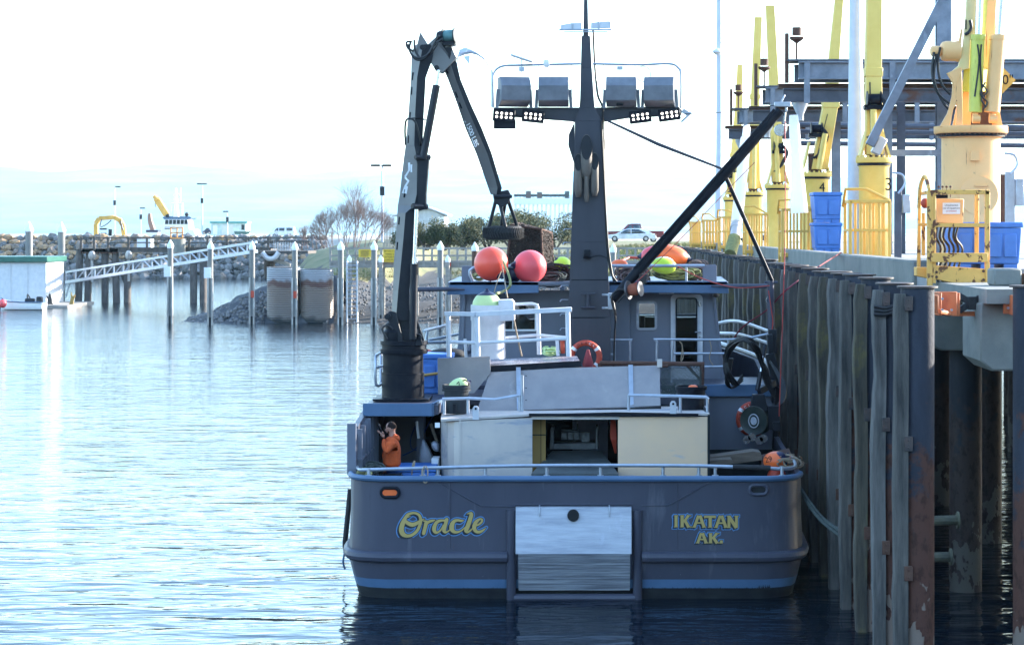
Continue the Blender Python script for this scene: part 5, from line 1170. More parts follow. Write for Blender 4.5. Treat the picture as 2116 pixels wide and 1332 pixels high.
# ------------------------------------------------------------------ dock cranes
def dock_crane(px, Y, ytt, wpx, boom, mat, label, name='dock_crane', winch=None, num=None):
    X = XP(px, Y); r = wpx / 2 / PM(Y); zt = ZP(ytt, Y); zb = 5.93
    root = thing(name, label, 'dock crane', (X, Y, zb), 'yellow dock cranes along the wharf')
    m = MB(); m.lathe([(r, zb), (r, zt - .25), (r * 1.05, zt - .22), (r * 1.05, zt - .12)], (X, Y, 0), 28); m.box((X, Y - r - .02, zt - .9), (.28 * r, .08, .25 * r)); m.build('pedestal', mat, root, smooth=50)
    m = MB(); m.lathe([(r * 1.18, zt - .13), (r * 1.22, zt - .1), (r * 1.22, zt)], (X, Y, 0), 28); m.build('turntable', mat, root, smooth=50)
    m = MB(); m.lathe([(r * 1.12, zt - .2), (r * 1.12, zt - .13)], (X, Y, 0), 28); m.build('slew_ring', BLACK, root)
    # side cheek plates flaring down to the turntable
    for s in (-1, 1):
        m = MB(); b0 = r * 1.05; b1 = r * .5; h = r * 2.2
        m.prism([(X + s * b0, Y - r * .7, zt), (X + s * b0, Y + r * .7, zt), (X + s * b1, Y + r * .45, zt + h), (X + s * b1, Y - r * .45, zt + h), (X + s * b0 * .72, Y - r * .6, zt + h * .45)], (-s * .06, 0, 0)); m.build('cheek_plate', mat, root)
    m = MB()
    for (xa, ya, wa), (xb, yb, wb) in zip(boom[:-1], boom[1:]):
        da, db = wa / 2 / PM(Y), wb / 2 / PM(Y); A, B = P(xa, ya, Y), P(xb, yb, Y)
        m.hexa([A + V(-da, -da, 0), A + V(da, -da, 0), A + V(da, da, 0), A + V(-da, da, 0), B + V(-db, -db, 0), B + V(db, -db, 0), B + V(db, db, 0), B + V(-db, db, 0)])
    m.build('boom', mat, root, smooth=0, bevel=.01)
    xa, ya, wa = boom[1]; m = MB(); m.box(P(xa, ya, Y), ((wa + 4) / PM(Y), (wa + 4) / PM(Y), .22)); m.build('boom_collar', mat, root, bevel=.01)
    m = MB(); m.box((X, Y, zt + r * .7), (r * .9, r * 1.0, r * 1.4)); m.build('boom_foot', RUSTM, root)
    m = MB(); m.beam(P(xa - wa * .2, ya + 20, Y - wa / 2 / PM(Y) - .01), P(boom[0][0] - wa * .2, boom[0][1] - 20, Y - wa / 2 / PM(Y) - .01), .03, .02); m.build('boom_line', HOSE, root)
    for k in range(10): a_ = PI + PI * (k + .5) / 10; m = MB(); m.cyl((X + math.cos(a_) * r * 1.13, Y + math.sin(a_) * r * 1.13, zt), .03, .05, 6); m.build('bolt', mat, root)
    m = MB(); A, B = P(boom[0][0], boom[0][1], Y - boom[0][2] / PM(Y)), P(boom[1][0], boom[1][1], Y - boom[1][2] / PM(Y)); m.tube([A, A + (B - A) * .55], .09 * r / .42, 10); cy = m.build('lift_cylinder', mat, root)
    if winch:
        c = P(winch[0], winch[1], Y - r * .9); m = MB(); m.lathe([(.2, -.02), (.2, 0), (.13, .02), (.13, .3), (.2, .32), (.2, .34)], c + V(-.17, 0, 0), 16, (1, 0, 0)); m.box(c + V(0, .1, -.2), (.5, .3, .12)); w_ = m.build('winch', BLACK, root)
        m = MB()
        for k in range(4): m.tube(spline([c + V(.16, -.05, .02 * k), c + V(.26 + .03 * k, -.1, -.25), c + V(.1, -.12, -.6 - .05 * k), c + V(-.02 - .06 * k, -.05, -.95)], 4), .022, 5)
        m.build('crane_hose', HOSE, root)
    if num: text_mesh(num[0], num[3], BLACK, root, 'crane_number', face_cam(P(num[1], num[2], Y - r * .93), 20), .003)
    return root
dock_crane(1684, 65, 357, 57, [(1692, 350, 34), (1716, 216, 30), (1722, 130, 22), (1737, -40, 16)], YEL, 'lime yellow dock crane numbered 4 behind the stack of blue tubs', winch=(1688, 266), num=('4', 1699, 388, .42))
dock_crane(1607, 78.6, 382, 45, [(1608, 376, 26), (1600, 200, 20), (1591, 12, 18)], YEL, 'pale yellow dock crane with tall boom between the cloth chute and the black boom', winch=(1609, 303))
dock_crane(1556, 89, 397, 39, [(1558, 390, 24), (1560, 200, 17), (1567, 36, 15)], YEL, 'yellow dock crane with slim upright boom, third of the pale ones back')
dock_crane(1514, 101, 408, 33, [(1515, 402, 30), (1520, 320, 20), (1527, 210, 14), (1529, 134, 11)], YEL, 'farthest yellow dock crane, short boom, behind the grey light pole', winch=(1512, 357))
dock_crane(1806, 51, 326, 62, [(1806, 320, 36), (1804, 150, 32), (1806, -40, 30)], YEL, 'yellow dock crane with vertical boom standing behind the thick grey pole', winch=(1807, 205), num=('3', 1836, 382, .45))
# nearest crane, peach, with open boom foot and two lift cylinders
Yc = 38.8; X0 = XP(2006, Yc); zt = ZP(262, Yc); r1 = 60 / PM(Yc)
YELP = mk('sunned pale yellow paint', (.8, .62, .3), .5, col2=(.72, .54, .22), scale=2, rust=((.2, .09, .04), .7, 6, (1, 1, .6), .04))
near = thing('dock_crane', 'peach coloured rust streaked dock crane with twin cylinders at the right', 'dock crane', (X0, Yc, 5.93), 'yellow dock cranes along the wharf')
m = MB(); m.lathe([(r1, 5.93), (r1, zt - .22), (r1 * 1.08, zt - .2)], (X0, Yc, 0), 40); m.build('pedestal', PEACH, near, smooth=50)
m = MB(); m.lathe([(.36, 0), (.36, .02)], (X0 + .05, Yc - r1 - .005, ZP(405, Yc)), 24, (0, 1, 0)); m.box(P(2014, 322, Yc - r1 - .03), (.16, .08, .18)); m.box(P(2028, 384, Yc - r1 - .02), (.25, .04, .02)); m.build('access_cover', PEACH, near)
m = MB(); m.lathe([(r1 * 1.22, zt - .14), (r1 * 1.26, zt - .12), (r1 * 1.26, zt)], (X0, Yc, 0), 40); tt = m.build('turntable', PEACH, near, smooth=50)
for k in range(22):
    a = PI + PI * (k + .5) / 22; m = MB(); m.cyl((X0 + math.cos(a) * r1 * 1.17, Yc + math.sin(a) * r1 * 1.17, zt - .17), .022, .04, 6); m.build('bolt', RUSTM, tt)
m = MB(); m.lathe([(r1 * 1.16, zt - .2), (r1 * 1.16, zt - .14)], (X0, Yc, 0), 40); m.build('slew_ring', BLACK, near)
def plate(poly, Y, dy, name, mat=PEACH, par=near): m = MB(); m.pp(poly, Y, dy); return m.build(name, mat, par, bevel=.008)
plate([(1942, 262), (1958, 234), (1967, 200), (1969, 172), (1958, 154), (1982, 140), (1988, 150), (1990, 262), (1976, 262), (1977, 214), (1970, 226), (1963, 262)], Yc - .35, .06, 'cheek_plate')
plate([(1964, 150), (1981, 136), (1990, 95), (1996, 30), (1999, -40), (2019, -40), (2015, 76), (2006, 80), (2003, 142), (1985, 146)], Yc - .3, .1, 'boom_side', YELP)
plate([(1992, 145), (2052, 128), (2060, 262), (1992, 262)], Yc + .25, .1, 'boom_foot', RUSTM)
plate([(1978, 100), (1986, 60), (1990, 60), (1984, 110)], Yc - .31, .05, 'boom_side', PEACH)
plate([(1968, 262), (1978, 215), (1990, 165), (1998, 130), (2004, 60), (2020, -40), (2036, -40), (2012, 120), (2006, 262)], Yc + .1, .05, 'cheek_plate')
plate([(2050, 262), (2060, 200), (2072, 262)], Yc - .3, .05, 'cheek_plate'); plate([(1956, 152), (1986, 138), (1988, 146), (1972, 184), (1966, 160)], Yc - .36, .08, 'cheek_plate')
m = MB(); m.hexa([P(1988, 190, Yc - .2), P(2012, 190, Yc - .2), P(2045, 190, Yc + .3), P(2012, 190, Yc + .35), P(2004, -40, Yc - .2), P(2026, -40, Yc - .2), P(2060, -40, Yc + .3), P(2040, -40, Yc + .35)]); m.build('boom', LIMEY, near, bevel=.01)
plate([(2028, 140), (2034, -40), (2062, -40), (2052, 140)], Yc + .05, .2, 'boom_side')
text_mesh('1', .26, BLACK, near, 'crane_number', face_cam(P(1996, 52, Yc - .33), 0), .003); m = MB(); m.tube(spline([P(2005, 42, Yc - .34), P(2007, 56, Yc - .34), P(2003, 66, Yc - .34), P(1994, 72, Yc - .34)], 4), .03, 6); m.build('lift_hook', CHAR, near)
for (a, b, w1, cm) in (((2015, 232), (2021, 78), 14, LIMEY), ((2050, 232), (2062, 78), 16, PEACH)):
    m = MB(); m.tube([P(a[0], a[1], Yc - .42), P(b[0], b[1], Yc - .42)], w1 / PM(Yc), 18); m.lathe([(w1 * 1.1 / PM(Yc), -.04), (w1 * 1.1 / PM(Yc), .05)], P(b[0], b[1], Yc - .42), 18, P(b[0], b[1], Yc) - P(a[0], a[1], Yc)); lc = m.build('lift_cylinder', cm, near)
    d = (P(b[0], b[1], Yc - .42) - P(a[0], a[1], Yc - .42)); m = MB(); m.tube([P(b[0], b[1], Yc - .42), P(b[0], b[1], Yc - .42) + d * .9], .065, 12); m.build('cylinder_rod', STEEL, lc)
    m = MB(); m.tube([P(a[0], a[1] + 2, Yc - .42), P(a[0] + 1, a[1] + 18, Yc - .42)], .06, 8); m.lathe([(.08, -.07), (.08, .07)], P(a[0] + 2, a[1] + 14, Yc - .42), 14, (1, 0, 0)); m.build('cylinder_foot', PEACH, lc)
m = MB(); m.lathe([(.14, 0), (.17, .02), (.19, .08), (.19, .28), (.2, .3), (.2, .34)], P(1945, 106, Yc - .2), 20, (1, .1, 0)); m.lathe([(.08, -.2), (.1, -.18), (.1, -.03), (.07, 0)], P(1945, 106, Yc - .2), 12, (1, .1, 0)); m.build('slew_gearbox', PEACH, near)
m = MB()
for q in ([(1943, 98), (1938, 130), (1944, 170), (1964, 196)], [(1930, 108), (1926, 150), (1936, 190), (1962, 214)], [(1935, 112), (1930, 165), (1945, 205), (1962, 228)]): m.tube(spline([P(a, b, Yc - .3) for a, b in q], 5), .024, 6)
for q in ([(2030, 175), (2040, 190), (2028, 205), (2038, 222)], [(2036, 170), (2026, 195), (2040, 212), (2030, 228)], [(2020, 92), (2023, 130), (2014, 200)], [(2028, 92), (2026, 130), (2030, 200)]): m.tube(spline([P(a, b, Yc - .55) for a, b in q], 5), .016, 6)
m.build('crane_hose', HOSE, near)
sgn = thing('warning_sign', 'yellow diamond sign lettered 10 beside the nearest crane boom', 'sign', P(2078, 165, Yc + .6))
m = MB(); c = P(2070, 166, Yc + .6); m.prism([c + V(0, 0, -.27), c + V(.27, 0, 0), c + V(0, 0, .27), c + V(-.27, 0, 0)], (0, .01, 0)); m.build('sign_board', mk('yellow sign sheet', (.6, .4, .09), .5), sgn)
text_mesh('10"', .26, BLACK, sgn, 'sign_lettering', face_cam(c + V(.05, -.01, 0)), .002)

# ------------------------------------------------------------------ operator cages
def cage(px0, px1, yt, yb, Y, mat, label, depth=1.0, arch=True):
    x0, x1, zt_, zb_ = XP(px0, Y), XP(px1, Y), ZP(yt, Y), ZP(yb, Y); k = (x1 - x0); zf = zb_ + (zt_ - zb_) * .2
    root = thing('operator_cage', label, 'crane cage', ((x0 + x1) / 2, Y, zb_), 'crane operator cages on the wharf edge'); b_ = .075 if k < 1.2 else .08
    def bar(a, c, w=b_, nm='cage_bar'): m = MB(); m.beam(a, c, w, w); m.build(nm, mat, root, bevel=.004)
    for yy in (Y, Y + depth):
        bar((x0, yy, zb_), (x0, yy, zt_), b_, 'cage_post'); bar((x1, yy, zb_), (x1, yy, zt_), b_, 'cage_post')
        bar((x0, yy, zt_), (x1, yy, zt_), b_, 'top_rail'); bar((x0 + b_, yy, zf + (zt_ - zf) * .5), (x1 - b_, yy, zf + (zt_ - zf) * .5), b_ * .9, 'mid_rail')
        for f in (.27, .5, .74): bar((x0 + (x1 - x0) * f, yy + .01, zb_ + .02), (x0 + (x1 - x0) * f, yy + .01, zt_ - .02), b_ * .8)
    for xx in (x0, x1):
        bar((xx, Y, zt_), (xx, Y + depth, zt_), b_, 'top_rail'); bar((xx, Y, zf + (zt_ - zf) * .5), (xx, Y + depth, zf + (zt_ - zf) * .5), b_ * .8, 'mid_rail')
    m = MB(); m.bx(x0, x1, Y - .01, Y + depth, zf - .12, zf); m.build('cage_floor', mat, root, bevel=.006)
    m = MB(); m.prism([(x0 + .02, Y + .1, zf - .14), (x1 - .02, Y + .1, zf - .14), (x1 - .02, Y + .1, zb_ + .05), (x0 + k * .45, Y + .1, zb_ + .18)], (0, .05, 0)); m.build('toe_plate', mat, root)
    if arch:
        m = MB(); m.tube([(x0 - .05, Y + depth, zt_ - .1), (x0 - .05, Y + .5, zt_ + .3), (x0 + k * .45, Y + .3, zt_ + .3), (x1, Y, zt_ + .02)], b_ * .5, 8); m.build('sloping_bar', mat, root)
    return root
cage(1757, 1838, 416, 565, 49, YELW, 'golden yellow operator cage beside the thick grey pole, second nearest')
cage(1617, 1678, 433, 545, 62, YELW, 'yellow operator cage just left of the stacked blue tubs')
cage(1541, 1586, 443, 535, 75, YELW, 'yellow operator cage between the white hose and the black strut')
cage(1488, 1528, 449, 522, 85, YELW, 'yellow operator cage just left of the long white hose')
cage(1455, 1481, 455, 516, 97, YELW, 'small yellow operator cage far along the wharf')
cage(1428, 1447, 459, 512, 108, YELW, 'farthest tiny yellow operator cage at the end of the wharf')
Yn = 35.6; nc = thing('operator_cage', 'rust eaten yellow operator cage with control box, nearest on the right', 'crane cage', (XP(1970, Yn), Yn, ZP(600, Yn)), 'crane operator cages on the wharf edge')
def nb_(a, b, w=.08, nm='cage_bar', Ya=Yn, Yb_=None, mt=RYEL): m = MB(); m.beam(P(a[0], a[1], Ya), P(b[0], b[1], Yb_ or Ya), w, w); return m.build(nm, mt, nc, bevel=.006)
nb_((1921, 395), (1921, 590), .09, 'cage_post'); nb_((1930, 398), (1930, 585), .06, 'cage_post'); nb_((2040, 395), (2040, 585), .08, 'cage_post'); nb_((1898, 570), (1900, 420), .06, 'cage_post', Yn + .9); nb_((2018, 530), (2018, 400), .07, 'cage_post', Yn + .7); nb_((1908, 528), (1908, 440), .06, 'cage_post', Yn + .7)
nb_((1921, 397), (2044, 397), .08, 'top_rail'); nb_((1926, 465), (2038, 465), .07, 'mid_rail'); nb_((1922, 397), (1906, 400), .06, 'top_rail', Yn, Yn + .8); nb_((1898, 464), (1922, 464), .05, 'mid_rail', Yn + .5)
nb_((1921, 532), (2040, 532), .16, 'cage_floor_edge')
m = MB(); m.tube(spline([P(1899, 430, Yn + .6), P(1902, 385, Yn + .5), P(1911, 364, Yn + .4), P(1919, 385, Yn), P(1922, 400, Yn)], 4), .035, 8); m.build('arch_bar', RYEL, nc)
m = MB(); m.prism([P(1926, 548, Yn - .02), P(2042, 556, Yn - .02), P(2042, 600, Yn - .02), P(1996, 590, Yn - .02), P(1926, 575, Yn - .02)], (0, .5, 0)); m.build('step_box', RYEL, nc, bevel=.008); m = MB(); m.pp([(1894, 552), (1921, 552), (1921, 576), (1894, 570)], Yn + .3, .3); m.build('side_step_box', RYEL, nc, bevel=.008)
for q in ((1935, 562), (1935, 572), (2032, 560), (2032, 578)): m = MB(); m.cyl(P(q[0], q[1], Yn - .02), .025, -.025, 6, (0, 1, 0)); m.build('bolt', RUSTM, nc)
m = MB(); m.pp([(1935, 410), (1992, 411), (1990, 462), (1935, 460)], Yn + .25, .3); cb = m.build('control_box', PEACH, nc, bevel=.01)
m = MB(); m.pp([(1948, 419), (1984, 419), (1984, 442), (1948, 442)], Yn + .23, .01); m.build('notice_plate', WHITE, cb); 
for i, (s_, c_) in enumerate((('Unauthorized', BLACK), ('use of equipment', BLACK), ('prohibited', LRING))): text_mesh(s_, .042, c_, cb, 'notice_lettering', face_cam(P(1966, 424 + i * 6, Yn + .224)), .0005)
for k in range(4): m = MB(); m.tube([P(1940 + k * 8, 408, Yn + .3), P(1940 + k * 8, 390, Yn + .3)], .008, 6); m.ball(P(1940 + k * 8, 386, Yn + .3), .022, 8, 6); m.build('control_lever', RUSTM, cb)
m = MB(); m.bx(XP(1936, Yn), XP(1964, Yn), Yn + .26, Yn + .4, ZP(409, Yn), ZP(402, Yn)); m.build('valve_bank', BLACK, cb)
m = MB(); m.ball(P(1911, 420, Yn + .1), .09, 10, 8, (.8, .5, 1)); m.build('stop_button', LRING, cb)
m = MB()
for k in range(6): m.tube(spline([P(1938 + k * 9, 460, Yn + .4), P(1936 + k * 8 + rnd.uniform(-4, 4), 490, Yn + .4), P(1944 + k * 9, 515, Yn + .5), P(1930 + k * 10, 560, Yn + .6), P(1950 + k * 8, 595, Yn + .3), P(1975 + k * 5, 608 + k, Yn + .2), P(2010, 600 + k, Yn + .4)], 4), .022, 5)
m.build('control_hose', HOSE, nc)

# ------------------------------------------------------------------ insulated fish tubs
def tote(x0, x1, y0, y1, z0, z1, label, group='blue insulated fish tubs on the wharf', name='fish_tub', flap=False):
    root = thing(name, label, 'fish tub', ((x0 + x1) / 2, (y0 + y1) / 2, z0), group); h = z1 - z0; w_ = x1 - x0
    m = MB(); m.hexa([(x0 + .05, y0 + .04, z0 + .1 * h), (x1 - .05, y0 + .04, z0 + .1 * h), (x1 - .05, y1 - .04, z0 + .1 * h), (x0 + .05, y1 - .04, z0 + .1 * h), (x0, y0, z1 - .12 * h), (x1, y0, z1 - .12 * h), (x1, y1, z1 - .12 * h), (x0, y1, z1 - .12 * h)]); b_ = m.build('tub_body', TOTE, root, bevel=.03, seg=2)
    m = MB(); m.bx(x0 - .02, x1 + .02, y0 - .02, y1 + .02, z1 - .12 * h + .002, z1); m.build('lid', TOTE, root, bevel=.025, seg=2)
    n_ = max(2, int(w_ / .3))
    for i in range(n_):
        a = x0 + .08 + (w_ - .16) * i / n_; m = MB(); m.bx(a + .02, a + (w_ - .16) / n_ - .02, y0 - .012, y0 + .06, z0 + .25 * h, z1 - .25 * h); m.build('panel_rib', TOTE, b_, bevel=.012)
    for a in (x0 + .08, (x0 + x1) / 2 - .12, x1 - .32): m = MB(); m.bx(a, a + .24, y0 + .05, y1 - .05, z0, z0 + .1 * h); m.build('tub_foot', TOTE, root)
    return root
Yt_ = 61; a, b = XP(1682, Yt_), XP(1740, Yt_)
tote(a, b, Yt_, Yt_ + 1.1, ZP(520, Yt_), ZP(460, Yt_), 'blue fish tub, bottom one of the stack of two beside the thick grey pole')
tote(a, b, Yt_, Yt_ + 1.1, ZP(459.5, Yt_), ZP(397, Yt_), 'blue fish tub resting on top of another beside the thick grey pole')
tote(XP(1985, 36.2), XP(2130, 36.2), 36.9, 38.0, 5.93, ZP(459, 36.9), 'long blue fish tub in front of the nearest crane pedestal')

# ------------------------------------------------------------------ galvanised ice gantries
def gantry(Y, px0, ytop, label, extra=True):
    x0, zt_ = XP(px0, Y), ZP(ytop, Y); s = 1
    root = thing('ice_gantry', label, 'steel gantry', (x0 + 6, Y, 5.93), 'galvanised conveyor gantries over the wharf')
    m = MB(); m.ibeam((x0, Y, zt_ - .27), (28, Y, zt_ - .27), .3, .5, .04); m.build('top_beam', GALV, root)
    m = MB(); m.ibeam((x0, Y + 1.2, zt_ - .27), (28, Y + 1.2, zt_ - .27), .3, .5, .04); m.build('top_beam', GALV, root)
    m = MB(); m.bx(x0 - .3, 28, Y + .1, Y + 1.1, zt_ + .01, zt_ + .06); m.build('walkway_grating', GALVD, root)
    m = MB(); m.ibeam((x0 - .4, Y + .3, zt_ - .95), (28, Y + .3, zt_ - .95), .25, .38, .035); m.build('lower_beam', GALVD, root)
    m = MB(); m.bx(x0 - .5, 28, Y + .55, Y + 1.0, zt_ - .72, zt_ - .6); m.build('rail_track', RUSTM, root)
    for i in range(9): x = x0 + .15 + i * 2.4; m = MB(); m.bx(x, x + .16, Y - .14, Y - .02, zt_ - 1.2, zt_ - .03); m.build('hanger_plate', GALV, root)
    m = MB(); m.lathe([(.22, 0), (.22, -.12), (.1, -.38), (.1, -.55)], (x0 + .1, Y + .5, zt_ - 1.1), 14); m.build('discharge_spout', RAIL, root)
    m = MB(); m.lathe([(.13, 0), (.13, .22)], (x0 - .02, Y + .3, zt_ + .75), 14); m.lathe([(.03, 0), (.03, .5), (.2, .62), (.2, .68)], (x0 - .02, Y + .3, zt_ + .02), 12); m.bx(x0 - .35, x0 - .25, Y + .2, Y + .4, zt_ - .6, zt_ + .8); m.build('motor', RUSTM, root)
    return root
gantry(58, 1650, 126, 'nearest galvanised gantry crossing above the wharf with a rusty motor on its end')
gantry(68.6, 1582, 180, 'middle galvanised gantry above the wharf, spout over the second tier of cranes')
gantry(79.8, 1528, 226, 'farthest galvanised gantry above the wharf with the slanted white hose')
def column(x0p, x1p, yt, Y, label, mat=GALV, zb=5.93):
    m = MB(); a, b = XP(x0p, Y), XP(x1p, Y); m.ibeam(((a + b) / 2, Y + (b - a) / 2, zb), ((a + b) / 2, Y + (b - a) / 2, ZP(yt, Y)), b - a, b - a, .03, (0, 1, 0))
    o = m.build('steel_column', mat); tag(o, label, 'steel column', 'upright columns of the wharf gantries'); center(o); return o
column(1937, 1966, -60, 60, 'tall grey steel column rising past the gantry behind the peach crane')
column(1822, 1844, 122, 60.5, 'grey steel column between the yellow crane and the long diagonal strut')
column(1720, 1737, 212, 70, 'grey steel column behind the numbered yellow crane')
column(1708, 1712, 262, 80, 'thin steel column standing farthest back behind the numbered crane', GALVD)
column(1855, 1871, 180, 62, 'dark round topped pipe column right of the diagonal strut', GALVD)
m = MB(); m.beam(P(1953, -10, 44), P(1797, 300, 44), .18, .18, (0, 1, 0)); dg_ = m.build('diagonal_strut', GALV); tag(dg_, 'long grey diagonal strut running up to the top edge of the photo', 'steel strut'); 
m = MB(); m.beam(P(1808, 318, 44.1), P(1825, 285, 44.1), .2, .24, (0, 1, 0)); sl = m.build('strut_floodlight', ALU, None, bevel=.02); tag(sl, 'boxy aluminium floodlight fixed to the foot of the diagonal strut', 'floodlight'); center(sl)
m = MB(); m.beam(P(1815, 316, 52), P(1946, 316, 52), .16, .16); hb = m.build('cross_beam', GALV); tag(hb, 'short horizontal grey beam behind the foot of the diagonal strut', 'steel beam'); center(hb)
for i, (yy, Yp) in enumerate(((296, 75), (258, 76), (272, 76.2))):
    m = MB(); m.tube([P(1648 if i else 1645, yy, Yp), P(2200, yy + 6, Yp)], .09, 8); hp = m.build('overhead_pipe', GALVD); tag(hp, ['dark pipe running level below the three gantries', 'upper dark pipe of the pair behind the gantries', 'lower dark pipe of the pair behind the gantries'][i], 'pipe'); center(hp)
# cloth ice chute and long hose
m = MB(); rr_ = [(238, 9), (260, 11), (330, 12), (400, 16), (440, 18)]
m.tube([P(1640 + (y - 238) * .06, y, 57.5) for y, r_ in rr_], [r_ / PM(57.5) for y, r_ in rr_], 16); cc = m.build('cloth_chute', CLOTHM, None, smooth=60); tag(cc, 'white cloth chute hanging from the nearest gantry spout', 'cloth chute'); center(cc)
hs = thing('ice_hose', 'long slanting white hose with ribbed lower end beside the black boom', 'hose', P(1512, 500, 70))
m = MB(); m.tube([P(1543, 266, 76), P(1541, 285, 75)], .14, 12); m.tube([P(1541, 288, 75), P(1522, 462, 71)], .2, 14); m.build('hose_pipe', CLOTHM, hs, smooth=50)
m = MB(); m.tube([P(1522, 462, 71), P(1518, 490, 70.5)], .17, 12); m.tube([P(1521, 468, 71), P(1520, 474, 70.8)], .2, 12); m.build('hose_coupling', ALU, hs)
m = MB(); a, b = P(1518, 490, 70.5), P(1509, 524, 70); n_ = 24; m.tube([a + (b - a) * i / n_ for i in range(n_ + 1)], [.2 + .02 * (i % 2) for i in range(n_ + 1)], 12); m.build('ribbed_hose', ROPEY, hs, smooth=50)
# poles
def pole(pts, radii, label, mat=POLEG, name='light_pole'):
    m = MB(); m.tube(pts, radii, 18); o = m.build(name, mat, None, smooth=60); tag(o, label, 'pole'); center(o); return o
pole([P(1770, 560, 52), P(1770, 300, 52), P(1768, 110, 52), P(1768, -60, 52)], [.235, .225, .17, .155], 'thick pale grey pole rising through the gantries past the top of the photo')
pole([P(1484, 500, 100), P(1486, 300, 100), P(1486, -60, 100)], [.17, .15, .13], 'slim pale grey light pole behind the black derrick boom')
m = MB(); m.tube([P(1486, 88, 99.8), P(1550, 86, 99.8)], .03, 6); m.tube([P(1550, 86, 99.8), P(1551, 115, 99.8)], .02, 6); m.lathe([(.02, .2), (.22, .08), (.24, 0), (.1, -.12)], P(1482, 108, 99.6), 16); m.build; ca = m.build('camera_dome', ALUW); tag(ca, 'domed camera and thin arm on the slim grey light pole', 'camera'); 
for i, (px, yt, yb, Y, w_, mt, lb) in enumerate(((1856, 395, 533, 47, .16, GALVD, 'dark upright channel with switch boxes beside the yellow crane'), (2088, 355, 465, 43, .2, RAIL, 'grey switchgear cabinet on channel legs right of the peach crane'), (2073, 360, 465, 43.2, .1, RUSTM, 'rusty upright channel between the peach crane and the grey cabinet'))):
    r_ = thing('switch_post', lb, 'switch post', P(px, yb, Y)); m = MB(); m.bx(XP(px, Y) - w_ / 2, XP(px, Y) + w_ / 2, Y, Y + .1, 5.93, ZP(yt, Y)); m.build('post', mt, r_, bevel=.006)
    if i < 2:
        m = MB(); m.bx(XP(px, Y) + .1, XP(px, Y) + .27, Y - .08, Y + .1, ZP(440 if i == 0 else 425, Y), ZP(402 if i == 0 else 370, Y)); m.build('switch_box', RAIL, r_, bevel=.01)
        m = MB(); m.tube(spline([P(px - 12, yt - 38, Y), P(px + 8, yt - 34, Y), P(px + 14, yt - 15, Y), P(px, yt + 5, Y)], 4), .03, 6); m.build('conduit', RAIL, r_)
# ------------------------------------------------------------------ loose things aboard
def buoy(px, py, Y, rpx, mat, label, sc=(1, 1, 1), tipm=NAVY, tip=(0, 0, 1), name='buoy', group='fishing floats aboard the boat', rot=None):
    c = P(px, py, Y); r = rpx / PM(Y); root = thing(name, label, 'buoy', c - V(0, 0, r * sc[2]), group)
    m = MB(); m.ball(c, r, 32, 20, sc, rot); m.build('float_body', mat, root, smooth=80)
    t = Vector(tip).normalized(); q = c + Vector((t.x * sc[0], t.y * sc[1], t.z * sc[2])) * r * .96
    if rot is not None: q = c + rot @ (Vector((t.x * sc[0], t.y * sc[1], t.z * sc[2])) * r * .96); t = rot @ t
    m = MB(); m.lathe([(r * .3, -r * .04), (r * .2, r * .06), (r * .1, r * .16), (r * .1, r * .24)], q, 14, t); m.build('float_eye', tipm, root); return root
buoy(1015, 545, 45.6, 35.5, BUOYR, 'large glossy coral red float, left one behind the port roof rail', tip=(.5, -.4, -.6))
buoy(1095, 551, 46, 34.5, BUOYP, 'large matt pink red float leaning at the end of the port roof rail', tip=(-.9, -.3, .1))
buoy(1058, 566, 46.1, 20, NAVY, 'dark navy float wedged between the two large red floats')
buoy(1162, 549, 47, 19, BUOYY, 'bright yellow green float half behind the mast', tip=(-.6, -.2, .7))
buoy(1353, 530, 47.2, 30, BUOYP, 'pink red end float lying behind the black boom on the roof', sc=(1, .8, .75), tip=(-1, 0, 0))
buoy(1383, 528, 46.9, 37, BUOYO, 'long orange float lying on top of the rope coils', sc=(1.1, .8, .62), tip=(1, 0, 0), rot=Matrix.Rotation(R(10), 3, 'Y'))
buoy(1371, 547, 46.5, 24, WHITE, 'white float under the long orange float', sc=(1, .8, .72), tipm=WHITE, tip=(-1, 0, 0))
buoy(1372, 549, 46.1, 24, BUOYY, 'lime yellow oval float with navy end in front of the rope coils', sc=(1.1, .8, .72), tip=(1, 0, 0), rot=Matrix.Rotation(R(6), 3, 'Y'))
buoy(1280, 545, 47.5, 12, BUOYO, 'small orange float low behind the starboard roof rail', sc=(1.4, 1, .8))
b_ = buoy(1006, 632, 42.0, 30, BUOYL, 'pale lime float with blue crown sitting in the chute cylinder', tip=(0, 0, 1))
m = MB(); c = P(1006, 632, 42.0); r = 30 / PM(42)
m.lathe([(r * 1.006 * math.sin(R(a)), r * 1.006 * math.cos(R(a))) for a in (42, 34, 26, 18, 10, 3)], c, 28, caps=False); m.build('blue_crown', NAVY, b_, smooth=80)
bb = buoy(948, 800, 39.95, 24, BUOYL, 'pale lime oval float marked in black sticking out of the grey bin', sc=(1, .8, .78), tip=(1, 0, 0), rot=Matrix.Rotation(R(-28), 3, 'Y'))
m = MB(); m.tube(spline([P(956, 786, 39.68), P(962, 785, 39.7), P(967, 790, 39.72), P(968, 796, 39.74)], 3), .014, 5); m.tube([P(944, 793, 39.7), P(948, 788, 39.68), P(949, 795, 39.7)], .012, 5); m.build('black_marking', BLACK, bb)
b3 = buoy(1604, 952, 38.9, 27, BUOYO, 'orange float numbered 29 on the starboard quarter beside the rope', sc=(1, 1, .75), tip=(.8, -.3, .5)); 
text_mesh('29', .15, BLACK, b3, 'float_number', face_cam(P(1588, 949, 38.66), -25, 15), .002)
m = MB(); c = P(1610, 952, 38.85); m.ball(c, .18, 20, 12); m.build('navy_band', NAVY, b3, smooth=80)
buoy(1628, 955, 39.2, 22, BUOYP, 'faded pink float tucked behind the numbered orange float', sc=(1, 1, .75))
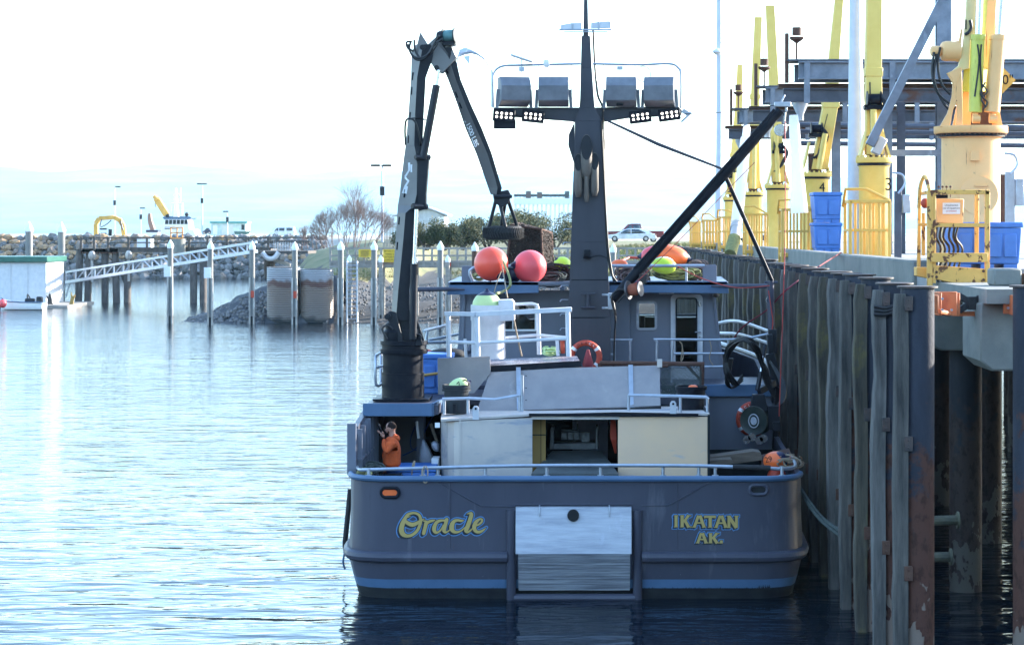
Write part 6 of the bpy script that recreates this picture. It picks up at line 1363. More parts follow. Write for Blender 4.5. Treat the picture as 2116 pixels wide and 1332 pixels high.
buoy(1605, 985, 39.5, 20, LRING, 'dark red float low inside the starboard rail')
buoy(5, 627, 172, 9, BUOYP, 'small pink float hanging on the bow of the white skiff', group='fishing floats elsewhere')

def coil(cx_, cy_, Y, w_, h_, n_, mat, label, seed, name='rope_coil', r=.018, cat='rope', par=None, dy=.5):
    rr = random.Random(seed); m = MB(); c = P(cx_, cy_, Y); W, H = w_ / PM(Y), h_ / PM(Y)
    for i in range(n_):
        o = c + V(rr.uniform(-.12, .12) * W, rr.uniform(0, dy), rr.uniform(-.25, .25) * H); a = W * rr.uniform(.55, 1.0) / 2; b = H * rr.uniform(.45, 1) / 2; t0 = rr.uniform(0, 6); tl = rr.uniform(-.35, .35)
        pts = []
        for k in range(15):
            t = t0 + k * .42; x, z = a * math.cos(t), b * math.sin(t) * (1 + .1 * math.sin(3 * t)); pts.append(o + V(x * math.cos(tl) - z * math.sin(tl), .12 * math.sin(t * 1.3 + i), x * math.sin(tl) * .4 + z))
        m.tube(pts, r, 5)
    ob = m.build(name, mat, par)
    if not par: tag(ob, label, cat); ob['kind'] = 'thing'; center(ob)
    return ob
coil(1310, 568, 46.2, 66, 34, 34, ROPEP, 'mauve brown rope coil on the roof behind the black boom', 1)
coil(1400, 566, 46.4, 90, 22, 34, ROPEY, 'olive rope coil heaped under the lime yellow float', 2)
coil(1440, 560, 46.7, 46, 34, 26, ROPEP, 'brown rope coil at the starboard end of the roof', 3)
nets = [('dark netting heap', 1150, 566, 46.6, 80, 30, NETM, 40), ('green mesh', 1140, 572, 46.3, 60, 20, ROPEG, 16)]
coil(1148, 568, 46.8, 84, 34, 60, NETM, 'heap of dark netting on the roof left of the mast', 5, 'net_heap', .03, 'net')
coil(1140, 574, 46.2, 60, 20, 14, ROPEG, 'pale green rope lying over the dark netting left of the mast', 6)
coil(990, 572, 46.2, 30, 12, 10, ROPEY, 'olive rope beneath the left red float', 7)
coil(1632, 955, 38.6, 60, 22, 14, ROPET, 'tan rope hanging over the starboard quarter rail', 8, r=.014)
coil(770, 968, 38.3, 44, 20, 18, ROPEG, 'grey green rope heap in the port quarter behind the rail', 9)
coil(752, 978, 37.6, 30, 12, 12, ROPEY, 'olive rope wound at the port end of the stern rail', 10)
coil(1138, 727, 44, 34, 12, 14, BUOYL, 'pale green hose coil on the deck right of the chute', 11)
coil(990, 722, 44.5, 50, 26, 12, GREY, 'grey tarpaulin bundle behind the white railing posts', 12, 'tarpaulin_bundle', .07, 'tarpaulin')
def line(pts, r, mat, label, name='rope_line', k=5):
    m = MB(); m.tube(spline(pts, k), r, 6); o = m.build(name, mat); tag(o, label, 'rope'); return o
line([P(1040, 540, 45.2), P(1052, 570, 44.8), P(1054, 590, 44.6), P(1040, 602, 44.6), P(1026, 606, 43)], .03, ROPEY, 'thick olive rope drooping from the roof rail over the blue visor')
line([P(1036, 560, 45), P(1028, 580, 44.8), P(1021, 604, 44.5)], .012, ROPET, 'thin tan line slanting from the rail to the visor')
line([P(1037, 545, 45), P(1042, 575, 44.6), P(1049, 616, 43.2)], .014, ROPET, 'thin line hanging straight from between the red floats')
line([P(1062, 660, 41.8), P(1067, 685, 41.8), P(1078, 735, 42)], .018, ROPET, 'tan line tied down the side of the chute to the table')
line([P(880, 962, 37.1), P(884, 972, 37.02), P(882, 995, 36.95), P(875, 994, 36.95), P(872, 975, 37.02), P(877, 962, 37.1)], .012, ROPET, 'tan loop of line hanging over the stern rail')
line([P(851, 980, 37.3), P(853, 960, 37.2), P(857, 952, 37.2), P(854, 970, 37.2)], .014, ROPET, 'short tan lashing on the stern rail beside the man')
line([P(1404, 705, 44.8), P(1410, 715, 44.8), P(1407, 745, 44.8), P(1412, 735, 44.8), P(1409, 712, 44.8)], .012, ROPET, 'tan line hung on the deck rail in front of the door')
line([P(1466, 702, 44.8), P(1470, 720, 44.8), P(1466, 740, 44.8), P(1474, 755, 44.8)], .01, ROPET, 'thin line dangling from the deck rail right of the door')
line([P(1650, 1000, 38.4), P(1668, 1030, 37.6), P(1700, 1070, 37), P(1735, 1095, 36.2)], .035, ROPEG, 'upper strand of the green mooring line from the stern to the piles', 'mooring_line')
line([P(1652, 1004, 38.3), P(1672, 1044, 37.4), P(1702, 1080, 36.8), P(1742, 1110, 36)], .03, ROPEG, 'lower strand of the green mooring line from the stern to the piles', 'mooring_line')
line([P(1622, 250, 44.2), P(1622, 500, 43.2), P(1610, 860, 43.2)], .011, ROPER, 'thin red line falling straight from the boom block to the power block')
line([P(1310, 588, 43.8), P(1400, 500, 44), P(1500, 396, 44.1), P(1560, 335, 44.1)], .008, ROPER, 'thin orange winch line slanting up beside the black boom')
line([P(1590, 590, 44.3), P(1520, 594, 44.8), P(1450, 575, 45.3), P(1400, 550, 45.6)], .011, ROPER, 'red line running along the outrigger to the roof')
line([P(1588, 600, 44.3), P(1594, 640, 44.3), P(1597, 665, 44.3), P(1594, 690, 44.3)], .011, ROPER, 'red line looped down the davit post')
line([P(1500, 730, 46), P(1530, 680, 45.8), P(1585, 640, 45), P(1626, 598, 44), P(1690, 552, 46), P(1738, 522, 50)], .019, mk('dark red rope', (.16, .015, .03), .8), 'thick dark red line from the bow up past the piles to the wharf')
m = MB(); m.tube([P(1414, 236, 44.9), P(1500, 232, 44.6), P(1600, 218, 44.3)], .008, 5); wl = m.build('wire_stay', HOSE); tag(wl, 'thin black wire from the mast lamp to the boom head', 'wire')

# bins
def bin_(px, yt, yb, Y, rpx, mat, label, rim=True):
    c = P(px, yb, Y); r = rpx / PM(Y); h = (yb - yt) / PM(Y); root = thing('rubbish_bin', label, 'bin', c)
    m = MB(); m.lathe([(r * .84, 0), (r * .96, h * .86), (r * 1.04, h * .86), (r * 1.07, h * .9), (r * 1.07, h), (r * .98, h), (r * .92, h * .6)], c, 28); m.build('bin_body', mat, root, smooth=45)
    if rim:
        m = MB(); m.lathe([(r * 1.1, h * .78), (r * 1.1, h * .84)], c, 28); m.build('bin_rim', mat, root)
        m = MB(); m.box(c + V(-.02, -r * .95, h * .2), (.06, .04, h * .3)); m.build('bin_grip', BLACK, root)
    return root
bin_(943, 794, 853, 39.9, 27, mk('grey green bin plastic', (.03, .036, .042), .6, spec=.2), 'dark grey plastic bin at the port end of the shelter roof')
br = bin_(1428, 797, 850, 40.3, 31, BLACK, 'black plastic bin at the starboard end of the shelter roof', False)
m = MB(); m.ball(P(1432, 799, 40.2), .07, 10, 8, (1.3, 1, .6)); g1 = m.build('orange_glove', BUOYO); tag(g1, 'scrap of orange glove on the rim of the black bin', 'glove'); center(g1)
# life rings
def ringbuoy(px, py, Y, rpx, label, rz=0, txt=True, t0=0):
    c = P(px, py, Y); r = rpx / PM(Y) * .82; tr = r * .21; root = thing('life_ring', label, 'life ring', c, 'orange life rings'); Rm = Matrix.Rotation(R(rz), 3, 'Z')
    m = MB(); m.tube([c + Rm @ V(r * math.cos(t), 0, r * math.sin(t)) for t in [i * PI / 20 for i in range(40)]], tr, 12, closed=True); m.build('ring_body', LRING, root, smooth=60)
    for q in (35, 145, 215, 325):
        m = MB(); m.tube([c + Rm @ V(r * math.cos(R(q + d)), 0, r * math.sin(R(q + d))) for d in (-6, -2, 2, 6)], tr * 1.05, 12); m.build('white_band', WHITE, root, smooth=60)
    if txt:
        for i, ch in enumerate('ORACLE'):
            a = 122 + t0 - i * 17; M4 = Matrix.Translation(c + Rm @ V(r * math.cos(R(a)), -tr * 1.02, r * math.sin(R(a)))) @ Matrix.Rotation(R(rz), 4, 'Z') @ Matrix.Rotation(R(90), 4, 'X') @ Matrix.Rotation(R(a - 90), 4, 'Z')
            text_mesh(ch, tr * 1.15, BLACK if i < 3 else WHITE, root, 'ring_lettering', M4, .001)
    return root
ringbuoy(1210, 737, 44.2, 35, 'orange life ring lettered ORACLE hung on the rail at the foot of the mast', txt=True)
ringbuoy(1556, 865, 43.9, 37, 'orange life ring half hidden behind the green power block', 12, t0=55)
m = MB(); m.lathe([(.03, 0), (.12, -.3), (.1, -.4)], P(1215, 722, 43.95), 10); rb = m.build('red_bag', mk('dull red cloth', (.3, .04, .05), .8), None, smooth=60); tag(rb, 'dull red cloth bag hanging in the middle of the life ring', 'bag'); center(rb)
m = MB(); m.tube([P(1162, 704, 44.5), P(1163, 730, 44.5)], .05, 12); fx = m.build('orange_canister', LRING); tag(fx, 'small orange canister on the rail left of the life ring', 'canister'); center(fx)

# blue tub behind the crane with a strap, deck clutter
tb = tote(XP(868, 42.6), XP(935, 42.6), 42.4, 43.5, ZP(823, 42.4), ZP(731, 42.4), 'blue fish tub lashed with a yellow strap behind the black crane pedestal', 'blue fish tubs aboard')
m = MB(); m.tube([P(868, 776, 42.3), P(905, 771, 42.3), P(930, 768, 42.3)], .03, 4); m.build('yellow_strap', WOODP, tb)
m = MB(); m.ball(P(884, 735, 43.4), .14, 12, 8, (1, 1, 1)); rf = m.build('red_float_tip', LRING, None, smooth=60); tag(rf, 'tip of a red float showing between the crane and the blue tub', 'buoy'); center(rf)
m = MB(); m.ball(P(925, 733, 43.2), .3, 14, 8, (1.4, .8, .5)); dk = m.build('dark_bag', RUBBER, None, smooth=60); tag(dk, 'dark bundle lying on top of the blue tub aboard', 'bag'); center(dk)
tote(XP(790, 39), XP(900, 39), 39.0, 39.6, 1.16, 2.16, 'low blue fish tub in the port quarter behind the man', 'blue fish tubs aboard')
def sack(pts, Y, mat, label, name='plastic_sack', cat='sack'):
    m = MB(); m.pp(pts, Y, .25); o = m.build(name, mat, None, smooth=60); md = o.modifiers.new('s', 'SUBSURF'); md.levels = md.render_levels = 2; tag(o, label, cat); center(o)
    return o
SK = mk('grey plastic film', (.4, .43, .5), .4, bump=1.0, bscale=6, scale=4)
sack([(862, 962), (866, 930), (870, 905), (876, 905), (886, 925), (900, 950), (900, 968), (880, 972)], 40.2, SK, 'pale plastic sack propped beside the aluminium shelter')
sack([(885, 915), (900, 908), (908, 918), (908, 938), (895, 935)], 39.9, SK, 'crumpled grey packaging on top of the boxes by the shelter', 'crumpled_packaging', 'packaging')
m = MB(); m.bx(XP(893, 39.6), XP(908, 39.6), 39.4, 39.8, ZP(962, 39.6), ZP(944, 39.6)); bx_ = m.build('white_box', WHITE, None, bevel=.01); tag(bx_, 'small white box stacked against the port side of the shelter', 'box'); center(bx_)
m = MB(); m.beam(P(899, 878, Ya - .1), P(909, 878, Ya - .1), .03, .09); 
wb = m.build('white_block', WHITE); tag(wb, 'small white plate on the port edge of the shelter', 'plate'); center(wb)
for a, b, Y, lb in (((861, 870), (865, 905), 40.6, 'white pole leaning in the port quarter above the sack'), ((890, 875), (903, 912), 40.3, 'tan broom handle leaning against the shelter')):
    m = MB(); m.tube([P(a[0], a[1], Y), P(b[0], b[1], Y)], .03, 8); o = m.build('pole_handle', PLANK if 'tan' in lb else WHITE); tag(o, lb, 'pole'); center(o)
for i, (q, Y) in enumerate((([(1468, 944), (1556, 932), (1572, 934), (1576, 950), (1520, 958), (1468, 958)], 39.5), ([(1462, 951), (1512, 948), (1516, 957), (1508, 960), (1462, 962)], 39.1))):
    m = MB(); m.pp(q, Y, .5); o = m.build('wood_board', PLANK, None, bevel=.006); tag(o, ['wide weathered board lying across the starboard deck', 'short dark plank end in front of the wide board'][i], 'board'); center(o)
m = MB(); m.prism([P(1570, 940, 39.8), P(1630, 925, 40.2), P(1640, 950, 39.6), P(1575, 962, 39.4)], (0, .2, -.1)); o = m.build('rusty_plate', RUSTM); tag(o, 'rusty flat plate under the power block by the starboard rail', 'steel plate'); center(o)

# crab pot on the roof, wrapped in netting
def net_panel(m, a, b, c, d, n1, n2, r=.008, jit=.03, seed=0):
    rr = random.Random(seed); a, b, c, d = map(Vector, (a, b, c, d))
    def q(u, v): return a * (1 - u) * (1 - v) + b * u * (1 - v) + c * u * v + d * (1 - u) * v
    G = [[q(i / n1, j / n2) + V(rr.uniform(-jit, jit), rr.uniform(-jit, jit), rr.uniform(-jit, jit)) for j in range(n2 + 1)] for i in range(n1 + 1)]
    for i in range(n1):
        for j in range(n2):
            m.tube([G[i][j], G[i + 1][j + 1]], r, 3, cap=False); m.tube([G[i + 1][j], G[i][j + 1]], r, 3, cap=False)
Yq = 48.5; pot = thing('crab_pot', 'large dark net covered crab pot standing on the roof behind the red floats', 'crab pot', P(1095, 560, Yq))
A = [P(1046, 560, Yq), P(1122, 562, Yq), P(1142, 556, Yq + 1), P(1070, 556, Yq + 1.2), P(1056, 466, Yq), P(1118, 474, Yq), P(1140, 482, Yq + 1), P(1075, 462, Yq + 1.2)]
m = MB()
for i, j in ((0, 1), (1, 2), (2, 3), (3, 0), (4, 5), (5, 6), (6, 7), (7, 4), (0, 4), (1, 5), (2, 6), (3, 7)): m.tube([A[i], (A[i] + A[j]) / 2 + V(0, 0, .01), A[j]], .03, 6)
m.build('pot_frame', RUSTM, pot)
m = MB()
for k in range(3):
    net_panel(m, A[0] + V(0, .02 * k, 0), A[1] + V(0, .02 * k, 0), A[5] + V(0, .02 * k, 0), A[4] + V(0, .02 * k, 0), 24, 26, .009, .03, k); net_panel(m, A[1], A[2], A[6], A[5], 14, 26, .009, .03, k + 5)
    net_panel(m, A[3], A[2], A[6], A[7], 16, 18, .012, .04, k + 15); net_panel(m, A[4], A[5], A[6], A[7], 16, 12, .012, .04, k + 25)
m.build('pot_netting', NETM, pot, kind='stuff')
# rusty framed pot on the work deck
Yr = 43.2; pot2 = thing('crab_pot', 'rusty framed crab pot with grey mesh lying in front of the wheelhouse door', 'crab pot', P(1350, 835, Yr))
m = MB()
for a, b, r_, Ya_, Yb_ in (((1240, 750), (1455, 752), .05, Yr - .2, Yr), ((1240, 760), (1380, 756), .03, Yr - .4, Yr - .2), ((1451, 752), (1450, 800), .05, Yr, Yr), ((1420, 755), (1448, 785), .03, Yr, Yr), ((1380, 840), (1452, 836), .04, Yr - .6, Yr - .4), ((1240, 750), (1240, 766), .05, Yr - .2, Yr - .2)):
    m.tube([P(a[0], a[1], Ya_), P(b[0], b[1], Yb_)], r_, 8)
m.build('pot_frame', RUSTM, pot2)
m = MB(); net_panel(m, P(1366, 840, Yr - .5), P(1450, 836, Yr - .4), P(1450, 756, Yr), P(1366, 756, Yr), 26, 26, .005, .01, 3); net_panel(m, P(1366, 842, Yr - .5), P(1420, 842, Yr - .4), P(1440, 800, Yr), P(1366, 790, Yr), 12, 10, .012, .05, 4); m.build('pot_netting', ROPEG, pot2, kind='stuff')
coil(1385, 828, 42.5, 46, 16, 14, ROPEG, 'grey green line piled under the rusty pot behind the deck rail', 21, r=.012)
# streamer kite between crane and mast
ks = thing('bird_kite', 'translucent pale blue bird shaped streamer flying between the crane and the mast rail', 'streamer', P(970, 120, 43))
KM = mk('pale blue film', (.6, .7, .85), .5); 
m = MB(); pts = [(1019, 150), (1012, 140), (1000, 122), (986, 112), (972, 107), (958, 107), (948, 113), (944, 125), (944, 150), (945, 175)]; wd = [2, 3, 4, 5, 9, 14, 10, 6, 3, 1]
vs = []
for (a, b), w_ in zip(pts, wd): vs += [P(a, b - w_ * .6, 43.2), P(a + w_ * .3, b + w_ * .4, 43.25)]
m.add(vs, [(2 * i, 2 * i + 1, 2 * i + 3, 2 * i + 2) for i in range(len(pts) - 1)]); so = m.build('kite_body', KM, ks, smooth=60); sm = so.modifiers.new('t', 'SOLIDIFY'); sm.thickness = .01
m = MB(); m.pp([(944, 104), (968, 98), (962, 108)], 43.1, .02); m.pp([(957, 117), (971, 115), (970, 134)], 43.1, .02); m.build('kite_wing', KM, ks)

# ------------------------------------------------------------------ people
def skin_body(name, J, E, rad, mat, par, lv=2, root=0):
    me = bpy.data.meshes.new(name); L = ORG.get(par.name, Vector()); me.from_pydata([tuple(Vector(j) - L) for j in J], E, []); o = bpy.data.objects.new(name, me); COL.objects.link(o); o.parent = par
    me.materials.append(mat); sk = o.modifiers.new('skin', 'SKIN'); sk.use_smooth_shade = True
    for i, v in enumerate(me.skin_vertices[0].data): v.radius = rad[i] if isinstance(rad[i], tuple) else (rad[i], rad[i]); v.use_root = (i == root)
    ss = o.modifiers.new('sub', 'SUBSURF'); ss.levels = ss.render_levels = lv; return o
def chain(pts): return [(i, i + 1) for i in range(len(pts) - 1)]
PYm = 38.7; px0 = 810; man = thing('person', 'man in an orange hooded sweatshirt and dark trousers holding a phone to his face', 'person', P(px0, 1092, PYm))
g = lambda a, b, d=0: P(a, b, PYm + d)
# trousers: hips and legs
zf = 1.16; hip = g(812, 980)
J = [hip, hip + V(-.1, .0, -.06), hip + V(-.11, -.02, -.46), hip + V(-.12, .03, -.82), hip + V(.1, 0, -.06), hip + V(.1, .02, -.46), hip + V(.1, .06, -.82)]
J = [Vector(q) for q in J]
for q in (3, 6): J[q].z = zf + .1
skin_body('trousers', J, [(0, 1), (1, 2), (2, 3), (0, 4), (4, 5), (5, 6)], [(.15, .11), .1, .075, .065, .1, .075, .065], DENIM, man)
for q in (3, 6): m = MB(); m.ball(J[q] + V(-.04, 0, -.05), .075, 12, 8, (1.8, .9, .75)); m.build('boot', BLACK, man, smooth=60)
# sweatshirt: torso, two sleeves (near arm raised to the face)
T = [g(810, 966), g(810, 950), g(812, 930), g(812, 911), g(811, 899)]
J = T + [g(802, 914, .17), g(796, 940, .25), g(797, 965, .2), g(809, 913, -.16), g(799, 936, -.27), g(794, 920, -.16), g(793, 906, -.06)]
E = [(0, 1), (1, 2), (2, 3), (3, 4), (3, 5), (5, 6), (6, 7), (3, 8), (8, 9), (9, 10), (10, 11)]
sw_ = skin_body('hooded_sweatshirt', J, E, [(.19, .15), (.17, .14), (.18, .15), (.18, .14), (.085, .085), .075, .062, .05, .07, .058, .048, .042], ORANGEC, man)
tx_ = bpy.data.textures.new('folds', 'CLOUDS'); tx_.noise_scale = .11; dm = sw_.modifiers.new('folds', 'DISPLACE'); dm.texture = tx_; dm.strength = .022; dm.mid_level = .5
m = MB(); m.tube(spline([g(817, 899, -.05), g(820, 904, 0), g(817, 903, .08), g(805, 908, .08), g(800, 909, 0), g(805, 909, -.08), g(814, 904, -.09)], 4), .038, 8, closed=True); m.ball(g(817, 905), .1, 16, 10, (.9, 1.1, .75)); m.build('hood', ORANGEC, man, smooth=60)
m = MB(); m.lathe([(.17, 0), (.175, .05)], g(810, 970), 20); hm = m.build('sweatshirt_hem', ORANGEC, man)
# head with face turned left
hc = g(808, 884)
bm = bmesh.new(); bmesh.ops.create_uvsphere(bm, u_segments=28, v_segments=20, radius=1)
for v in bm.verts:
    x, y, z = v.co; f = -x      # face towards -x
    sx, sy, sz = .098, .078, .118
    X_, Y_, Z_ = x * sx, y * sy, z * sz
    if f > .2 and z < -.15: X_ -= .012 * min(1, (f - .2) * 2); Y_ *= .86 - .1 * max(0, -z - .3)
    if f > .75 and abs(y) < .3 and -.35 < z < .12: X_ -= .026 * (1 - abs(y) / .3) * (1 - abs(z + .15) / .3 if abs(z + .15) < .3 else 0)     # nose
    if f > .8 and abs(y) < .4 and -.02 < z < .2: X_ += .006
    if f > .7 and abs(y) < .35 and -.62 < z < -.48: X_ -= .006
    if f < -.3 and z < -.2: X_ *= .82
    v.co = (X_, Y_, Z_)
Rh = Matrix.Rotation(R(-12), 4, 'Z') @ Matrix.Rotation(R(-8), 4, 'Y')
me = bpy.data.meshes.new('head'); bm.to_mesh(me); bm.free(); me.transform(Matrix.Translation(hc - ORG[man.name]) @ Rh); me.materials.append(SKIN); me.polygons.foreach_set('use_smooth', [True] * len(me.polygons))
hd = bpy.data.objects.new('head', me); COL.objects.link(hd); hd.parent = man; ORG[hd.name] = ORG[man.name]
m = MB(); m.tube([g(811, 904), hc + V(.02, 0, -.05)], .062, 14); m.build('neck', SKIN, hd, smooth=60)
def hp_(x, y, z): return hc + (Rh @ V(x, y, z).to_4d()).to_3d() if False else hc + (Rh.to_3x3() @ V(x, y, z))
m = MB(); m.ball(hp_(.012, -.078, -.012), .03, 12, 8, (.6, .35, 1)); m.ball(hp_(.012, .078, -.012), .03, 12, 8, (.6, .35, 1)); m.build('ear', SKIN, hd, smooth=60)
for s in (-1, 1): m = MB(); m.ball(hp_(-.088, s * .032, .012), .012, 10, 8); m.build('eye', BLACK, hd, smooth=60)
m = MB(); m.tube(spline([hp_(-.098, -.025, -.062), hp_(-.106, 0, -.06), hp_(-.098, .025, -.062)], 3), .005, 6); m.build('mouth', mk('lips', (.3, .1, .09), .6), hd)
m = MB()
vs = []; fs = []; n_ = 20; rows = 8
for i in range(rows + 1):
    for k in range(n_ + 1):
        th = R(-125 + 250 * k / n_); ph = R(8 + (72 + (18 if abs(th) < 1.6 else 0)) * i / rows)
        vs.append(hp_(.008 + .1 * math.sin(ph) * math.cos(th), .0825 * math.sin(ph) * math.sin(th), .006 + .118 * math.cos(ph)))
m.add(vs, [(i * (n_ + 1) + k, i * (n_ + 1) + k + 1, (i + 1) * (n_ + 1) + k + 1, (i + 1) * (n_ + 1) + k) for i in range(rows) for k in range(n_)]); hh = m.build('hair', HAIR, hd, smooth=60); sd_ = hh.modifiers.new('t', 'SOLIDIFY'); sd_.thickness = .006; sd_.offset = 0
m = MB(); m.tube(spline([hp_(-.03, -.072, -.05), hp_(-.07, -.05, -.092), hp_(-.09, 0, -.11), hp_(-.07, .05, -.092), hp_(-.03, .072, -.05)], 4), .009, 6); m.build('beard', HAIR, hd, smooth=60)
# hand with fingers holding a phone
w0 = g(793, 905, -.05)
J = [w0, w0 + V(-.02, 0, .05), w0 + V(-.045, -.005, .085)]; E = [(0, 1), (1, 2)]; rad = [.026, .034, .03]
def finger(base, dirs, r0):
    global J, E, rad
    p = base; prev = 1 if base is None else None
for k, (dx, dy, dz, ln) in enumerate(((-.035, -.03, .035, 1), (-.05, -.012, .03, 1.08), (-.055, .006, .022, 1.02), (-.05, .022, .01, .85))):
    b0 = len(J); J += [w0 + V(-.045 + dx * .3, -.005 + (dy + .006) * 1.0, .09 + dz * .3), w0 + V(-.045 + dx * ln, dy, .09 + dz * ln), w0 + V(-.05 + dx * 1.25 * ln, dy, .115 + dz * 1.2 * ln)]
    E += [(2, b0), (b0, b0 + 1), (b0 + 1, b0 + 2)]; rad += [.012, .0105, .0085]
b0 = len(J); J += [w0 + V(.0, -.03, .085), w0 + V(-.012, -.045, .115), w0 + V(-.03, -.045, .135)]; E += [(1, b0), (b0, b0 + 1), (b0 + 1, b0 + 2)]; rad += [.015, .012, .009]
skin_body('hand', J, E, rad, SKIN, man, 1, 0)
w1 = g(797, 967, .2); J = [w1 + V(0, 0, .02), w1 + V(-.01, 0, -.05), w1 + V(-.015, 0, -.09)]; E = [(0, 1), (1, 2)]; rad = [.025, .032, .026]
for k in range(4):
    b0 = len(J); y_ = -.027 + .018 * k; ln = (.9, 1, .95, .78)[k]; J += [w1 + V(-.017, y_, -.1), w1 + V(-.024, y_, -.1 - .04 * ln), w1 + V(-.016, y_, -.1 - .075 * ln)]; E += [(2, b0), (b0, b0 + 1), (b0 + 1, b0 + 2)]; rad += [.012, .01, .008]
b0 = len(J); J += [w1 + V(-.03, -.025, -.06), w1 + V(-.045, -.035, -.09), w1 + V(-.042, -.035, -.112)]; E += [(1, b0), (b0, b0 + 1), (b0 + 1, b0 + 2)]; rad += [.014, .011, .009]
skin_body('hand', J, E, rad, SKIN, man, 1, 0)
m = MB(); m.box(g(786, 882, -.06), (.012, .075, .14), Matrix.Rotation(R(-22), 3, 'Y')); ph = m.build('phone', BLACK, None, bevel=.004); tag(ph, 'black phone held up in the hand of the man in orange', 'phone'); center(ph)
# someone inside the wheelhouse behind the port window
hl = thing('person', 'person in a grey green hooded top behind the port wheelhouse window', 'person', P(1080, 710, Yw + .7))
# window recess is glazed dark, the figure sits just inside it
cg = P(1080, 645, Yw + .7)
m = MB(); m.lathe([(.12, -.62), (.25, -.6), (.27, -.3), (.24, -.2), (.1, -.12), (.06, -.08)], cg, 18); m.build('grey_hooded_top', mk('grey green cotton', (.12, .16, .16), .9, scale=6), hl, smooth=60)
m = MB(); m.ball(cg + V(0, 0, .05), .1, 18, 14, (.85, 1, 1.2)); hd2 = m.build('head', SKIN, hl, smooth=80)
m = MB(); m.ball(cg + V(.0, .012, .085), .104, 18, 10, (.88, 1, 1.0)); m.build('cap', DENIM, hd2, smooth=80); m = MB(); m.ball(cg + V(-.01, -.1, .03), .02, 8, 6, (.7, 1, 1.2)); m.build('nose', SKIN, hd2, smooth=80)
# ------------------------------------------------------------------ far shore and left background
ADG = 'steel mooring piles with white cone caps'
DPILE = mk('grey steel mooring pile', (.13, .14, .15), .6, col2=(.2, .19, .17), scale=2, stretch=(1, 1, .4), rust=((.03, .03, .03), .6, 1, (1, 1, .3), .2))
SALTW = mk('salt whitened timber', (.5, .48, .45), .9, col2=(.2, .18, .17), scale=3, stretch=(2, 2, .4), bump=.5, bscale=8)
DWOOD = mk('dark creosoted timber', (.055, .048, .045), .85, col2=(.1, .085, .075), scale=2, stretch=(2, 2, .4), bump=.4, bscale=8)
GWOOD = mk('silvered dock timber', (.32, .3, .27), .85, col2=(.22, .2, .18), scale=2, stretch=(.5, .5, 2), bump=.3, bscale=8)
TRUSS = mk('aluminium gangway truss', (.4, .44, .5), .4, .6, col2=(.34, .38, .44), scale=3)
def cone_pile(px, yt, yb, wpx, label, mat=DPILE, strip=True, cap=WHITE, Y=None, sign=False, red=False):
    Y = Y or FL * CZ / (yb - VY); r = wpx / 2 / PM(Y); X = XP(px, Y); zt_ = ZP(yt, Y); hc_ = r * 2.6
    root = thing('mooring_pile', label, 'mooring pile', (X, Y, 0), ADG)
    m = MB(); m.lathe([(r, -1), (r, zt_ - hc_)], (X, Y, 0), 14); m.build('pile_shaft', mat, root, smooth=50)
    m = MB(); m.lathe([(r * 1.12, zt_ - hc_ - .1), (r * 1.25, zt_ - hc_ + .12), (.03, zt_)], (X, Y, 0), 14); m.build('cone_cap', cap, root, smooth=40)
    if strip:
        for s in (-.75, .75): m = MB(); m.bx(X + s * r - r * .3, X + s * r + r * .3, Y - r * 1.25, Y - r * .5, -1, zt_ * .56); m.build('rub_strip', SALTW, root)
        m = MB(); m.lathe([(r * 1.05, -1), (r * 1.05, .55)], (X, Y, 0), 14); m.build('tide_band', BOOT, root)
    if sign: m = MB(); m.box((X - r * .8, Y - r * 1.4, zt_ * .62), (.5, .04, .75)); m.build('sign_plate', WHITE, root)
    if red: m = MB(); m.box((X + r * .3, Y - r * 1.4, zt_ * .36), (.22, .05, .5)); m.build('red_marker', LRING, root)
    return root
cone_pile(60, 457, 622, 15, 'stout mooring pile in front of the white float shed', strip=False)
cone_pile(127, 458, 626, 15, 'stout mooring pile at the lower end of the gangway', strip=False)
for px, yt, yb, s_, r_, lb in ((352, 495, 668, 1, 0, 'slim mooring pile with a small white sign, leftmost of the open water four'), (435, 497, 671, 1, 0, 'slim mooring pile left of the gravel spit with a white sign'), (521, 498, 669, 0, 1, 'slim mooring pile in front of the gravel spit with red marker'), (609, 499, 670, 0, 1, 'slim mooring pile between the two corrugated cells')):
    cone_pile(px, yt, yb, 11.5, lb, sign=s_, red=r_)
for px, yt, lb, mt in ((704, 498, 'mooring pile at the left end of the boardwalk', DPILE), (773, 498, 'mooring pile between the two yellow boardwalk signs', DPILE), (910, 498, 'mooring pile right of the boat crane boom', DPILE), (981, 500, 'rusty brown mooring pile behind the left red float', RUSTM), (1267, 503, 'mooring pile just right of the mast', DPILE)):
    cone_pile(px, yt, 671, 12, lb, mt)
for px in (722, 787, 858, 925): 
    cone_pile(px, 527, 668, 9, ['shorter timber pile behind the boardwalk ladder', 'shorter timber pile right of the small yellow sign', 'shorter timber pile hidden partly by the crane boom', 'shorter timber pile right of the crane'][(722, 787, 858, 925).index(px)], GWOOD, cap=WHITE, Y=149.5)
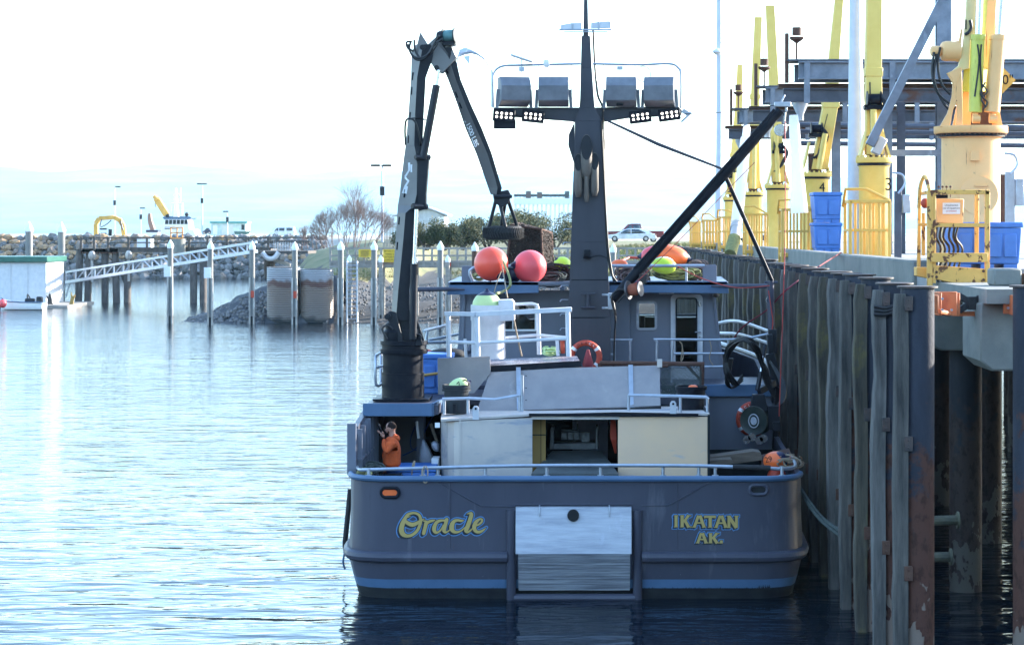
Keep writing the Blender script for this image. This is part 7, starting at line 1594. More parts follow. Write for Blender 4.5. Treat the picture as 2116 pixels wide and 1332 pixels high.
# corrugated sheet-pile cells
CORR = bpy.data.materials.new('corrugated sheet steel'); CORR.use_nodes = True
def corr(m):
    t = m.node_tree; N, L = t.nodes, t.links; b = N['Principled BSDF']; b.inputs['Metallic'].default_value = .35; b.inputs['Roughness'].default_value = .5
    tc = N.new('ShaderNodeTexCoord'); sp = N.new('ShaderNodeSeparateXYZ'); L.new(tc.outputs['Object'], sp.inputs[0]); n = N.new('ShaderNodeTexNoise'); n.inputs['Scale'].default_value = 1.2; L.new(tc.outputs['Object'], n.inputs[0])
    a = N.new('ShaderNodeMath'); a.operation = 'MULTIPLY_ADD'; a.inputs[1].default_value = .9; L.new(n.outputs[0], a.inputs[0]); L.new(sp.outputs[2], a.inputs[2])
    mr = N.new('ShaderNodeMapRange'); mr.inputs[1].default_value = 0; mr.inputs[2].default_value = 5; L.new(a.outputs[0], mr.inputs[0])
    cr = N.new('ShaderNodeValToRGB'); e = cr.color_ramp.elements; e[0].position = .12; e[0].color = (.03, .03, .03, 1); e[1].position = .2; e[1].color = (.2, .17, .15, 1)
    for p, c in ((.5, (.22, .17, .14, 1)), (.6, (.2, .15, .12, 1)), (.63, (.13, .07, .055, 1)), (.69, (.14, .08, .065, 1)), (.72, (.3, .31, .33, 1)), (1, (.34, .35, .37, 1))): q = e.new(p); q.color = c
    L.new(mr.outputs[0], cr.inputs[0]); L.new(cr.outputs[0], b.inputs['Base Color'])
corr(CORR)
for px, lb in ((586, 'corrugated steel cell, left one, with rust band'), (655, 'corrugated steel cell, right one, brightly lit on its right')):
    Yq = 149.6; r = 34.5 / PM(Yq); X = XP(px, Yq); root = thing('sheet_pile_cell', lb, 'steel cell', (X, Yq, 0), 'corrugated cells of the old dolphin')
    zt_ = ZP(552 if px < 600 else 556, Yq); m = MB(); n_ = 64; m.lathe([(r - .035 * (i % 2), -1 + (zt_ + 1) * i / n_) for i in range(n_ + 1)], (X, Yq, 0), 36, caps=True); m.build('corrugated_shell', CORR, root, smooth=20)
    m = MB(); m.ball((X, Yq, zt_ - .1), r * .93, 16, 8, (1, 1, .16)); m.build('gravel_fill', GRAVEL, root)
# boardwalk
bw_ = thing('boardwalk', 'grey timber boardwalk with railing along the beach behind the boat', 'boardwalk', (XP(900, 150.5), 150.5, 0))
Yb_ = 150.3; xa_, xb_ = XP(681, Yb_), XP(1480, Yb_)
def zz(y): return ZP(y, Yb_)
for y, h in ((513, .14), (528, .12), (541, .2), (549, .28)): m = MB(); m.bx(xa_, xb_, Yb_ - .05, Yb_ + .1, zz(y) - h / 2, zz(y) + h / 2); m.build('rail_board' if y < 540 else 'deck_edge_board', GWOOD, bw_)
m = MB(); m.bx(xa_, xb_, Yb_ + .1, Yb_ + 3, zz(546), zz(543)); m.build('deck', GWOOD, bw_)
i = 0; px = 683
while px < 1480:
    m = MB(); X = XP(px, Yb_); m.bx(X - .08, X + .08, Yb_ - .12, Yb_ - .05, zz(552), zz(511)); m.build('rail_post', GWOOD, bw_)
    if i % 4 == 2: m = MB(); m.bx(X - .1, X + .16, Yb_ - .2, Yb_ - .13, zz(550), zz(543)); m.build('red_reflector', LRING, bw_)
    px += 17.5; i += 1
for px in (722, 790, 860, 928, 1000, 1290, 1360): m = MB(); X = XP(px, Yb_); m.bx(X - .14, X + .14, Yb_ + .3, Yb_ + .6, -1, zz(551)); m.build('deck_pile', GWOOD, bw_)
for px, w_, y0, y1, tx, lb in ((755, 13, 515, 531, ['KEEP RAILS', 'CLEAR AND', 'LAUNCH RAMP', 'SLOW NO WAKE'], 'smaller yellow sign on the boardwalk railing'), (805, 12, 515, 541, ['40 FOOT MAX', 'VESSEL LENGTH', '50 TON MAX', 'LOAD POSTED'], 'larger yellow load sign partly behind the crane boom')):
    root = thing('yellow_sign', lb, 'sign', P(px, y1, Yb_ - .3), 'yellow signs on the boardwalk'); m = MB(); m.bx(XP(px - w_, Yb_), XP(px + w_, Yb_), Yb_ - .3, Yb_ - .26, zz(y1), zz(y0)); m.build('sign_board', mk('yellow sign board %d' % px, (.75, .5, .03), .5), root)
    if px == 805:
        for i, t_ in enumerate(('40 FOOT M', 'VESSEL L', '50 TON M', 'LOAD POS')): text_mesh(t_, .17, BLACK, root, 'sign_lettering', face_cam(P(px, 519 + i * 6, Yb_ - .32)), .002)
    else:
        for i in range(6): m = MB(); m.bx(XP(px - 9, Yb_), XP(px + 9 - i % 3, Yb_), Yb_ - .32, Yb_ - .31, zz(518 + i * 2.2), zz(517.2 + i * 2.2)); m.build('sign_line', DWOOD, root)
ld = thing('beach_ladder', 'tall metal ladder standing on the beach by the boardwalk', 'ladder', P(727, 668, 148))
for px in (717, 738): m = MB(); m.tube([P(px, 540, 148.6), P(px, 668, 148)], .07, 6); m.build('ladder_rail', RAIL, ld)
for i in range(14): m = MB(); m.tube([P(717, 548 + i * 8.5, 148.4), P(738, 548 + i * 8.5, 148.4)], .035, 5); m.build('ladder_rung', RAIL, ld)

# timber dock on piles in the left background
Yd = 192; td = thing('timber_dock', 'old dark timber dock on splayed piles in front of the breakwater', 'timber dock', (XP(380, Yd), Yd, 0))
for x0, x1, y0, y1, mt, nm in ((168, 560, 513, 521, DWOOD, 'dock_beam'), (168, 245, 514, 523, RUSTM, 'steel_beam'), (168, 640, 490, 492, DWOOD, 'top_rail'), (224, 640, 500, 502.5, DWOOD, 'mid_rail'), (224, 600, 511, 513.5, DWOOD, 'kick_board')):
    m = MB(); m.bx(XP(x0, Yd), XP(x1, Yd), Yd - .2, Yd + (4 if nm == 'dock_beam' else .0), ZP(y1, Yd), ZP(y0, Yd)); m.build(nm, mt, td)
for px in (169, 196, 225, 267, 305, 350, 392, 430, 470, 510, 555): m = MB(); X = XP(px, Yd); m.bx(X - .1, X + .1, Yd - .35, Yd - .2, ZP(518, Yd), ZP(489, Yd)); m.build('rail_post', DWOOD, td)
for px, dx in ((162, 3), (181, 4), (217, 0), (241, -3), (263, 2), (400, 0), (420, 0)): m = MB(); m.tube([P(px + dx, 518, Yd + .5), P(px, 628, 190.5)], .34, 10); m.build('timber_pile', DWOOD, td, smooth=50)
for a, b in (((190, 540), (215, 555)), ((225, 560), (245, 585)), ((250, 562), (262, 590)), ((175, 545), (190, 520)), ((402, 565), (420, 565))): m = MB(); m.beam(P(a[0], a[1], Yd), P(b[0], b[1], Yd), .25, .3); m.build('cross_brace', DWOOD, td)
for px, y0 in ((190, 522), (266, 521)): m = MB(); m.ball(P(px, y0 + 6, Yd - 1), .35, 8, 6, (1, 1, 1.3)); m.tube([P(px, y0 + 8, Yd - 1), P(px, y0 + 60, Yd - 1)], .12, 6); m.build('white_batten', SALTW, td)
cy = thing('concrete_dolphin', 'round concrete drum with orange ladder cage standing on the timber dock', 'concrete drum', P(368, 521, 191)); m = MB(); m.lathe([(.68, 0), (.68, 1.25)], P(368, 521, 191), 20); m.build('drum', CONC, cy)
for a, b in (((352, 470), (378, 470)), ((352, 492), (378, 492)), ((352, 481), (378, 481)), ((353, 470), (353, 492)), ((366, 470), (366, 492)), ((377, 470), (377, 492))): m = MB(); m.beam(P(a[0], a[1], 190.4), P(b[0], b[1], 190.4), .1, .1); m.build('cage_bar', ORPL if 0 else mk('orange cage', (.8, .32, .06), .5) if 'orange cage' not in MAT else MAT['orange cage'], cy)
m = MB(); m.bx(XP(283, 196), XP(311, 196), 196, 197.5, ZP(511, 196), ZP(494, 196)); q = m.build('white_container', WHITE); tag(q, 'pale box container behind the timber dock railing', 'container'); center(q)
# gangway
gw = thing('gangway', 'long sloping aluminium truss gangway from the shore down to the float', 'gangway', P(350, 600, 186))
def gp(px, up, dy=0):    # along the gangway; up: 0 bottom chord, 1 top chord
    t = (px - 137) / (530 - 137); yb = 583 - 64 * t; yt = 562 - 62 * t
    return P(px, yb * (1 - up) + yt * up, 188 - 24 * t + dy)
for dy in (0, 1.8):
    for up, r in ((0, .13), (1, .09)): m = MB(); m.beam(gp(137, up, dy), gp(530, up, dy), r * 2, r * 2); m.build('truss_chord', TRUSS, gw)
    m = MB()
    for i in range(20):
        a = 137 + i * 19.65; m = MB(); m.beam(gp(a, 0, dy), gp(a, 1, dy), .12, .12, (0, 1, 0)); m.build('truss_post', TRUSS, gw)
        m = MB(); m.beam(gp(a + 1, 0 if i < 8 else 1, dy), gp(a + 19, 1 if i < 8 else 0, dy), .1, .1, (0, 1, 0)); m.build('truss_diagonal', TRUSS, gw)
m = MB(); m.prism([gp(137, 0, .1), gp(530, 0, .1), gp(530, 0, 1.7), gp(137, 0, 1.7)], (0, 0, -.1)); m.build('gangway_deck', TRUSS, gw)
for i in range(5): m = MB(); m.tube([P(100 + i * 9, 622 - i * 2, 189), P(108 + i * 9, 598 - i * 3, 189), P(120 + i * 6, 585, 189)], .06, 5); m.build('landing_rail', TRUSS, gw)
# abutment platform at the top of the gangway
ab = thing('gangway_landing', 'railed landing where the gangway meets the shore', 'landing', P(590, 520, 168))
m = MB(); m.bx(XP(538, 168), XP(640, 168), 167, 172, ZP(524, 168), ZP(518, 168)); m.build('landing_deck', DWOOD, ab)
for i in range(14): m = MB(); X = XP(566 + i * 3.4, 167); m.bx(X - .025, X + .025, 167, 167.05, ZP(518, 167), ZP(498, 167)); m.build('baluster', TRUSS, ab)
m = MB(); m.bx(XP(545, 167), XP(640, 167), 167, 167.08, ZP(500, 167), ZP(497, 167)); m.build('handrail', DWOOD, ab)
m = MB(); m.beam(P(556, 534, 168), P(600, 548, 168), .3, .25); m.build('brace', GWOOD, ab)
for px in (552, 562): m = MB(); m.tube([P(px, 524, 169), P(px, 575, 169)], .25, 8); m.build('landing_pile', DWOOD, ab)
m = MB(); m.tube(spline([P(542, 521, 167), P(552, 533, 167), P(566, 533, 167), P(576, 521, 167)], 4), .2, 8); m.build('rolled_fender', ALUW, ab)
# float shed, float and skiff on the left edge
Yf_ = 180; sh2 = thing('float_shed', 'white walled shed with green roof edge on a float at the left edge', 'shed', (XP(40, Yf_), Yf_, 0))
m = MB(); m.bx(XP(-40, Yf_), XP(95, Yf_), Yf_, Yf_ + 6, .25, ZP(541, Yf_)); m.build('shed_wall', ALUW, sh2)
m = MB(); m.bx(XP(-45, Yf_), XP(100, Yf_), Yf_ - .4, Yf_ + 6.4, ZP(541.5, Yf_), ZP(530, Yf_)); m.build('shed_roof', mk('dark green metal roof', (.02, .12, .09), .4), sh2, bevel=.04)
for px in (21, 91, 56): m = MB(); m.bx(XP(px, Yf_) - .06, XP(px, Yf_) + .06, Yf_ - .06, Yf_, .25, ZP(541, Yf_) - .01); m.build('wall_batten', ALUW, sh2)
m = MB(); m.bx(XP(-60, Yf_), XP(155, Yf_), 177.5, 187, -.3, .25); fl_ = m.build('mooring_float', GWOOD, None, bevel=.05); tag(fl_, 'low timber float carrying the white shed and gangway foot', 'float'); center(fl_)
for i, (px, c_) in enumerate(((104, DWOOD), (150, WOODP), (60, DWOOD))):
    m = MB()
    for k in range(4): m.tube(spline([V(XP(px + rnd.uniform(-6, 6), 178), 178, .3), V(XP(px + rnd.uniform(-8, 8), 178), 178, rnd.uniform(.6, 1.6)), V(XP(px + rnd.uniform(-10, 10), 178), 178, .3)], 4), .06, 5)
    o = m.build('dock_lines', c_); tag(o, ['tangle of dark hoses at the gangway foot', 'tan hose heap on the float end', 'dark gear heaped beside the white skiff'][i], 'hoses'); center(o)
sk_ = thing('skiff', 'small white open skiff moored at the float on the left edge', 'skiff', (XP(45, 174), 174, 0))
m = MB(); st_ = [(2, .05, .95), (8, .5, .82), (20, .85, .7), (50, 1.0, .62), (92, .95, .62)]; rings = []
for px, b, h in st_:
    X = XP(px, 174); rings.append([(X, 174 - b, h), (X + (.1 if px < 10 else 0), 174 - b * .75, 0.05), (X, 174, -.15), (X, 174 + b * .75, .05), (X, 174 + b, h)])
vs = [q for r_ in rings for q in r_]; fs = [(i * 5 + k, i * 5 + k + 1, i * 5 + 6 + k, i * 5 + 5 + k) for i in range(4) for k in range(4)] + [(20, 21, 22, 23, 24)]; m.add(vs, fs); hu = m.build('skiff_hull', WHITE, sk_, smooth=40); so = hu.modifiers.new('t', 'SOLIDIFY'); so.thickness = .05
m = MB(); m.tube([(XP(2, 174), 174, .98), (XP(20, 174), 173.1, .74), (XP(50, 174), 172.98, .66), (XP(93, 174), 173, .66)], .05, 6); m.build('gunwale', LBLUE, sk_)
m = MB(); m.box((XP(82, 174), 174, .75), (.5, .5, .7)); m.box((XP(62, 174), 174, .7), (.8, .5, .5)); m.build('outboard_motor', CHAR, sk_, bevel=.08)
m = MB(); m.bx(XP(35, 174), XP(38, 174), 173.4, 174.6, .5, .56); m.bx(XP(60, 174), XP(63, 174), 173.4, 174.6, .5, .56); m.build('thwart', ALUW, sk_)

# ---- things on the breakwater road
def bpart(name, mat, par, *boxes, bevel=0):
    m = MB()
    for b in boxes: m.bx(*b)
    return m.build(name, mat, par, bevel=bevel)
Ye = 300; zr_ = 5.85
ex = thing('excavator', 'yellow excavator with folded boom parked on the breakwater', 'excavator', P(215, 490, Ye))
EY = mk('excavator orange yellow', (.72, .4, .07), .5)
def elimb(pts, w_, nm):
    m = MB()
    for (a, b), (c, d) in zip(pts[:-1], pts[1:]): m.beam(P(a, b, Ye), P(c, d, Ye), .6, w_, (0, 1, 0))
    return m.build(nm, EY, ex, bevel=.05)
elimb([(199, 497), (198, 462), (205, 451), (236, 449), (247, 455)], .62, 'excavator_boom'); elimb([(246, 452), (254, 466), (257, 496)], .5, 'excavator_arm'); elimb([(257, 494), (259, 508)], .5, 'breaker_tool')
m = MB(); m.tube([P(249, 456, Ye - .4), P(254, 475, Ye - .4)], .12, 8); m.build('bucket_cylinder', CHAR, ex)
m = MB(); m.tube(spline([P(210, 453, Ye - .5), P(207, 468, Ye - .5), P(218, 465, Ye - .5), P(230, 455, Ye - .5)], 4), .07, 5); m.build('excavator_hose', HOSE, ex)
bpart('house', EY, ex, (XP(190, Ye), XP(223, Ye), Ye, Ye + 2.4, ZP(507, Ye), ZP(491, Ye)), bevel=.1); bpart('cab', GLASS, ex, (XP(208, Ye), XP(220, Ye), Ye - .1, Ye + 1.2, ZP(496, Ye), ZP(481, Ye)), bevel=.1)
bpart('track', CHAR, ex, (XP(186, Ye), XP(228, Ye), Ye - .4, Ye + .3, ZP(513, Ye), ZP(506, Ye)), bevel=.2)
vs_ = thing('workboat', 'white work vessel with blue topped bridge and yellow crane behind the breakwater', 'ship', P(360, 495, 345)); Yv_ = 345
def vp(name, mat, poly, dy=5, par=None): m = MB(); m.pp(poly, Yv_, dy); return m.build(name, mat, par or vs_, bevel=.05)
vp('vessel_hull', WHITE, [(325, 500), (328, 478), (336, 470), (400, 474), (406, 488), (408, 500)]); br_ = vp('bridge', WHITE, [(340, 474), (338, 462), (341, 453), (388, 453), (392, 474)], 4)
vp('bridge_roof', LBLUE, [(335, 450), (340, 447), (392, 447), (396, 450), (391, 453), (339, 453)], 5)
for i in range(6): 
    m = MB(); a = 341 + i * 8; m.prism([P(a, 463, Yv_ - .06), P(a + 6.5, 463, Yv_ - .06), P(a + 7, 454, Yv_ - .06), P(a + .5, 454, Yv_ - .06)], (0, .04, 0)); m.build('bridge_window', GLASS, br_)
vp('blue_band', LBLUE, [(340, 468), (362, 468), (362, 470), (340, 470)], .1)
m = MB(); m.beam(P(344, 444, Yv_), P(323, 410, Yv_), 1.0, .8, (0, 1, 0)); m.beam(P(320, 412, Yv_), P(325, 407, Yv_), 1.2, 1); vc = m.build('vessel_crane', EY, vs_, bevel=.05); m = MB(); m.tube([P(321, 414, Yv_), P(321, 428, Yv_)], .06, 5); m.build('hook_wire', CHAR, vc)
m = MB(); m.tube([P(364, 448, Yv_), P(363, 388, Yv_)], [.5, .15], 8); m.tube([P(354, 420, Yv_), P(378, 420, Yv_)], .12, 6); m.tube([P(356, 420, Yv_), P(356, 446, Yv_)], .12, 6); m.tube([P(377, 420, Yv_), P(377, 446, Yv_)], .12, 6); m.tube([P(358, 403, Yv_), P(372, 402, Yv_)], .15, 6); m.tube([P(374, 388, Yv_), P(373, 420, Yv_)], .05, 5); m.build('vessel_mast', WHITE, vs_)
for px, py in ((346, 445), (365, 442), (386, 443)): m = MB(); m.ball(P(px, py, Yv_), .35, 10, 8); m.build('searchlight', CHAR, vs_)
m = MB(); m.tube(spline([P(309, 441, 320), P(310, 455, 320), P(316, 475, 320)], 4), [.25, .3, .32, .35, .38, .4, .42, .44, .45][:9], 8); q = m.build('curved_davit', mk('rust brown davit', (.25, .14, .1), .6)); tag(q, 'curved brown davit arm leaning beside the work vessel', 'davit'); center(q)
kk_ = thing('deck_hut', 'low white hut with dark blue roof left of the work vessel', 'hut', P(315, 484, 316)); bpart('hut_wall', WHITE, kk_, (XP(303, 316), XP(326, 316), 316, 318, ZP(492, 316), ZP(480, 316))); bpart('hut_roof', NAVY, kk_, (XP(302, 316), XP(327, 316), 315.8, 318.2, ZP(479.8, 316), ZP(475, 316)))
def lamp(px, yt, yb, Y, heads, label, w_=.14):
    root = thing('lamp_post', label, 'lamp post', P(px, yb, Y), 'lamp posts on the far shore'); m = MB(); m.tube([P(px, yb, Y), P(px, yt, Y)], [w_, w_ * .7], 8); m.build('lamp_pole', POLEG, root)
    for dx in heads: m = MB(); m.tube([P(px, yt, Y), P(px + dx, yt - 1, Y)], w_ * .4, 6); m.box(P(px + dx * 1.2, yt, Y), (.8, .4, .2)); m.build('lamp_head', CHAR, root)
    m = MB(); m.box(P(px, (yt * 2 + yb) / 3, Y), (.4, .3, .8)); m.build('pole_box', CHAR, root)
lamp(237, 386, 485, 330, (6,), 'lamp post rising behind the excavator arm'); lamp(417.5, 380, 484, 320, (-4, 4), 'lamp post between the vessel and the green roofed shed'); lamp(291, 430, 484, 340, (3,), 'short leaning lamp post left of the curved davit', .1); lamp(470, 437, 486, 315, (-3,), 'short thin lamp post in front of the green roofed shed', .08)
lamp(790, 342, 500, 182, (-12, 8), 'tall lamp post beside the bare shrub left of the crane boom', .12)
lamp(228, 473, 495, 250, (-12,), 'low lamp on the timber dock near the excavator', .05)
sd2 = thing('green_roofed_shed', 'small pale green shed with teal roof on the breakwater road', 'shed', P(475, 484, 318)); Ys = 318
bpart('shed_wall', mk('pale green wall', (.55, .66, .62), .6), sd2, (XP(436, Ys), XP(508, Ys), Ys, Ys + 4, ZP(486, Ys), ZP(462, Ys))); bpart('shed_roof', mk('teal roof', (.08, .3, .27), .5), sd2, (XP(434, Ys), XP(511, Ys), Ys - .3, Ys + 4.3, ZP(461.5, Ys), ZP(457.5, Ys)))
bpart('shed_door', WHITE, sd2, (XP(440, Ys), XP(449, Ys), Ys - .05, Ys - .01, ZP(485, Ys), ZP(466, Ys))); wq = bpart('shed_window', CHAR, sd2, (XP(499, Ys), XP(505, Ys), Ys - .05, Ys - .01, ZP(475, Ys), ZP(464, Ys))); bpart('pane', GLASS, wq, (XP(500, Ys), XP(504, Ys), Ys - .07, Ys - .052, ZP(473, Ys), ZP(466, Ys)))
bpart('shed_door', ALUW, sd2, (XP(458, Ys), XP(482, Ys), Ys - .05, Ys - .01, ZP(485, Ys), ZP(465, Ys)))
q = MB(); q.hexa([P(486, 484, 312), P(514, 484, 312), P(514, 484, 314), P(486, 484, 314), P(483, 478, 312), P(518, 478, 312), P(518, 478, 314), P(483, 478, 314)]); o = q.build('skip', mk('dark green skip', (.05, .12, .1), .6)); tag(o, 'dark green open skip in front of the green roofed shed', 'skip'); center(o)

def car(px0, px1, yt, yb, Y, kind, mat, label, cat, name, flip=False):
    """side-on vehicle built to real width; profile in unit space"""
    x0, x1 = XP(px0, Y), XP(px1, Y); L_ = x1 - x0; z0 = ZP(yb, Y); H = ZP(yt, Y) - z0; W = 1.8
    root = thing(name, label, cat, ((x0 + x1) / 2, Y + W / 2, z0))
    fx = (lambda u: x1 - u * L_) if flip else (lambda u: x0 + u * L_)
    if kind == 'sedan':
        body = [(0, .2), (.0, .42), (.05, .5), (.24, .58), (.8, .64), (.97, .6), (1, .45), (1, .2)]; cab = [(.22, .57), (.38, .92), (.48, 1), (.66, 1), (.78, .9), (.93, .63)]; win = [[(.27, .6), (.4, .9), (.5, .94), (.5, .6)], [(.52, .6), (.52, .94), (.66, .93), (.8, .66), (.78, .6)]]; wh_ = (.19, .8)
    elif kind == 'pickup':
        body = [(0, .25), (0, .5), (.04, .58), (.3, .6), (1, .6), (1, .25)]; cab = [(.26, .59), (.38, .97), (.44, 1), (.6, 1), (.64, .59)]; win = [[(.31, .62), (.41, .93), (.45, .93), (.45, .62)], [(.47, .62), (.47, .93), (.59, .93), (.61, .62)]]; wh_ = (.16, .82)
    elif kind == 'van':
        body = [(0, .18), (0, .45), (.04, .52), (.16, .6), (1, .62), (1, .18)]; cab = [(.12, .58), (.27, .94), (.33, 1), (.97, 1), (1, .6)]; win = [[(.18, .62), (.29, .92), (.35, .92), (.35, .62)], [(.38, .64), (.38, .92), (.6, .92), (.6, .64)], [(.68, .64), (.68, .92), (.92, .92), (.92, .64)]]; wh_ = (.2, .82)
    m = MB(); m.prism([(fx(u), Y, z0 + v * H) for u, v in body], (0, W, 0)); b_ = m.build('car_body', mat, root, bevel=.06, seg=2)
    m = MB(); n_ = len(cab); lo = [Vector((fx(u), Y + .06 + .22 * (v - .58) / .42, z0 + v * H)) for u, v in cab]; hi = [Vector((q.x, Y + W - (q.y - Y), q.z)) for q in lo]
    m.add(lo + hi, [tuple(range(n_)), tuple(range(2 * n_ - 1, n_ - 1, -1))] + [(i, n_ + i, n_ + (i + 1) % n_, (i + 1) % n_) for i in range(n_)]); m.build('cabin', mat, root, bevel=.04, seg=2)
    for w__ in win:
        m = MB(); m.add([(fx(u), Y + .05 + .22 * (v - .58) / .42 - .02, z0 + v * H) for u, v in w__], [tuple(range(len(w__)))]); so = m.build('side_window', GLASS, root); sm = so.modifiers.new('t', 'SOLIDIFY'); sm.thickness = .02
    for u in wh_:
        for yy in (Y - .03, Y + W - .2):
            r = .17 * H if kind != 'sedan' else .22 * H; m = MB(); m.lathe([(r * .6, 0), (r, .02), (r, .2), (r * .6, .22)], (fx(u), yy, z0 + r), 20, (0, 1, 0)); wl_ = m.build('wheel', RUBBER, root); m = MB(); m.lathe([(r * .58, -.005), (r * .58, .02)], (fx(u), yy, z0 + r), 14, (0, 1, 0)); m.build('rim', ALU, wl_)
    m = MB(); m.bx(fx(.985) - .05, fx(.985) + .08, Y - .01, Y + .2, z0 + .48 * H, z0 + .56 * H); m.build('tail_lamp', LRING, root)
    m = MB(); m.bx(fx(.3) - .1, fx(.3) + .05, Y - .18, Y - .02, z0 + .6 * H, z0 + .67 * H); m.build('door_mirror', mat, root, bevel=.02)
    return root
CARW = mk('white car paint', (.75, .77, .8), .2); CARR = mk('dark red car paint', (.16, .02, .03), .25); CARB = mk('dark blue car paint', (.03, .04, .08), .25)
car(557, 608, 469, 490, 300, 'van', CARW, 'white van parked on the breakwater road', 'van', 'parked_van')
car(418, 436, 471, 484, 325, 'sedan', CARB, 'dark car half hidden behind the green roofed shed', 'car', 'parked_car')
car(1250, 1356, 472, 499, 196, 'sedan', CARW, 'white saloon car parked in front of the red pickup', 'car', 'parked_car')
car(1252, 1372, 462, 500, 203, 'pickup', CARR, 'dark red pickup truck parked behind the white saloon', 'pickup truck', 'parked_pickup')
car(1524, 1600, 484, 500, 210, 'sedan', CARB, 'dark car seen through the wharf cages', 'car', 'parked_car')
# house with low pitched roof
hs_ = thing('beach_house', 'pale grey gabled house behind the bushes left of the boat crane', 'house', P(870, 480, 240)); Yh = 240
m = MB(); m.prism([P(822, 490, Yh), P(822, 444, Yh), P(884, 430, Yh), P(918, 446, Yh), P(918, 490, Yh)], (0, 7, 0)); m.build('house_wall', mk('pale grey siding', (.5, .53, .56), .7), hs_)
m = MB(); m.prism([P(810, 444, Yh - .5), P(884, 427, Yh - .5), P(884, 430, Yh - .5), P(811, 447, Yh - .5)], (0, 8, 0)); m.prism([P(884, 427, Yh - .5), P(926, 443, Yh - .5), P(925, 446, Yh - .5), P(884, 430, Yh - .5)], (0, 8, 0)); m.build('house_roof', ALUW, hs_)
m = MB(); m.prism([P(905, 448, Yh - .02), P(918, 448, Yh - .02), P(918, 490, Yh - .02), P(905, 490, Yh - .02)], (0, -.03, 0)); m.build('end_wall', WHITE, hs_)
# picket fence by the shrub, gangway railings near the breakwater end
fc = thing('picket_fence', 'weathered grey picket fence running to the house', 'fence', P(810, 500, 205))
for i in range(36): m = MB(); X = XP(792 + i * 3.1, 205); m.bx(X - .05, X + .05, 205, 205.04, 4.9, ZP(461 if i % 2 else 463, 205)); m.build('picket', GWOOD, fc)
m = MB(); m.bx(XP(790, 205), XP(903, 205), 205.05, 205.1, ZP(470, 205), ZP(468, 205)); m.build('fence_rail', GWOOD, fc)
bd = thing('notice_board', 'small dark roofed notice board among the bushes', 'notice board', P(915, 500, 186)); bpart('board', DWOOD, bd, (XP(905, 186), XP(918, 186), 186, 186.2, ZP(498, 186), ZP(483, 186))); m = MB(); m.prism([P(900, 484, 185.8), P(912, 477, 185.8), P(921, 486, 185.8)], (0, .6, 0)); m.build('board_roof', DWOOD, bd); bpart('board_notice', WHITE, bd, (XP(912, 186), XP(915, 186), 185.96, 185.99, ZP(490, 186), ZP(482, 186)))
# far loading trestle across the bay
tr = thing('loading_trestle', 'distant white loading trestle with pipework above the bushes', 'trestle', P(1110, 440, 900)); Yl = 900
for a, b, w_, mt in (((1062, 404), (1175, 404), 1.1, CHAR), ((1062, 416), (1178, 416), 2.6, WHITE), ((1092, 395), (1092, 412), 2.2, RUSTM), ((1115, 397), (1115, 412), 2.2, RUSTM), ((1172, 395), (1172, 410), 2, CHAR), ((1180, 404), (1180, 420), 2, WHITE)):
    m = MB(); m.beam(P(a[0], a[1], Yl), P(b[0], b[1], Yl), w_, w_, (0, 1, 0)); m.build('trestle_pipe', mt, tr)
for px in range(1066, 1250, 9): m = MB(); m.beam(P(px, 400, Yl), P(px, 484, Yl), .8, .8, (0, 1, 0)); m.build('trestle_leg', WHITE, tr)

# ------------------------------------------------------------------ bushes
LEAFA = mk('dark evergreen leaves', (.02, .035, .012), .8, col2=(.05, .062, .018), scale=1.2, lo=.4, hi=.6); LEAFB = mk('olive evergreen leaves', (.1, .095, .025), .8, col2=(.05, .055, .016), scale=1.5)
BARK = mk('grey bark', (.13, .1, .085), .9)
def bush(X, Y, z0, w_, h_, label, seed, n_=5200):
    rr = random.Random(seed); root = thing('evergreen_bush', label, 'bush', (X, Y, z0), 'evergreen bushes on the grass bank')
    blobs = [(X + rr.uniform(-.42, .42) * w_, Y + rr.uniform(-.3, .3) * w_, z0 + h_ * rr.uniform(.25, .78), rr.uniform(.16, .28) * w_) for _ in range(11)] + [(X, Y, z0 + h_ * .45, w_ * .36)]
    m = MB()
    for i in range(n_):
        bx_, by, bz, br__ = rr.choice(blobs); d = Vector((rr.gauss(0, 1), rr.gauss(0, 1), rr.gauss(0, 1))).normalized(); q = Vector((bx_, by, bz)) + Vector((d.x, d.y, d.z * .9)) * br__ * (rr.random() ** .4) * (1 + .25 * mnoise.noise(d * 3 + Vector((bx_, by, bz))))
        if q.z < z0: q.z = z0 + rr.random() * .3
        s = rr.uniform(.06, .15); u = Vector((rr.gauss(0, 1), rr.gauss(0, 1), rr.gauss(0, 1))).normalized(); v = u.orthogonal().normalized() * s * .55; m.mi = 0 if rr.random() < .6 else 1
        m.add([q, q + v + u * s * .5, q + u * s * 1.5 + V(0, 0, s * .4), q - v + u * s * .5], [(0, 1, 2, 3)])
    m.build('foliage', [LEAFA, LEAFB], root, smooth=0); m = MB()
    for k in range(5): b = blobs[k]; m.tube([(X + rr.uniform(-.2, .2), Y, z0 - .1), ((X + b[0]) / 2, Y, z0 + h_ * .25), (b[0], b[1], b[2])], [.1, .06, .03], 5)
    m.build('stems', BARK, root)
BL = ['evergreen bush at the left end of the bank, right of the crane boom', 'rounded evergreen bush behind the tyre gripper legs', 'low evergreen bush left of the crab pot', 'tall evergreen bush behind the crab pot', 'broad evergreen bush just left of the mast', 'evergreen bush touching the mast steps', 'small evergreen bush behind the notice board', 'evergreen bush peeping out right behind the crane boom']
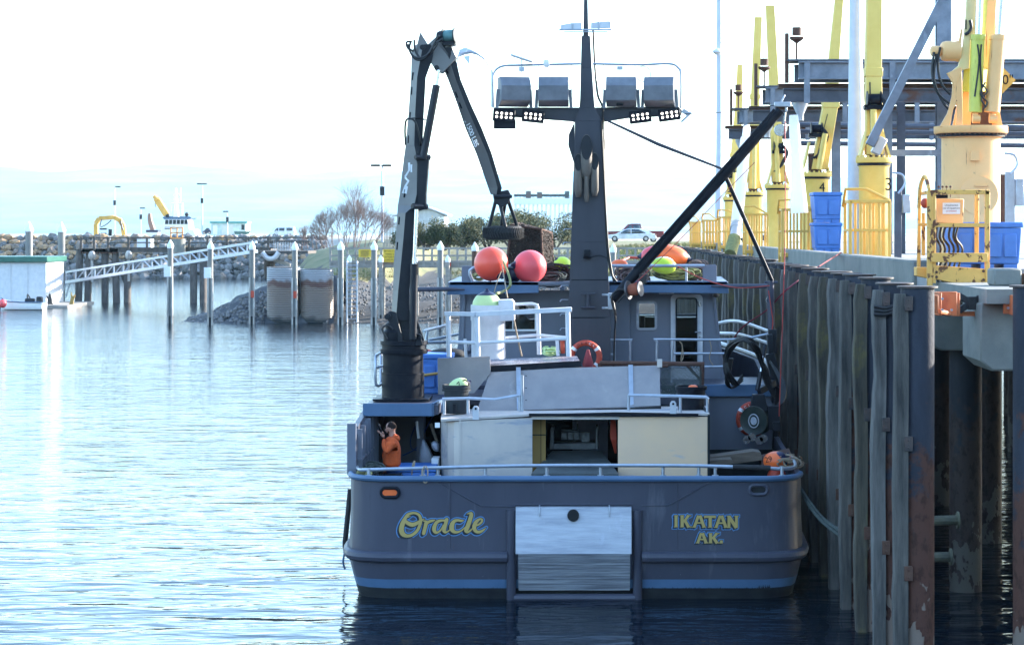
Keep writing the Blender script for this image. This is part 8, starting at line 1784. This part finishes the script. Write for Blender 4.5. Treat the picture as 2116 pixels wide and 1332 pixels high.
for i, (px, yt, w_) in enumerate(((880, 455, 3.4), (955, 448, 4.0), (1010, 446, 3.8), (1058, 438, 4.0), (1105, 440, 4.4), (1150, 444, 4.2), (918, 466, 2.8), (845, 470, 2.6))):
    Y = 186 + (i % 3) * 2.5; zb_ = 5.0; bush(XP(px, Y), Y, zb_, w_, ZP(yt, Y) - zb_ + .35, BL[i], 40 + i)
# bare shrub
TWIG = mk('pinkish bare twigs', (.2, .13, .11), .8, col2=(.14, .1, .095), scale=2)
bs = thing('bare_shrub', 'large leafless pinkish shrub on the bank left of the crane boom', 'shrub', P(722, 505, 178)); m1 = MB(); m2 = MB(); rr = random.Random(5)
def grow(p, d, L_, r, dep):
    q = p + d * L_; (m1 if dep > 2 else m2).tube([p, q], [r, r * .65], 4 if dep > 2 else 3, cap=False)
    if dep == 0: return
    for k in range(3 if dep > 1 else 3):
        nd = (d + Vector((rr.gauss(0, .32), rr.gauss(0, .32), rr.gauss(.1, .22)))).normalized(); grow(p + d * L_ * rr.uniform(.55, 1), nd, L_ * rr.uniform(.66, .85), r * .62, dep - 1)
for k in range(20):
    px = 722 + rr.uniform(-52, 52); t = abs(px - 728) / 75; Y = 178 + rr.uniform(-1.5, 1.5)
    grow(P(px, 512, Y), Vector((rr.gauss(0, .16) + (px - 722) * .006, rr.gauss(0, .15), 1)).normalized(), 1.5 * (1.05 - .5 * min(1, t)), .035, 6)
grow(P(733, 510, 178), Vector((.02, 0, 1)), 2.1, .05, 6)
m1.build('shrub_branches', TWIG, bs, smooth=0, kind='stuff'); m2.build('shrub_twigs', TWIG, bs, smooth=0, kind='stuff')
for px, lb in ((640, 'small leafless shrub beside the gangway landing'), (668, 'middle leafless shrub left of the large one')):
    b2 = thing('bare_shrub', lb, 'shrub', P(px, 515, 180)); m1 = MB(); m2 = MB()
    for k in range(6): grow(P(px + rr.gauss(0, 8), 514, 180), Vector((rr.gauss(0, .25), rr.gauss(0, .2), 1)).normalized(), .75, .03, 4)
    m1.build('shrub_branches', TWIG, b2, smooth=0, kind='stuff'); m2.build('shrub_twigs', TWIG, b2, smooth=0, kind='stuff')
# grass tufts over the bank
DRYG = mk('dry straw grass', (.34, .28, .15), .9, col2=(.24, .21, .1), scale=.4); GRG = mk('green grass blades', (.1, .14, .03), .9, col2=(.17, .17, .06), scale=.4)
gr_ = bpy.data.objects['ground']; dg = bpy.context.evaluated_depsgraph_get(); gev = gr_.evaluated_get(dg); m = MB(); rr = random.Random(9)
def zg(x, y):
    ok, loc, nn, fi = gev.ray_cast(Vector((x, y, 50)), Vector((0, 0, -1))); return loc.z if ok else None
for i in range(17000):
    Y = 163 + 42 * rr.random() ** 1.6; X = rr.uniform(XP(600, Y), XP(1500, Y)); 
    if Y > 196 and rr.random() < .5: continue
    z = zg(X, Y)
    if z is None or z < 2.3: continue
    h_ = rr.uniform(.15, .5) * (1.4 if Y < 175 else 1) * (.5 + .9 * max(0, mnoise.noise(Vector((X * .25, Y * .25, 0))) + .35)); a = rr.uniform(0, PI); wx, wy = math.cos(a) * .05, math.sin(a) * .05; lx, ly = rr.gauss(0, .12), rr.gauss(0, .12)
    m.mi = 0 if rr.random() < (.75 if X < -14 or Y > 190 else .38) else 1
    for k in range(3):
        ox, oy = rr.gauss(0, .1), rr.gauss(0, .1); m.add([(X + ox - wx, Y + oy - wy, z - .03), (X + ox + wx, Y + oy + wy, z - .03), (X + ox + lx * (k + 1) * .7, Y + oy + ly, z + h_ * rr.uniform(.7, 1.1))], [(0, 1, 2)])
m.build('grass', [DRYG, GRG], None, smooth=0, kind='stuff')
